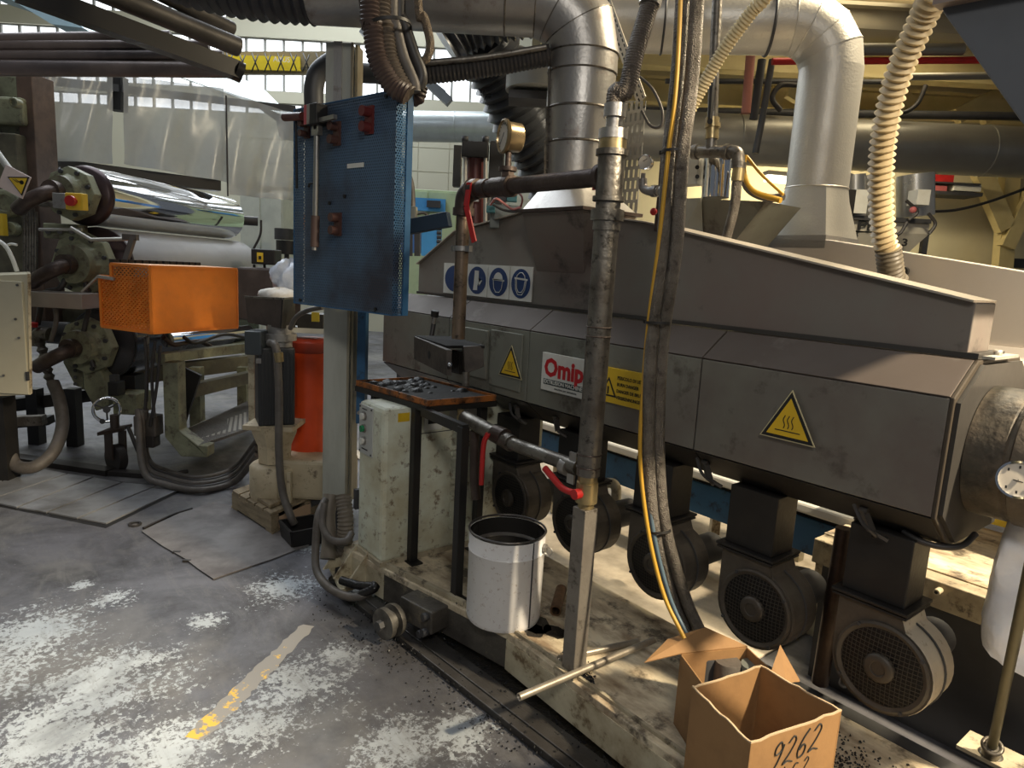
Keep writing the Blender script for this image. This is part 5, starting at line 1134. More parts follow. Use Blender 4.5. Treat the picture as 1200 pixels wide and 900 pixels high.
q = MB(); q.aabb(cx1 - .001, cx1 + .0015, 1.63, 1.634, .23, .95); q.aabb(cx1 - .001, cx1 + .0015, 1.63, 2.4, .815, .819); t.part('panel_seam', q, dgrey)
q = MB(); q.aabb(cx0 - .02, cx0 + .005, 1.44, 1.50, .40, .50); t.part('hinge', q, dgrey)
# ================================================================== GREY POST, BLUE PANEL
pc = W_ = None
pl0 = F(381, 585, 3.60); 
pm_u = Vector((.66, .75, 0)).normalized(); pm_v = Vector((-.75, .66, 0)).normalized()
pz = [F(395, 590, 3.45).z, F(395, -30, 3.45).z]
pc = F(395, 590, 3.52); pc.z = 0
t = Thing('grey_post', 'tall square grey steel post behind the blue perforated panel', 'post', (pc.x, pc.y, pz[0]))
q = MB(); q.box(pc + EZ * ((pz[0] + 2.62) / 2), pm_u * .062, pm_v * .06, EZ * ((2.62 - pz[0]) / 2)); t.part('post', q, postm, bev=.004)
q = MB(); q.box(pc + pm_u * .078 + EZ * ((pz[0] + 2.62) / 2) + pm_v * .02, pm_u * .006, pm_v * .05, EZ * ((2.62 - pz[0]) / 2)); q.box(pc + pm_u * .066 + EZ * ((pz[0] + 2.62) / 2) - pm_v * .058, pm_u * .006, pm_v * .004, EZ * ((2.62 - pz[0]) / 2)); t.part('side_channel', q, mat('channel_brown', (.30, .27, .2), .5, .4, (.2, .16, .1), .6, 5))
q = MB(); q.box(pc + EZ * 2.40 - pm_v * .066, pm_u * .02, pm_v * .004, EZ * .22); t.part('top_strip', q, galv)
q = MB(); q.box(pc + pm_v * .03 + EZ * pz[0] / 2, pm_u * .03, pm_v * .03, EZ * pz[0] / 2); t.part('foot_tube', q, dgrey)
t = Thing('blue_upright', 'narrow blue upright bar right of the grey post', 'upright', pc + pm_u * .14)
q = MB(); zb5 = F(414, 498, 3.45).z; q.box(pc + pm_u * .125 + EZ * ((zb5 + 1.9) / 2), pm_u * .022, pm_v * .03, EZ * ((1.9 - zb5) / 2)); t.part('bar', q, blue, bev=.002)
q = MB(); q.cyl(pc + pm_u * .12 + EZ * (zb5 + .06) - pm_v * .03, pc + pm_u * .12 + EZ * (zb5 + .06) - pm_v * .04, .01, 6); t.part('bolt', q, galv)
# panel in its own frame: x along width, z up
TL, TR_, BL_, BR_ = (F(344.5, 126, 3.28), F(465, 106.5, 2.81), F(348, 353, 3.28), F(460, 373.5, 2.81))
pu = Vector((TR_.x - TL.x, TR_.y - TL.y, 0)); pw = pu.length; pu.normalize(); pn = pu.cross(EZ).normalized()   # faces the camera
zt6, zb6 = (TL.z + TR_.z) / 2, (BL_.z + BR_.z) / 2
rot = Matrix((pu, -pn, EZ)).transposed(); org = Vector((TL.x, TL.y, zb6))
t = Thing('perforated_tool_panel', 'blue perforated metal tool panel hanging on the grey post', 'tool panel', org, rot)
Hh = zt6 - zb6
def L(q, nm, m, parent=None, **k): return t.part(nm, q, m, parent, local=True, **k)
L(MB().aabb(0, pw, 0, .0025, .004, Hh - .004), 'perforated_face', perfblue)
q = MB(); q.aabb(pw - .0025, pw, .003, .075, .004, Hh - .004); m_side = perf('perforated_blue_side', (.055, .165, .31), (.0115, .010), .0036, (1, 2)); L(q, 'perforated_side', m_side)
q = MB(); q.aabb(pw - .006, pw + .004, .055, .085, 0, Hh); L(q, 'side_flange', blue)
q = MB(); q.aabb(0, pw, -.002, .06, Hh - .006, Hh); q.aabb(0, pw, -.002, .06, 0, .006); q.aabb(-.002, .004, -.002, .05, 0, Hh); L(q, 'frame', blue, bev=.001)
q = MB(); q.aabb(.02, pw - .02, .045, .05, .01, Hh - .01); L(q, 'rear_face', mat('blue_back', (.03, .055, .09), .5))
q = MB()
for x, z_ in ((.06, .02), (pw - .10, .02), (.06, Hh - .02), (pw - .06, Hh - .02), (pw * .55, Hh * .55), (pw * .4, Hh * .52)): q.cyl((x, -.001, z_), (x, -.008, z_), .008, 8)
L(q, 'rivet', black)

def lp(px, py):
    r = ray(px, py); k = (org - C0).dot(pn) / r.dot(pn); p = C0 + r * k - org; return p.dot(pu), p.z
def holder(px, py, col, nm='tool_clip', s=1.):
    x, z_ = lp(px, py); q = MB(); q.aabb(x - .025 * s, x + .025 * s, -.010, 0, z_ - .055 * s, z_ + .055 * s); h = L(q, nm, col)
    for dz in (-.03, .03):
        q = MB(); q.cyl((x, -.010, z_ + dz * s), (x, -.045, z_ + dz * s), .021 * s, 12); L(q, 'clip_roller', col, h)
    return h
bc_ = mat('brown_clip', (.09, .04, .03), .5); holder(434, 141, redd); holder(396, 157, bc_, s=.9); holder(397, 263, bc_, s=.9); holder(361, 152, bc_, s=.7)
def Lp(px, py, off): x, z_ = lp(px, py); return t.M @ Vector((x, 0, z_)) + pn * off
tst = mat('tool_steel', (.33, .32, .29), .35, .8)
w1 = Thing('spanner_tool', 'long grey steel spanner hanging on the blue panel', 'spanner', Lp(380, 293, .06))
q = MB(); q.tube([Lp(383, 160, .05), Lp(381, 256, .05)], .0125, 14); w1.part('shaft', q, tst)
q = MB(); q.tube([Lp(381, 254, .05), Lp(380, 290, .05)], .019, 14); w1.part('grip', q, mat('brown_grip', (.09, .055, .045), .6))
q = MB(); q.tube([Lp(380, 288, .05), Lp(380, 294, .05)], .011, 12); w1.part('end_cap', q, galv)
jc = Lp(383, 158, .05); q = MB(); q.box(jc, pu * .024, pn * .012, EZ * .012)
for s_ in (-1, 1): q.box(jc + pu * .018 * s_ + EZ * .014, pu * .007, pn * .010, EZ * .014)
w1.part('jaw', q, tst)
w2 = Thing('lump_hammer', 'hammer with red and grey striped head on blue panel', 'hammer', Lp(381, 150, .05))
hc_ = Lp(382, 138, .05); q = MB(); q.box(hc_, pu * .044, pn * .030, EZ * .044); w2.part('head', q, black, bev=.006)
q = MB(); q.box(hc_ - pu * .034, pu * .010, pn * .032, EZ * .040); w2.part('red_band', q, mat('pale_red', (.50, .09, .10), .5)); q = MB(); q.box(hc_ - pu * .012, pu * .010, pn * .032, EZ * .040); w2.part('grey_band', q, galv)
q = MB(); q.bar(Lp(389, 144, .055), Lp(406, 140, .055), .018, .018, pn); w2.part('steel_bar', q, tst)
w3 = Thing('tee_handle_tool', 'tool with dark red handle and thin black rod hanging left', 'tool', Lp(355, 200, .05))
q = MB(); q.tube([Lp(345, 140, .05), Lp(366, 139, .05)], .018, 14); w3.part('handle', q, mat('dark_red_handle', (.10, .03, .025), .45))
q = MB(); q.tube([Lp(356, 141, .04), Lp(357, 222, .04)], .0055, 8); w3.part('rod', q, ink)
w4 = Thing('bent_wire_hook', 'small bent black hook on the blue panel left of spanner', 'hook', Lp(370, 218, .02))
q = MB(); q.tube(cr([Lp(364, 219, .01), Lp(368, 216, .02), Lp(374, 216, .02), Lp(378, 218, .02)]), .005, 8); w4.part('hook', q, black)
x_, z_ = lp(417, 194); q = MB(); q.aabb(x_ - .055, x_ + .055, -.004, 0, z_ - .009, z_ + .009); L(q, 'paper_label', signw)
# blue bracket arm right of the panel
t = Thing('bracket_arm', 'dark blue steel arm reaching from panel to the down pipe', 'bracket', F(495, 262, 3.0))
q = MB(); q.bar(F(464, 269, 3.0), F(527, 257, 2.95), .05, .062); t.part('arm', q, mat('dark_blue', (.012, .03, .055), .5), bev=.003)
q = MB(); q.bar(F(464, 285, 3.0), F(480, 268, 3.0), .03, .03, VH); t.part('brace', q, mat('dark_blue', (.012, .03, .055), .5))
q = MB(); q.box(F(476, 250, 3.05), UH * .045, VH * .03, EZ * .03); t.part('junction_box', q, mat('grey_beige_box', (.36, .35, .28), .6), bev=.003)
pipeT('loop_cable', 'brown hose arching over the dark blue bracket arm', 'hose', PF((466, 207, 3.1), (478, 205, 3.1), (483, 220, 3.1), (484, 250, 3.1)), .011, rubg)
pipeT('loop_cable', 'shorter brown hose behind the brown arching hose', 'hose', PF((464, 220, 3.12), (471, 225, 3.12), (472, 248, 3.12)), .011, rubg)
pipeT('thin_cable', 'thin dark cable bowed at the right edge of the panel', 'cable', PF((465, 176, 3.0), (473, 195, 3.0), (471, 210, 3.0), (465, 220, 3.0)), .004, rub)
pipeT('thin_cable', 'blue and red cable curving below the bracket arm', 'cable', PF((484, 252, 3.15), (498, 250, 3.15), (505, 262, 3.15)), .006, rub)
# hanging hose loops above panel
hb_ = [((440, -300), (434, 0), (437, 30), (443, 70), (460, 100), (478, 112)), ((452, -300), (446, 0), (449, 30), (455, 70), (470, 102), (480, 112)), ((464, -300), (459, 0), (463, 30), (472, 66), (484, 96), (486, 108)), ((476, -300), (468, 0), (473, 25), (484, 60), (494, 88), (490, 104))]
labs = ('brown ribbed hose at the left of the hanging bundle', 'second ribbed hose of the hanging bundle above panel', 'smooth grey hose of the hanging bundle above the panel', 'dark outer hose at the right of the hanging bundle')
hm = (mat('brown_ribbed', (.075, .05, .042), .5), mat('brown_ribbed2', (.10, .08, .062), .5), rubg, rub)
for i, h_ in enumerate(hb_):
    q = MB(); P = [F(x, y, 2.75 + .03 * i) for x, y in h_]
    if i < 2: q.ribbed(P, .041, .015, .006, 18)
    else: q.tube(cr(P), .024, 14)
    single('hanging_hose', q, hm[i], labs[i], 'hose', 'hoses hanging in a bundle above the blue panel')
q = MB(); q.ribbed(PF((436, -300, 2.9), (432, 0, 2.9), (440, 35, 2.9), (452, 78, 2.9), (470, 108, 2.9), (488, 116, 2.9), (494, 100, 2.9)), .03, .014, .005, 16); single('hanging_hose', q, hm[0], 'rearmost brown ribbed hose looping under the bundle', 'hose', 'hoses hanging in a bundle above the blue panel')
pipeT('flexible_conduit', 'thin ribbed bronze conduit curling right of the hose bundle', 'conduit', PF((470, -300, 2.85), (489, -5, 2.85), (497, 20, 2.85), (504, 50, 2.85), (500, 68, 2.85), (490, 74, 2.85)), .017, mat('bronze_conduit', (.20, .15, .10), .4, .4, (.1, .08, .06), .9, 60, .8, 200), 12)
q = MB(); q.rev(F(455, 32, 2.79), (.15, .1, -1), [(-.006, .085), (-.006, .09), (.006, .09), (.006, .085)], 24); single('cable_tie', q, black, 'black cable tie round the hanging hose bundle at top', 'cable tie')
pipeT('rear_loop_hose', 'dark ribbed hose curving down left of the grey post', 'hose', PF((392, 70, 3.75), (374, 84, 3.75), (368, 102, 3.75), (368, 128, 3.75)), .05, mat('dark_loop', (.05, .05, .052), .5), 18)
pipeT('rear_loop_hose', 'dark conduit running right behind the post top', 'hose', PF((392, 78, 3.8), (430, 86, 3.8), (520, 84, 3.8)), .05, dgrey, 16)
# hoses at the post foot
fl_ = [([(398, 575, 3.25), (388, 610, 3.2), (384, 640, 3.15), (392, 660, 3.1), (400, 600, 3.3)], .022, rubg, 'grey hose knot hanging at the foot of the post', 'hose'),]
def fh(pts, r, m, lab, rib=False, nm='floor_hose'):
    q = MB(); P = PF(*pts)
    if rib: q.ribbed(P, r, .018, .006, 16)
    else: q.tube(cr(P), r, 14)
    single(nm, q, m, lab, 'hose')
fh([(381, 586, 3.3), (373, 605, 3.2), (370, 640, 3.15), (371, 668, 3.08), (385, 688, 2.98), (408, 699, 2.9), (428, 697, 2.9), (440, 684, 2.95)], .019, rubg, 'grey hose curving from the post down to the floor')
fh([(402, 580, 3.3), (405, 610, 3.25), (402, 640, 3.25), (385, 645, 3.25)], .042, mat('brown_conduit', (.20, .17, .13), .55, 0, (.12, .1, .08), .6, 8), 'thick ribbed grey-brown conduit below the post', True)
fh([(388, 580, 3.35), (384, 605, 3.3), (386, 632, 3.25), (384, 655, 3.2)], .038, mat('brown_conduit', (.20, .17, .13), .55, 0, (.12, .1, .08), .6, 8), 'second grey-brown conduit left of the ribbed one')
fh([(380, 590, 3.2), (378, 615, 3.15), (388, 632, 3.1), (405, 634, 3.1), (412, 625, 3.15)], .017, rubg, 'grey hose looping round the two conduits at the post')
fh([(400, 680, 3.0), (420, 686, 2.95), (440, 688, 2.9), (420, 698, 2.9)], .02, blackp, 'black greasy hose end lying on the floor by the wheel')
# ================================================================== CALENDER LINE ON THE LEFT
n1 = F(94, 235, 5.15); n1.z = 1.97
rdir = Vector((-.733, .680, 0)).normalized()
rside = rdir.cross(EZ).normalized()                     # to the right of the roll axis
t = Thing('chrome_roller', 'large mirror chrome roller of the calender', 'roller', n1)
r1 = .215; L1 = 2.15
q = MB(); q.cyl(n1 + rdir * .06, n1 + rdir * L1, r1, 72); t.part('roller_shell', q, chrome)
t.part('end_disc', MB().rev(n1, rdir, [(.03, .02), (.03, r1 - .02), (.06, r1 + .004), (.075, r1 + .004), (.08, r1)], 60), mat('dark_end_disc', (.07, .045, .045), .35, .5))
q = MB(); q.cyl(n1 - rdir * .25, n1 + rdir * .04, .05, 24); q.cyl(n1 + rdir * L1, n1 + rdir * (L1 + .22), .06, 20); t.part('journal', q, dgrey)
t.part('far_bearing', MB().rev(n1 + rdir * (L1 + .05), rdir, [(0, .08), (0, .13), (.12, .13), (.12, .05)], 20), green)
q = MB(); c_ = n1 + rdir * (L1 + .25); q.sphere(c_, .07, 14); t.part('red_knob', q, mat('dark_red_knob', (.22, .03, .03), .35))
q = MB(); q.cyl(c_ + rdir * .02 + rside * .05, c_ + rdir * .1 + rside * .2, .05, 14); t.part('black_coupling', q, rub)
n2 = F(100, 322, 5.25); n2.z = n1.z - .20 - .30; n2 = Vector((n1.x, n1.y, n2.z)) + rside * .05
t = Thing('grey_roller', 'matt grey roller below the chrome roller', 'roller', n2)
q = MB(); q.cyl(n2 + rdir * .1, n2 + rdir * 2.25, .275, 72); t.part('roller_shell', q, rollgrey)
t.part('end_disc', MB().rev(n2, rdir, [(.06, .02), (.06, .22), (.09, .25), (.09, .28), (.11, .28), (.12, .275)], 60), mat('dark_end_disc', (.07, .045, .045), .35, .5))
q = MB(); q.cyl(n2 - rdir * .2, n2 + rdir * .08, .05, 20); q.cyl(n2 + rdir * 2.2, n2 + rdir * 2.35, .09, 20); t.part('journal', q, dgrey)
n3 = n2 - EZ * .60
t = Thing('lower_roller', 'dark lower roller half hidden by the orange guard', 'roller', n3)
q = MB(); q.cyl(n3 + rdir * .1, n3 + rdir * 2.25, .27, 56); t.part('roller_shell', q, mat('dark_roller', (.10, .10, .105), .25, .8))
t.part('end_disc', MB().rev(n3, rdir, [(.06, .02), (.06, .22), (.09, .25), (.11, .275)], 48), dgrey)
# bearing housings
def housing(c, r, lab):
    t = Thing('bearing_housing', lab, 'bearing', c)
    q = MB(); q.rev(c - rdir * .14, rdir, [(0, .05), (0, r * .62), (.04, r * .7), (.05, r), (.13, r), (.13, .02)], 8, False); t.part('flange', q, green, bev=.006)
    t.part('ring', MB().rev(c - rdir * .19, rdir, [(0, .05), (-.0, r * .58), (.06, r * .62)], 30), green)
    q = MB()
    for k in range(8):
        a = k * PI / 4 + .3; o_ = c - rdir * .11 + rside * r * .82 * math.cos(a) + EZ * r * .82 * math.sin(a); q = MB(); q.cyl(o_, o_ + rdir * .03, .016, 6); t.part('bolt', q, dgrey)
    q = MB(); q.tube(cr([c - rdir * .15, c - rdir * .3 - EZ * .02, c - rdir * .34 - rside * .1 - EZ * .08, c - rdir * .30 - rside * .22 - EZ * .14]), .05, 14); q.cyl(c - rdir * .22, c - rdir * .28, .07, 14); t.part('rotary_joint', q, pipe_d)
    return t
housing(n1 - rdir * .02, .19, 'green bearing flange in front of the chrome roller'); housing(n2 - rdir * .0, .235, 'green bearing flange in front of the grey roller'); housing(n3 + rdir * 0, .21, 'dirty bearing flange in front of the lower dark roller')
for (px, py, lab) in ((84, 236, ''),):
    c_ = F(80, 236, 4.72); t = Thing('emergency_stop', 'yellow emergency stop box with red button on grey plate', 'emergency stop', c_)
    q = MB(); q.box(c_ - rside * -.06, rside * .06, rdir * .03, EZ * .055); t.part('box', q, yellow, bev=.006)
    q = MB(); q.box(c_ - rside * .045, rside * .045, rdir * .03, EZ * .05); t.part('grey_plate', q, galv, bev=.004)
    q = MB(); q.cyl(c_ + rside * .07 - rdir * .03, c_ + rside * .07 - rdir * .06, .018, 14); q.cyl(c_ + rside * .07 - rdir * .06, c_ + rside * .07 - rdir * .085, .034, 20); t.part('red_button', q, red)
# side frame
t = Thing('calender', 'dirty green cast calender side frame at left edge', 'machine frame', Vector((n1.x - .3, n1.y - .2, 0)))
def fbox(nm, px0, py0, px1, py1, D, dep, m, bev=.006): return t.part(nm, bF(px0, py0, px1, py1, D, dep), m, bev=bev)
fbox('column', 28, 84, 46, 400, 5.25, .25, mat('brown_column', (.15, .10, .075), .55, .2, (.07, .05, .04), .8, 5))
fbox('side_plate', -40, 88, 28, 330, 5.3, .3, green)
fbox('side_plate', -40, 112, 26, 145, 5.2, .1, green, .02)
fbox('recess', -30, 155, 24, 330, 5.15, .12, mat('dark_green_dirt', (.10, .09, .06), .6, 0, (.2, .19, .12), .8, 5), .01)
for i, (px, py, r) in enumerate(((6, 238, .10), (12, 268, .05), (16, 120, .035))):
    c_ = F(px, py, 5.08); t.part('round_cover', MB().rev(c_, -VH, [(-.05, .002), (-.05, r), (0, r), (.01, r * .9), (.01, r * .6), (.0, r * .55), (0, .001)], 26), green)
q = MB()
for k in range(5): q.tube([F(29 + k * 3.2, 232 + 4 * k, 5.1), F(29 + k * 3.2, 330, 5.1)], .012, 8)
t.part('vertical_tubes', q, pipe)
q = bF(-2, 250, 3, 276, 5.0, .05); t.part('yellow_strip', q, yellow)
fbox('lower_frame', 40, 360, 118, 395, 5.45, .3, mat('dark_green_dirt', (.10, .09, .06), .6, 0, (.2, .19, .12), .8, 5))
q = MB(); q.prism(PF((74, 403, 5.2), (97, 403, 5.2), (97, 455, 5.2), (88, 452, 5.2), (74, 425, 5.2)), VH * .15); t.part('cast_bracket', q, green, bev=.004)
for k in range(6): q = MB(); q.cyl(F(88, 410 + k * 8, 5.2), F(88, 410 + k * 8, 5.17), .014, 6); t.part('bracket_bolt', q, dgrey)
q = MB(); q.prism(PF((95, 415, 5.1), (108, 414, 5.1), (127, 455, 5.1), (127, 475, 5.1), (112, 482, 5.1), (98, 455, 5.1)), VH * .14); t.part('swing_arm', q, green, bev=.01)
q = bF(132, 462, 160, 486, 5.1, .22); t.part('gearbox', q, green, bev=.006)
# third cylinder & coupling low left
q = MB(); c_ = F(66, 390, 5.2); q.cyl(c_ - rside * .2, c_ + rside * .12, .085, 20); t.part('dark_motor', q, rub)
q = MB(); q.tube(cr(PF((58, 392, 5.0), (48, 391, 5.0), (44, 397, 5.0), (44, 405, 5.0))), .05, 16); t.part('pipe_elbow', q, pipe)
q = MB(); q.ribbed(PF((47, 402, 4.95), (52, 418, 4.95), (56, 436, 4.95), (60, 448, 4.95)), .038, .05, .014, 14); t.part('brass_coupling', q, pipe)
q = MB(); q.cyl(F(38, 383, 4.95), F(38, 378, 4.95), .035, 14); t.part('red_cap', q, red)
# handwheel
hw = F(125, 480, 4.85); t = Thing('handwheel', 'small steel handwheel with crank knob above caster', 'handwheel', hw)
ax_ = (C0 - hw).normalized(); q = MB(); q.ring(hw, ax_, .085, .011, 36, 8); t.part('wheel_rim', q, chrome)
q = MB(); q.cyl(hw - ax_ * .02, hw + ax_ * .02, .025, 16)
u_ = ax_.cross(EZ).normalized()
for k in range(3): a = k * 2 * PI / 3 + .5; q.bar(hw, hw + u_ * .085 * math.cos(a) + EZ * .085 * math.sin(a), .012, .012, ax_)
t.part('hub', q, dgrey)
q = MB(); a_ = hw - EZ * .085 + u_ * .03; q.cyl(a_, a_ + ax_ * .08, .018, 12); t.part('crank_knob', q, black)
# caster
t = Thing('swivel_caster', 'dark swivel caster wheel standing on floor below handwheel', 'caster', Z(137, 552, 0))
c_ = Z(137, 552, 0); ux = u_; u_ = (VH * .85 + UH * .5).normalized(); q = MB(); q.cyl(c_ + EZ * .10 - u_ * .03, c_ + EZ * .10 + u_ * .03, .10, 28); t.part('wheel', q, rub)
q = MB(); q.bar(c_ + EZ * .10 - u_ * .05, c_ + EZ * .3 - u_ * .05, .09, .012, u_); q.bar(c_ + EZ * .1 + u_ * .05, c_ + EZ * .3 + u_ * .05, .09, .012, u_); q.box(c_ + EZ * .31, u_ * .08, VH * .08, EZ * .012); q.cyl(c_ + EZ * .3, c_ + EZ * .42, .03, 12); t.part('fork', q, mat('brown_fork', (.05, .035, .028), .5))
# base rails of the calender
t = Thing('calender_stand', 'dirty green steel base frame under the orange guard', 'machine frame', (F(210, 500, 5.2).x, F(210, 500, 5.2).y, 0))
P0 = lambda px, py, D: F(px, py, D)
q = MB(); q.bar(P0(85, 425, 5.5), P0(300, 405, 7.2), .1, .12); t.part('upper_rail', q, green)
q = MB(); q.bar(P0(100, 447, 5.4), P0(300, 423, 7.0), .1, .14); t.part('side_beam', q, mat('dark_green_dirt', (.10, .09, .06), .6, 0, (.2, .19, .12), .8, 5))
q = MB(); q.bar(P0(188, 420, 4.9), P0(300, 405, 6.0), .08, .07); t.part('cross_rail', q, green)
q = MB(); q.prism(PF((190, 425, 4.75), (208, 425, 4.75), (210, 505, 4.75), (232, 522, 4.7), (243, 523, 4.7), (243, 536, 4.7), (212, 535, 4.7), (193, 512, 4.75)), VH * .12); t.part('bent_leg', q, green, bev=.006)
q = MB(); q.bar(P0(213, 460, 5.1), P0(300, 440, 6.2), .08, .1); t.part('low_beam', q, mat('dark_green_dirt', (.10, .09, .06), .6, 0, (.2, .19, .12), .8, 5))
q = MB(); q.prism(PF((214, 430, 5.0), (235, 440, 5.0), (215, 500, 5.0)), VH * .03); t.part('web_plate', q, black)
q = MB(); q.bar(P0(-30, 480, 5.3), P0(110, 462, 5.6), .1, .1); q.bar(P0(-30, 500, 5.1), P0(60, 492, 5.2), .12, .06); t.part('dark_base_beam', q, black)
q = MB(); q.bar(P0(-30, 495, 4.9), P0(52, 492, 4.95), .07, .07); t.part('pipe', q, pipe)
for x in (40, 85):
    q = MB(); a = P0(x, 455, 5.4); q.bar(a, Vector((a.x, a.y, 0)), .09, .09); t.part('leg', q, black)
for x, D in ((230, 5.6), (285, 6.6)):
    q = MB(); a = P0(x, 430, D); q.bar(a, Vector((a.x, a.y, 0)), .09, .09); t.part('leg', q, green)
q = bF(138, 440, 158, 462, 5.3, .15); t.part('switch_box', q, black)
# orange guard box
G_ = [F(176, 316, 4.55), F(277, 312.5, 5.2), F(277, 380, 5.2), F(176, 394, 4.55)]
zt7 = (G_[0].z + G_[1].z) / 2; zb7 = (G_[2].z + G_[3].z) / 2
A_ = Vector((G_[0].x, G_[0].y, 0)); B_ = Vector((G_[1].x, G_[1].y, 0)); fu = (B_ - A_).normalized(); wv = Vector((F(120, 386, 4.78).x, F(120, 386, 4.78).y, 0)) - A_; wl = wv.length; wv.normalize()
rotg = Matrix((fu, fu.cross(EZ) * -1, EZ)).transposed()
t = Thing('orange_guard', 'orange perforated sheet guard box before the grey roller', 'guard', Vector((A_.x, A_.y, zb7)))
Hg, Wg = zt7 - zb7, (B_ - A_).length
V_ = lambda s_, z_: A_ + wv * (wl * s_) + EZ * (zb7 + z_ * Hg)
q = MB(); q.prism([V_(0, 0), V_(1, 0), V_(1, .80), V_(.76, .80), V_(.76, 1.0), V_(0, 1)], fu * .004)
rg = Matrix((fu.cross(EZ), wv.cross(EZ).cross(EZ) * -1, EZ))
t.part('perforated_end', q, perforange)
q = MB(); q.box((A_ + B_) / 2 + EZ * (zb7 + Hg / 2) + fu.cross(EZ) * .0, fu * Wg / 2, fu.cross(EZ) * .003, EZ * Hg / 2); t.part('front_sheet', q, orange)
q = MB()
for a, b in ((V_(0, 0), V_(1, 0)), (V_(1, 0), V_(1, .8)), (V_(1, .8), V_(.76, .8)), (V_(.76, .8), V_(.76, 1)), (V_(.76, 1), V_(0, 1)), (V_(0, 0), V_(0, 1)), (V_(0, 0), V_(0, 0) + fu * Wg), (V_(0, 1), V_(0, 1) + fu * Wg), (V_(0, 0) + fu * Wg, V_(0, 1) + fu * Wg)): q.bar(a, b, .018, .018)
t.part('angle_frame', q, orange)
q = MB(); q.prism([V_(0, 1), V_(.76, 1), V_(.76, 1) + fu * Wg * 1.08, V_(0, 1) + fu * Wg * 1.0], EZ * .01); t.part('top_sheet', q, mat('pale_orange_top', (.80, .42, .20), .5))
q = MB(); q.prism([V_(0, 0), V_(1, 0), V_(1, 0) + fu * Wg, V_(0, 0) + fu * Wg], EZ * .004); t.part('bottom_sheet', q, orange)
q = MB(); q.prism([V_(1, 0), V_(1, .8), V_(1, .8) + fu * Wg, V_(1, 0) + fu * Wg], wv * -.003); t.part('rear_sheet', q, orange)
q = MB()
for k in range(13):
    c_ = V_(.76, 1) + fu * Wg * (.06 + k * .078) + wv * .03 + EZ * .015; q.box(c_, fu * .02, wv * .025, EZ * .018)
t.part('black_clip', q, black)
pipeT('guard_stay', 'slim steel stay hanging below the orange guard', 'rod', PF((173, 394, 4.7), (172, 470, 4.8)), .011, pipe)
# grey tray bracket and lever
t = Thing('tray_bracket', 'grey steel tray bracket left of the orange guard', 'bracket', F(70, 350, 4.7))
q = bF(33, 343, 96, 361, 4.75, .2); t.part('tray', q, mat('tray_steel', (.42, .37, .33), .4, .5), bev=.004)
q = MB(); q.bar(F(96, 342, 4.72), F(115, 324, 4.72), .02, .012); q.bar(F(115, 324, 4.72), F(134, 327, 4.7), .02, .02); t.part('arm', q, alu)
t = Thing('lever_bar', 'steel lever bar with black handle above the guard', 'lever', F(150, 280, 4.9))
q = MB(); q.tube(PF((83, 267, 4.9), (107, 281, 4.9), (156, 280, 4.95)), .014, 10); t.part('bar', q, alu)
q = MB(); q.bar(F(157, 276, 4.9), F(146, 310, 4.85), .035, .035, VH); q.box(F(153, 278, 4.9), UH * .05, VH * .02, EZ * .02); t.part('handle', q, mat('worn_black', (.12, .11, .10), .5, .4))
# warning diamond
wc = F(17, 213, 4.7); t = Thing('hazard_sign', 'pale tilted square sign with inverted yellow hand hazard triangle', 'sign', wc)
an = math.radians(25); ua, va = UH * math.cos(an) - EZ * math.sin(an), UH * math.sin(an) + EZ * math.cos(an)
q = MB(); q.box(wc, ua * .088, VH * .004, va * .078); t.part('plate', q, mat('pale_pink_plate', (.72, .60, .56), .5))
def trg(k, m_, off, nm):
    c_ = wc + ua * .03 - VH * off; q = MB(); q.prism([c_ + (UH * -.068 + EZ * .042) * k, c_ + (UH * .078 + EZ * .048) * k, c_ + (UH * .022 - EZ * .078) * k], -VH * .001); t.part(nm, q, m_)
trg(1, ink, .006, 'black_border'); trg(.82, yellow, .008, 'yellow_field')
q = MB(); c_ = wc + ua * .03 - VH * .0105 + EZ * .01
for a, b in (((-.03, .02), (.0, .0)), ((0, 0), (.035, .012)), ((-.01, .02), (.03, -.01))): q.bar(c_ + UH * a[0] + EZ * a[1], c_ + UH * b[0] + EZ * b[1], .001, .014, VH)
q.cyl(c_ + UH * .028 - VH * .001, c_ + UH * .028, .014, 12); t.part('symbol', q, ink)
q = MB(); q.tube(PF((-10, 170, 4.75), (12, 200, 4.75)), .022, 12); t.part('holder_tube', q, towel)
# cream cabinet at the left edge
t = Thing('switch_cabinet', 'cream switch cabinet cut by the left edge', 'cabinet', F(10, 465, 4.3))
cv = ray(30, 400); cv.z = 0; cv = cv.normalized() * .4
q = MB(); q.prism(PF((-60, 324, 4.3), (32, 321, 4.3), (35, 463, 4.3), (-60, 466, 4.3)), cv); t.part('body', q, mat('beige_cabinet', (.60, .55, .40), .45, 0, (.52, .47, .33), .6, 3, .05, 30), bev=.004)
q = bF(-60, 328, 29, 460, 4.28, .02); d = t.part('door', q, mat('beige_cabinet', (.60, .55, .40), .45), bev=.003)
q = MB(); q.prism(PF((32, 321, 4.29), (36, 321, 4.31), (38, 461, 4.31), (35, 463, 4.29)), cv); t.part('side_edge', q, cream)
q = bF(29.6, 436, 32, 446, 4.27, .02); t.part('hinge', q, dgrey, d)
q = MB()
for x, y in ((18, 374), (22, 396), (20, 334), (4, 440)): q.cyl(F(x, y, 4.28), F(x, y, 4.265), .008, 8)
t.part('screw', q, dgrey, d)
a = F(0, 464, 4.5); q = MB(); q.bar(Vector((a.x, a.y, a.z)), Vector((a.x, a.y, 0)), .12, .12); t.part('stand', q, black)
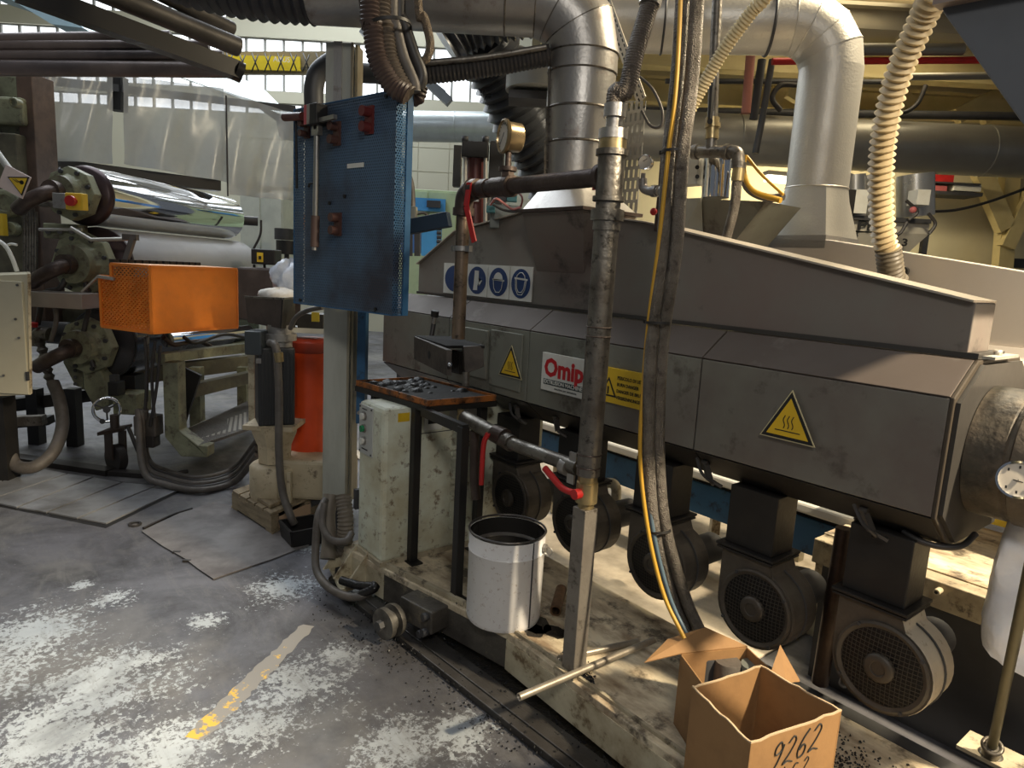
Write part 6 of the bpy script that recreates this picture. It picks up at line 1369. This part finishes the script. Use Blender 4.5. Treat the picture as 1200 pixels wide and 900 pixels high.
# white tubes in front of frame
pipeT('white_tube', 'white plastic tube bending above the cream cabinet', 'hose', PF((-8, 278, 4.5), (6, 288, 4.5), (14, 302, 4.5), (20, 318, 4.5)), .013, signw)
pipeT('white_tube', 'thin pale tube beside the bent white tube', 'hose', PF((5, 290, 4.55), (12, 286, 4.55), (20, 287, 4.55)), .008, signw)
# hose from coupling looping to left
q = MB(); q.tube(cr(PF((62, 448, 4.9), (70, 470, 4.85), (73, 500, 4.75), (62, 530, 4.6), (40, 547, 4.5), (18, 545, 4.5), (10, 525, 4.55), (8, 512, 4.6))), .042, 18); single('thick_hose', q, rubg, 'thick grey rubber hose looping below the cream cabinet', 'hose')
t = Thing('pipe_elbow', 'steel elbow fitting at the left edge near floor', 'pipe fitting', F(5, 505, 4.65))
q = MB(); q.tube(cr(PF((-15, 500, 4.65), (0, 502, 4.65), (7, 508, 4.65), (8, 520, 4.62))), .05, 16); q.cyl(F(8, 514, 4.62), F(9, 522, 4.62), .06, 8); t.part('elbow', q, pipe)
# bundle of cables on the floor
random.seed(5)
gC = 'black cables bundled on the floor before the calender'
cl = ('uppermost black cable of the floor bundle by the pallet', 'second black cable of the floor bundle by the pallet', 'third black cable of the floor bundle by the pallet', 'fourth black cable of the floor bundle by the pallet', 'lowest black cable of the floor bundle by the pallet')
for i in range(5):
    o_ = i * 4
    pipeT('floor_cable', cl[i], 'cable', [F(170 - 2 * i, 480, 4.7), Z(172 - i, 535 + o_, .12), Z(195, 552 + o_, .04), Z(235, 560 + o_ * .9, .03), Z(275, 548 + o_, .05), F(302, 516 + o_, 4.3)], .016 if i % 2 else .022, rub if i % 2 else rubg, 10, group=gC)
for i, (a, b, c, lab) in enumerate((((170, 395), (172, 440), (170, 485), 'black cable hanging left of the bent green leg'), ((182, 400), (178, 440), (181, 490), 'second black cable hanging beside the bent green leg'), ((188, 405), (184, 450), (176, 500), 'third black cable hanging in front of the bent leg'))):
    pipeT('hanging_cable', lab, 'cable', PF((*a, 4.7), (*b, 4.7), (*c, 4.7)), .011, rub)
t = Thing('terminal_block', 'dark grey connector block where the black cables gather', 'connector', F(170, 500, 4.7))
q = bF(156, 488, 182, 512, 4.72, .12); t.part('block', q, rubg, bev=.01); q = bF(162, 510, 180, 525, 4.72, .1); t.part('gland', q, rub, bev=.01)
# ramp of tread plate
t = Thing('tread_ramp', 'sloping tread plate step behind the cable bundle', 'step', F(250, 500, 5.0))
q = MB(); q.prism(PF((208, 508, 4.9), (232, 522, 4.7), (296, 500, 5.3), (290, 470, 6.2)), EZ * -.02); t.part('tread_plate', q, mat('tread_plate', (.16, .15, .14), .5, .4, (.10, .09, .08), .8, 4, .8, 60))
q = MB(); q.tube(PF((207, 510, 4.88), (240, 494, 5.4), (292, 486, 6.0)), .012, 8); t.part('bright_edge', q, alu)
q = MB()
for k in range(11):
    a = F(222, 517, 4.78).lerp(F(293, 501, 5.25), k / 11); b = F(232, 503, 5.1).lerp(F(292, 482, 5.8), k / 11); q.bar(a, b, .02, .006)
t.part('tread_rib', q, alu)
# ------------------------------------------------------------------ small extruder drive on pallet
pc2 = Z(318, 627, 0); pu2 = (Z(380, 598, 0) - Z(318, 627, 0)); pu2.z = 0; pu2 = Vector((-.30, .954, 0)).normalized() if False else pu2.normalized()
pv2 = (Z(272, 597, 0) - pc2); pv2.z = 0; pl2 = pv2.length; pv2.normalize()
t = Thing('wooden_pallet', 'low dirty wooden pallet under the geared motor', 'pallet', pc2)
for k in range(5):
    o_ = pc2 + pv2 * (pl2 * (k + .5) / 5); q = MB(); q.box(o_ + pu2 * .32 + EZ * .12, pv2 * (pl2 / 10 - .008), pu2 * .32, EZ * .01); t.part('board', q, wood, bev=.002)
for z_, k in ((.02, 0), (.02, 1)):
    pass
for s_ in (0, .5, 1):
    q = MB(); q.box(pc2 + pu2 * (.03 + .58 * s_) + pv2 * pl2 / 2 + EZ * .065, pv2 * pl2 / 2, pu2 * .03, EZ * .045); t.part('runner', q, wood)
for s_ in (0, 1):
    q = MB(); q.box(pc2 + pv2 * (.03 + (pl2 - .06) * s_) + pu2 * .32 + EZ * .012, pv2 * .04, pu2 * .32, EZ * .010); t.part('bottom_board', q, wood)
q = MB(); q.box(pc2 + pu2 * .20 + EZ * .06 + pv2 * -.006, pu2 * .14, pv2 * .003, EZ * .035); t.part('cardboard_piece', q, mat('pinkish_board', (.58, .40, .26), .7))
q = MB(); q.box(pc2 + pu2 * .25 + pv2 * .2 + EZ * .145, pu2 * .22, pv2 * .14, EZ * .012); t.part('top_slab', q, wood, bev=.004)
Dm = F(330, 560, 4.15); Dm = 4.15
t = Thing('geared_motor', 'black motor on cream gearbox standing on the pallet', 'motor', F(335, 590, Dm))
mx = lambda px, py, D=Dm: F(px, py, D)
c_ = mx(322, 480, 4.1); zA = mx(322, 593, 4.1).z
base = Vector((c_.x, c_.y, 0)); zz2 = lambda py: F(322, py, 4.1).z
q = MB(); q.rev(base, EZ, [(zz2(588), .05), (zz2(588), .14), (zz2(570), .15), (zz2(545), .15), (zz2(542), .135), (zz2(540), .05)], 30); t.part('gearbox', q, gearb)
q = MB(); q.box(base + UH * .26 + VH * .05 + EZ * ((zz2(575) + zz2(540)) / 2), UH * .22, VH * .12, EZ * ((zz2(535) - zz2(580)) / 2)); t.part('gear_case', q, gearb, bev=.02)
for du in (.05, .13):
    q = MB(); q.box(base + UH * du - VH * .12 + EZ * ((zz2(588) + zz2(545)) / 2), UH * .012, VH * .02, EZ * ((zz2(545) - zz2(588)) / 2)); t.part('rib', q, gearb, bev=.004)
q = MB()
for du in (.09, .14): q.cyl(base + UH * du - VH * .14 + EZ * zz2(582), base + UH * du - VH * .155 + EZ * zz2(582), .012, 10)
t.part('bolt', q, dgrey)
q = MB(); q.rev(base, EZ, [(zz2(540), .10), (zz2(520), .105), (zz2(504), .14), (zz2(496), .145), (zz2(496), .02)], 8, False); t.part('lantern', q, gearb)
q = MB(); q.box(base + EZ * zz2(497), UH * .15, VH * .13, EZ * .015); t.part('mounting_plate', q, gearb, bev=.004)
q = MB(); q.box(base + EZ * ((zz2(495) + zz2(405)) / 2) , (UH * .9 + VH * .43).normalized() * .105, (VH * .9 - UH * .43).normalized() * .105, EZ * ((zz2(405) - zz2(495)) / 2)); t.part('motor_body', q, mat('motor_black', (.028, .03, .033), .45), bev=.012)
for k in range(9):
    e_ = (UH * .9 + VH * .43).normalized(); f_ = (VH * .9 - UH * .43).normalized()
    q = MB(); q.box(base + EZ * ((zz2(492) + zz2(412)) / 2) - f_ * .108 + e_ * (-.08 + k * .02), e_ * .003, f_ * .005, EZ * ((zz2(412) - zz2(492)) / 2)); t.part('cooling_fin', q, mat('motor_black', (.028, .03, .033), .45))
q = MB(); q.box(base + EZ * zz2(400) - UH * .075 - VH * .07, UH * .05, VH * .08, EZ * .07); t.part('terminal_box', q, mat('terminal_grey', (.055, .065, .07), .45), bev=.008)
q = bF(300, 420, 306, 426, 3.96, .004); t.part('rating_label', q, galv)
q = bF(291, 415, 298, 500, 4.2, .05); t.part('side_plate', q, cream)
q = MB(); q.cyl(base + EZ * zz2(408) + UH * .03, base + EZ * zz2(380) + UH * .03, .075, 24); q.cyl(base + EZ * zz2(398) + UH * .03, base + EZ * zz2(390) + UH * .03, .10, 24); t.part('top_flange', q, galv)
# orange cylinder
oc = F(362, 460, 4.35); zo = lambda py: F(362, py, 4.35).z
t = Thing('orange_cylinder', 'bright orange red cylinder guard behind the black motor', 'cylinder', Vector((oc.x, oc.y, zo(532))))
q = MB(); q.rev(Vector((oc.x, oc.y, 0)), EZ, [(zo(532), .01), (zo(532), .125), (zo(412), .125), (zo(412), .12)], 40); t.part('shell', q, orangeb)
q = MB(); q.rev(Vector((oc.x, oc.y, 0)), EZ, [(zo(412), .120), (zo(400), .128), (zo(396), .10), (zo(396), .01)], 40); t.part('lid', q, mat('dark_orange_lid', (.30, .035, .015), .45))
q = MB(); q.box(Vector((oc.x, oc.y, zo(386))) - UH * .02, UH * .14, VH * .1, EZ * .015); t.part('top_plate', q, towel)
q = MB(); q.box(Vector((oc.x, oc.y, zo(376))) + UH * .03, UH * .08, VH * .08, EZ * .05); t.part('valve_block', q, black)
# vertical hose in front of motor
q = MB(); q.tube(cr(PF((316, 402, 3.95), (322, 404, 3.88), (325, 420, 3.86), (327, 470, 3.85), (327, 530, 3.82), (331, 575, 3.8), (341, 606, 3.75), (345, 614, 3.75))), .022, 16); single('drain_hose', q, rubg, 'grey hose running down before the motor into black tray', 'hose')
q = MB(); q.tube(PF((326, 413, 3.86), (327, 424, 3.86)), .026, 14); child(bh, 'hose_clip', q, brass, 'brass clip')
# cream box side arm with hopper tray on top
t = Thing('feed_hopper', 'dark brown sheet hopper box above the geared motor', 'hopper', F(318, 385, 4.1))
c5 = PF((287, 348, 4.15), (332, 350, 3.95), (346, 349, 4.2), (346, 384, 4.2), (330, 385, 3.98), (290, 378, 4.15))
q = MB(); q.prism([c5[0], c5[1], c5[4], c5[5]], VH * .01); t.part('side_left', q, mat('brown_sheet', (.10, .075, .065), .45, .3, (.05, .04, .035), .7, 6))
q = MB(); q.prism([c5[1], c5[2], c5[3], c5[4]], -UH * .01); t.part('side_right', q, black)
q = MB(); q.prism([c5[0] + VH * .28, c5[2] + VH * .1, c5[3] + VH * .1, c5[5] + VH * .28], VH * .01); t.part('side_rear', q, mat('brown_sheet', (.10, .075, .065), .45, .3))
q = MB(); q.bar(c5[0], c5[1], .012, .012); q.bar(c5[1], c5[2], .012, .012); t.part('rim', q, pipe)
# bag in hopper
def blob(name, lab, c, rx, ry, rz, m, cat, seed=3, amp=.2):
    random.seed(seed); q = MB(); n_, m_ = 26, 14; vs = []
    ph = [random.uniform(0, 6) for _ in range(6)]
    for j in range(m_ + 1):
        th = PI * j / m_
        for i in range(n_):
            a = 2 * PI * i / n_; k = 1 + amp * (math.sin(3 * a + ph[0] + 2 * th) * .4 + math.sin(5 * a + ph[1]) * .3 * math.sin(4 * th + ph[2]) + .3 * math.sin(9 * a + 5 * th + ph[3]))
            vs.append(c + UH * rx * k * math.sin(th) * math.cos(a) + VH * ry * k * math.sin(th) * math.sin(a) + EZ * rz * k * math.cos(th))
    q.add(vs, [(j * n_ + i, (j + 1) * n_ + i, (j + 1) * n_ + (i + 1) % n_, j * n_ + (i + 1) % n_) for j in range(m_) for i in range(n_)], True)
    return single(name, q, m, lab, cat)
blob('plastic_bag', 'crumpled bluish white plastic bag above the brown hopper box', F(340, 326, 4.45), .11, .10, .11, mat('bluish_bag', (.72, .76, .84), .35, 0, (.50, .56, .66), .8, 9, .7, 18), 'bag', 3, .3)
blob('rag', 'dirty white cloth lump lying in the brown hopper', F(327, 347, 4.25), .12, .09, .05, mat('rag_white', (.72, .69, .63), .8, 0, (.5, .46, .4), .8, 9, .6, 18), 'rag', 8)
# small dark box with yellow label and black machine
t = Thing('sensor_box', 'small black box with yellow label beyond the orange guard', 'box', F(308, 300, 6.6))
q = bF(294, 292, 322, 310, 6.6, .2); t.part('housing', q, black, bev=.01); q = bF(301, 296, 308, 307, 6.59, .01); t.part('yellow_label', q, yellow)
q = bF(303, 300, 306, 304, 6.58, .005); t.part('label_symbol', q, ink)
for x in (298, 310):
    q = MB(); q.bar(F(x, 310, 6.65), F(x, 322, 6.65), .02, .02); t.part('stand', q, black)
simple_box('drive_unit', 'dark brown drive unit right of the orange guard', 'machine', 277, 314, 330, 376, 6.5, .6, mat('brown_unit', (.055, .042, .038), .55, 0, (.1, .08, .07), .7, 5), .02)
t = Thing('round_valve', 'dark round valve on a stand beyond the chrome roller end', 'valve', Vector((F(333, 275, 9).x, F(333, 275, 9).y, 0)))
q = MB(); q.cyl(F(333, 268, 9), F(333, 281, 9), .12, 16); t.part('round_head', q, dgrey); q = MB(); q.tube(PF((322, 274, 9), (348, 274, 9)), .02, 8); t.part('spindle', q, dgrey)
q = MB(); q.cyl(F(336, 282, 8.9), F(336, 298, 8.9), .13, 16); t.part('black_body', q, black)
a = F(336, 298, 8.9); q = MB(); q.cyl(a, Vector((a.x, a.y, 0)), .03, 10); t.part('stand', q, dgrey)
pipeT('knob_cable', 'thin dark cable curving down from the roller knob', 'cable', PF((306, 258, 7.2), (305, 275, 7.2), (297, 292, 7.2)), .012, rub)
# yellow tag and cables left of post
pipeT('motor_cable', 'dark cable looping under the blue panel corner', 'cable', PF((340, 385, 3.9), (347, 372, 3.85), (360, 364, 3.8), (378, 360, 3.75)), .014, rubg)
single('tag_label', bF(365, 366, 374, 377, 3.7, .006), yellow, 'small pale yellow square tag under the panel corner', 'tag')
# black plastic tray on floor
tc_ = [Z(322, 624, .09), Z(342, 643, .0), Z(376, 636, 0), Z(368, 618, .0)]
t = Thing('plastic_tray', 'black plastic oil tray on floor below the drain hose', 'tray', Z(348, 640, 0))
o_ = Z(343, 643, 0); uu = (Z(379, 636, 0) - o_); uu.z = 0; wd = uu.length; uu.normalize(); vv = EZ.cross(uu); ln = .18
prof = [(o_ + uu * a * 1.0 + vv * b) for a, b in ((0, 0), (wd, 0), (wd, ln), (0, ln))]
ct = sum(prof, Vector()) / 4
for i in range(4):
    a, b = prof[i], prof[(i + 1) % 4]; at, bt = ct + (a - ct) * 1.14 + EZ * .10, ct + (b - ct) * 1.14 + EZ * .10; nn = (b - a).cross(EZ).normalized()
    q = MB(); q.prism([a, b, bt, at], nn * .006); q.bar(at, bt, .014, .01); t.part('side', q, black)
q = MB(); q.prism(prof, EZ * .005); t.part('base', q, black)
# sheet mat on floor
q = MB(); ms = [Z(166, 624, 0), Z(212, 602, 0), Z(250, 590, 0), Z(300, 598, 0), Z(362, 640, 0), Z(318, 657, 0), Z(250, 680, 0), Z(232, 668, 0), Z(218, 657, 0), Z(190, 641, 0)]
q.prism([Vector((p.x, p.y, .003)) for p in ms], EZ * .006); single('steel_sheet', q, sheetm, 'loose thin grey steel sheet lying on floor before pallet', 'sheet')
q = MB(); q.tube([Z(168, 619, .008), Z(185, 611, .012), Z(205, 602, .01), Z(225, 596, .01)], .008, 8); single('rubber_strip', q, rub, 'thin black strip along the left edge of the steel sheet', 'strip')
for i, (px, py) in enumerate(((158, 614), (207, 647), (219, 657))):
    c_ = Z(px, py, .006); q = MB(); q.ring(c_, EZ, .03, .008, 12, 5) if i == 0 else q.box(c_, UH * .02, VH * .008, EZ * .005); single('debris', q, rub, ('small black curled scrap on floor left of the sheet', 'tiny black scrap at the left edge of the sheet', 'tiny black scrap near the lower corner of the sheet')[i], 'scrap')
# trench cover plates
random.seed(3)
t = Thing('trench_cover', 'row of steel floor cover plates at the left', 'floor plates', Z(100, 590, 0))
fl0 = [(212, 575), (186, 570), (146, 566), (112, 560), (82, 556), (52, 550), (20, 548)]
nr0 = [(122, 617), (88, 611), (52, 604), (17, 598), (-18, 590), (-52, 583), (-90, 577)]
for i in range(6):
    P4 = [Z(*nr0[i], 0), Z(*fl0[i], 0), Z(*fl0[i + 1], 0), Z(*nr0[i + 1], 0)]; cc = sum(P4, Vector()) / 4
    P4 = [cc + (p - cc) * .93 for p in P4]; h_ = .010 + random.uniform(0, .003); q = MB(); q.prism([Vector((p.x, p.y, .002)) for p in P4], EZ * h_); t.part('plate', q, plate, bev=.002)
q = MB(); P4 = [Z(124, 619, 0), Z(214, 575, 0), Z(10, 545, 0), Z(-100, 574, 0)]; q.prism([Vector((p.x, p.y, .0008)) for p in P4], EZ * .001); t.part('trench_bed', q, black)
q = MB(); q.bar(Z(-40, 528, .02), Z(130, 553, .02), .10, .04); q.bar(Z(130, 553, .02), Z(172, 556, .02), .08, .03); single('floor_rail', q, mat('dark_rail', (.035, .03, .028), .5, .3), 'dark steel rail on floor behind the cover plates', 'rail')
# yellow floor line
q = MB(); a, b = Z(228, 866, 0), Z(362, 733, 0); dd = (b - a).normalized(); nn = dd.cross(EZ); ln = (b - a).length
lf, rt = [], []; random.seed(4)
for k in range(34):
    s_ = k / 33; w_ = .042 * (1 - .35 * max(0, s_ - .6)); lf.append(a + dd * ln * s_ - nn * (w_ + random.uniform(-.010, .005)) + EZ * .0008); rt.append(a + dd * ln * s_ + nn * (w_ + random.uniform(-.014, .004)) + EZ * .0008)
q.add(lf + rt, [(k, k + 34, k + 35, k + 1) for k in range(33)])
ym = bpy.data.materials.new('worn_yellow_line'); ym.use_nodes = True; nt = ym.node_tree; b_ = nt.nodes['Principled BSDF']; b_.inputs['Roughness'].default_value = .55
tc = nt.nodes.new('ShaderNodeTexCoord'); n_ = nt.nodes.new('ShaderNodeTexNoise'); n_.inputs['Scale'].default_value = 14; n_.inputs['Detail'].default_value = 8; n_.inputs['Roughness'].default_value = .7
nt.links.new(tc.outputs['Object'], n_.inputs[0]); sx = nt.nodes.new('ShaderNodeSeparateXYZ'); nt.links.new(tc.outputs['Object'], sx.inputs[0])
ad = nt.nodes.new('ShaderNodeMath'); ad.operation = 'MULTIPLY_ADD'; ad.inputs[1].default_value = .28; nt.links.new(sx.outputs[1], ad.inputs[0]); nt.links.new(n_.outputs[0], ad.inputs[2])
r_ = nt.nodes.new('ShaderNodeMapRange'); r_.inputs[1].default_value = .41; r_.inputs[2].default_value = .45; nt.links.new(ad.outputs[0], r_.inputs[0])
mx_ = nt.nodes.new('ShaderNodeMix'); mx_.data_type = 'RGBA'; mx_.inputs[6].default_value = (.78, .48, .04, 1); mx_.inputs[7].default_value = (.27, .255, .23, 1); nt.links.new(r_.outputs[0], mx_.inputs[0]); nt.links.new(mx_.outputs[2], b_.inputs['Base Color'])
single('floor_line', q, ym, 'worn yellow painted line on the grey floor', 'floor marking')
# ------------------------------------------------------------------ film curtains and frame above the calender
t = Thing('curtain_rack', 'black steel frame beam under the plastic curtains', 'frame', F(150, 205, 6.0))
q = MB(); q.bar(F(38, 190, 5.9), F(256, 218, 6.9), .14, .10); t.part('lower_beam', q, black)
q = MB(); q.bar(F(38, 92, 5.9), F(345, 128, 7.6), .06, .06); t.part('top_rail', q, dgrey)
q = MB(); q.bar(F(138, 90, 6.4), F(138, 130, 6.4), .12, .12); t.part('hanger', q, black)
q = MB(); q.prism([F(205, 88, 6.6), F(268, 110, 7.2), F(345, 140, 7.6), F(310, 105, 8.4), F(272, 86, 8.4)], EZ * -.01); t.part('roof_sheet', q, mat('pale_roof_film', (.62, .72, .70), .4))
def curtain(pts, folds, lab, seed):
    random.seed(seed); n_, m_ = 30, 10; (a, b, c, d) = [F(*p) for p in pts]; vs = []; nn = ((b - a).cross(EZ)).normalized()
    for j in range(m_ + 1):
        for i in range(n_ + 1):
            u, v = i / n_, j / m_; p = a.lerp(b, u).lerp(d.lerp(c, u), v); p = p + nn * (.03 * math.sin(folds * u * 6.28 + seed + v * 1.5) * (.3 + v) + .008 * math.sin(23 * u + 9 * v)); vs.append(p)
    k = len(vs); vs += [p + nn * .003 for p in vs]
    fs = []
    for j in range(m_):
        for i in range(n_):
            o_ = j * (n_ + 1) + i; fs += [(o_, o_ + 1, o_ + n_ + 2, o_ + n_ + 1)]
    q = MB(); q.add(vs[:k], fs, True); return single('plastic_curtain', q, fm, lab, 'curtain', 'clear plastic curtains above the rollers')
curtain(((38, 86, 5.75), (133, 88, 6.2), (133, 192, 6.2), (39, 187, 5.75)), 1.5, 'leftmost clear plastic curtain above the chrome roller', 1)
curtain(((143, 88, 6.2), (262, 104, 6.9), (268, 214, 6.9), (146, 192, 6.2)), 2.0, 'middle clear plastic curtain above the chrome roller', 2)
curtain(((262, 106, 6.85), (352, 136, 7.5), (352, 236, 7.5), (268, 228, 6.85)), 1.7, 'rightmost plastic curtain next to the blue panel', 5)
pipeT('rope', 'thin dark cord hanging between two plastic curtains', 'cord', PF((265, 112, 6.8), (267, 230, 6.8)), .008, rub)
q = MB(); q.bar(F(41, 85, 5.6), F(40, 134, 5.6), .09, .1, VH); single('curtain_post', q, dgrey, 'short dark post at the left curtain edge', 'post')
# overhead bars, top left
gO = 'overhead bars and pipes in the top left corner'
mb_ = mat('dusty_bar', (.10, .09, .082), .5, .3, (.05, .045, .04), .8, 4, .1, 40)
q = MB(); q.bar(F(20, -12, 3.3), F(281, 84, 4.0), .085, .09); q.cyl(F(276, 82, 3.98), F(284, 86, 4.0), .055, 16); single('overhead_bar', q, mat('dark_bar', (.03, .028, .026), .4, .4), 'dark square bar slanting across the top left corner', 'bar', gO)
q = MB(); q.cyl(F(96, -20, 3.5), F(279, 55, 4.1), .052, 20); single('overhead_bar', q, mb_, 'round pipe slanting beside the dark square bar', 'bar', gO)
q = MB(); q.cyl(F(165, -20, 3.7), F(271, 34, 4.2), .042, 20); single('overhead_bar', q, mb_, 'thinner round pipe slanting at the top', 'bar', gO)
q = MB(); q.bar(F(120, -20, 3.6), F(230, 30, 4.0), .04, .04); single('overhead_bar', q, dgrey, 'thin dark bar between the two slanting round pipes', 'bar', gO)
for i, (ya, xb_, yb2_, r, lab) in enumerate(((46, 170, 42, .030, 'topmost of the four level pipes in the top left'), (53, 215, 53, .028, 'second of the four level pipes in the top left'), (65, 232, 65, .030, 'third of the four level pipes in the top left'), (79, 272, 82, .045, 'lowest and thickest of the four level pipes'))):
    q = MB(); q.cyl(F(-40, ya, 4.1), F(xb_ + (30 if i < 3 else 0), yb2_, 4.3), r, 18); single('level_pipe', q, mat('brownish_pipe', (.20, .165, .155), .45, .4, (.10, .085, .08), .8, 4), lab, 'pipe', 'level pipes in the top left corner')
q = MB(); q.prism(PF((-30, -15, 7), (14, 0, 7), (60, 28, 7), (98, 33, 7), (40, -15, 7)), VH * .4); single('sloping_gutter', q, mat('pale_blue_sheet', (.42, .58, .64), .5), 'pale blue sloping sheet in the extreme top left', 'sheet')

# ------------------------------------------------------------------ more of the calender: pipes, hoses, brackets
for pts, r, m_, lab in ((((100, 330, 5.0), (104, 360, 5.0), (98, 395, 5.0), (110, 430, 5.0)), .018, rub, 'black hose hanging down left of the orange guard'),
                        (((60, 345, 4.9), (66, 372, 4.9), (60, 400, 4.9)), .016, rubg, 'grey hose dropping below the grey tray bracket'),
                        (((28, 232, 5.05), (45, 226, 5.0), (62, 214, 5.05), (70, 197, 5.2)), .010, rub, 'thin black cable curving over the upper bearing flange'),
                        (((34, 232, 5.0), (50, 240, 4.9), (66, 238, 4.75)), .016, rubg, 'short grey hose leading to the emergency stop box'),
                        (((215, 395, 5.2), (230, 402, 5.3), (262, 392, 5.6), (290, 396, 5.9)), .014, rub, 'black cable sagging under the orange guard'),
                        (((192, 396, 5.0), (205, 404, 5.1), (232, 400, 5.4), (250, 408, 5.6)), .018, pipe_d, 'brown pipe slanting beneath the orange guard'),
                        (((80, 320, 5.0), (70, 338, 4.95), (52, 345, 4.95), (44, 380, 5.0)), .02, rub, 'black hose from the lower bearing flange to the tray'),
                        (((150, 500, 4.85), (168, 540, 4.8), (190, 556, 4.7), (220, 552, 4.8)), .014, rub, 'thin black cable trailing from the caster to the bundle')):
    pipeT('machine_hose', lab, 'hose', PF(*pts), r, m_, 10)
q = MB(); q.cyl(F(196, 398, 5.4), F(290, 388, 6.6), .06, 16); single('hydraulic_cylinder', q, chrome, 'bright hydraulic cylinder lying under the orange guard', 'cylinder')
t = Thing('adjusting_bracket', 'dirty green bracket with bolts between the bearing flanges', 'bracket', F(62, 270, 5.0))
q = bF(50, 262, 92, 280, 5.1, .12); t.part('bracket', q, green, bev=.01)
for x in (56, 70, 84): q = MB(); q.cyl(F(x, 271, 5.1), F(x, 271, 5.05), .02, 6); t.part('bolt', q, dgrey)
q = MB(); q.tube(PF((46, 269, 5.05), (96, 269, 5.05)), .012, 8); t.part('rod', q, alu)
t = Thing('guide_block', 'small greasy slide block above the handwheel', 'block', F(118, 440, 5.0))
q = bF(126, 448, 138, 464, 4.98, .1); t.part('block', q, black, bev=.006); q = bF(128, 440, 135, 449, 5.0, .06); t.part('cap', q, dgrey)
# hydraulic press cylinder behind the pipe elbow
t = Thing('hydraulic_press', 'dark red hydraulic cylinder with black caps behind the pipe elbow', 'cylinder', F(560, 250, 4.2))
q = bF(541, 165, 572, 184, 4.2, .15); t.part('head_cap', q, black, bev=.006)
q = MB(); q.cyl(F(557, 184, 4.27), F(557, 262, 4.27), .05, 24); t.part('cylinder_body', q, mat('dark_red_cylinder', (.085, .02, .018), .4))
for x in (545, 569):
    q = MB(); q.tube(PF((x, 161, 4.22), (x, 265, 4.22)), .011, 8); t.part('tie_rod', q, alu)
    q = MB(); q.cyl(F(x, 160, 4.22), F(x, 166, 4.22), .022, 6); t.part('nut', q, dgrey)
q = bF(572, 165, 589, 262, 4.25, .2); t.part('column', q, black, bev=.006)
q = bF(553, 228, 561, 236, 4.18, .02); t.part('plate', q, galv)
q = bF(531, 170, 540, 218, 4.9, .1); t.part('rear_column', q, dgrey)
t = Thing('valve_block', 'grey valve block with teal solenoids beside the chute', 'valve', F(600, 250, 3.5))
q = bF(574, 240, 612, 268, 3.55, .1); t.part('block', q, mat('valve_grey', (.22, .24, .22), .5, .3), bev=.004)
q = bF(570, 238, 580, 249, 3.5, .06); t.part('solenoid', q, mat('teal_solenoid', (.06, .22, .24), .5), bev=.003)
q = bF(594, 224, 606, 236, 3.5, .06); t.part('solenoid', q, mat('teal_solenoid', (.06, .22, .24), .5), bev=.003)
q = bF(582, 222, 594, 236, 3.52, .06); t.part('solenoid', q, dgrey, bev=.003)
for pts, r, m_, lab in ((((575, 240, 3.45), (581, 233, 3.4), (590, 238, 3.4), (600, 245, 3.4), (610, 243, 3.4)), .006, mat('pink_cable', (.45, .16, .14), .5), 'pinkish cable curling over the valve block'),
                        (((606, 224, 3.45), (612, 232, 3.4), (610, 242, 3.4), (603, 246, 3.4)), .005, redd, 'dark red cable looping beside the flue chute'),
                        (((560, 226, 3.3), (568, 222, 3.3), (574, 230, 3.3), (572, 240, 3.4)), .005, signw, 'thin white cable left of the valve block'),
                        (((578, 240, 3.42), (590, 246, 3.4), (604, 248, 3.4), (614, 246, 3.4)), .006, rub, 'black cable lying along the top of the valve block')):
    pipeT('valve_cable', lab, 'cable', PF(*pts), r, m_, 8)
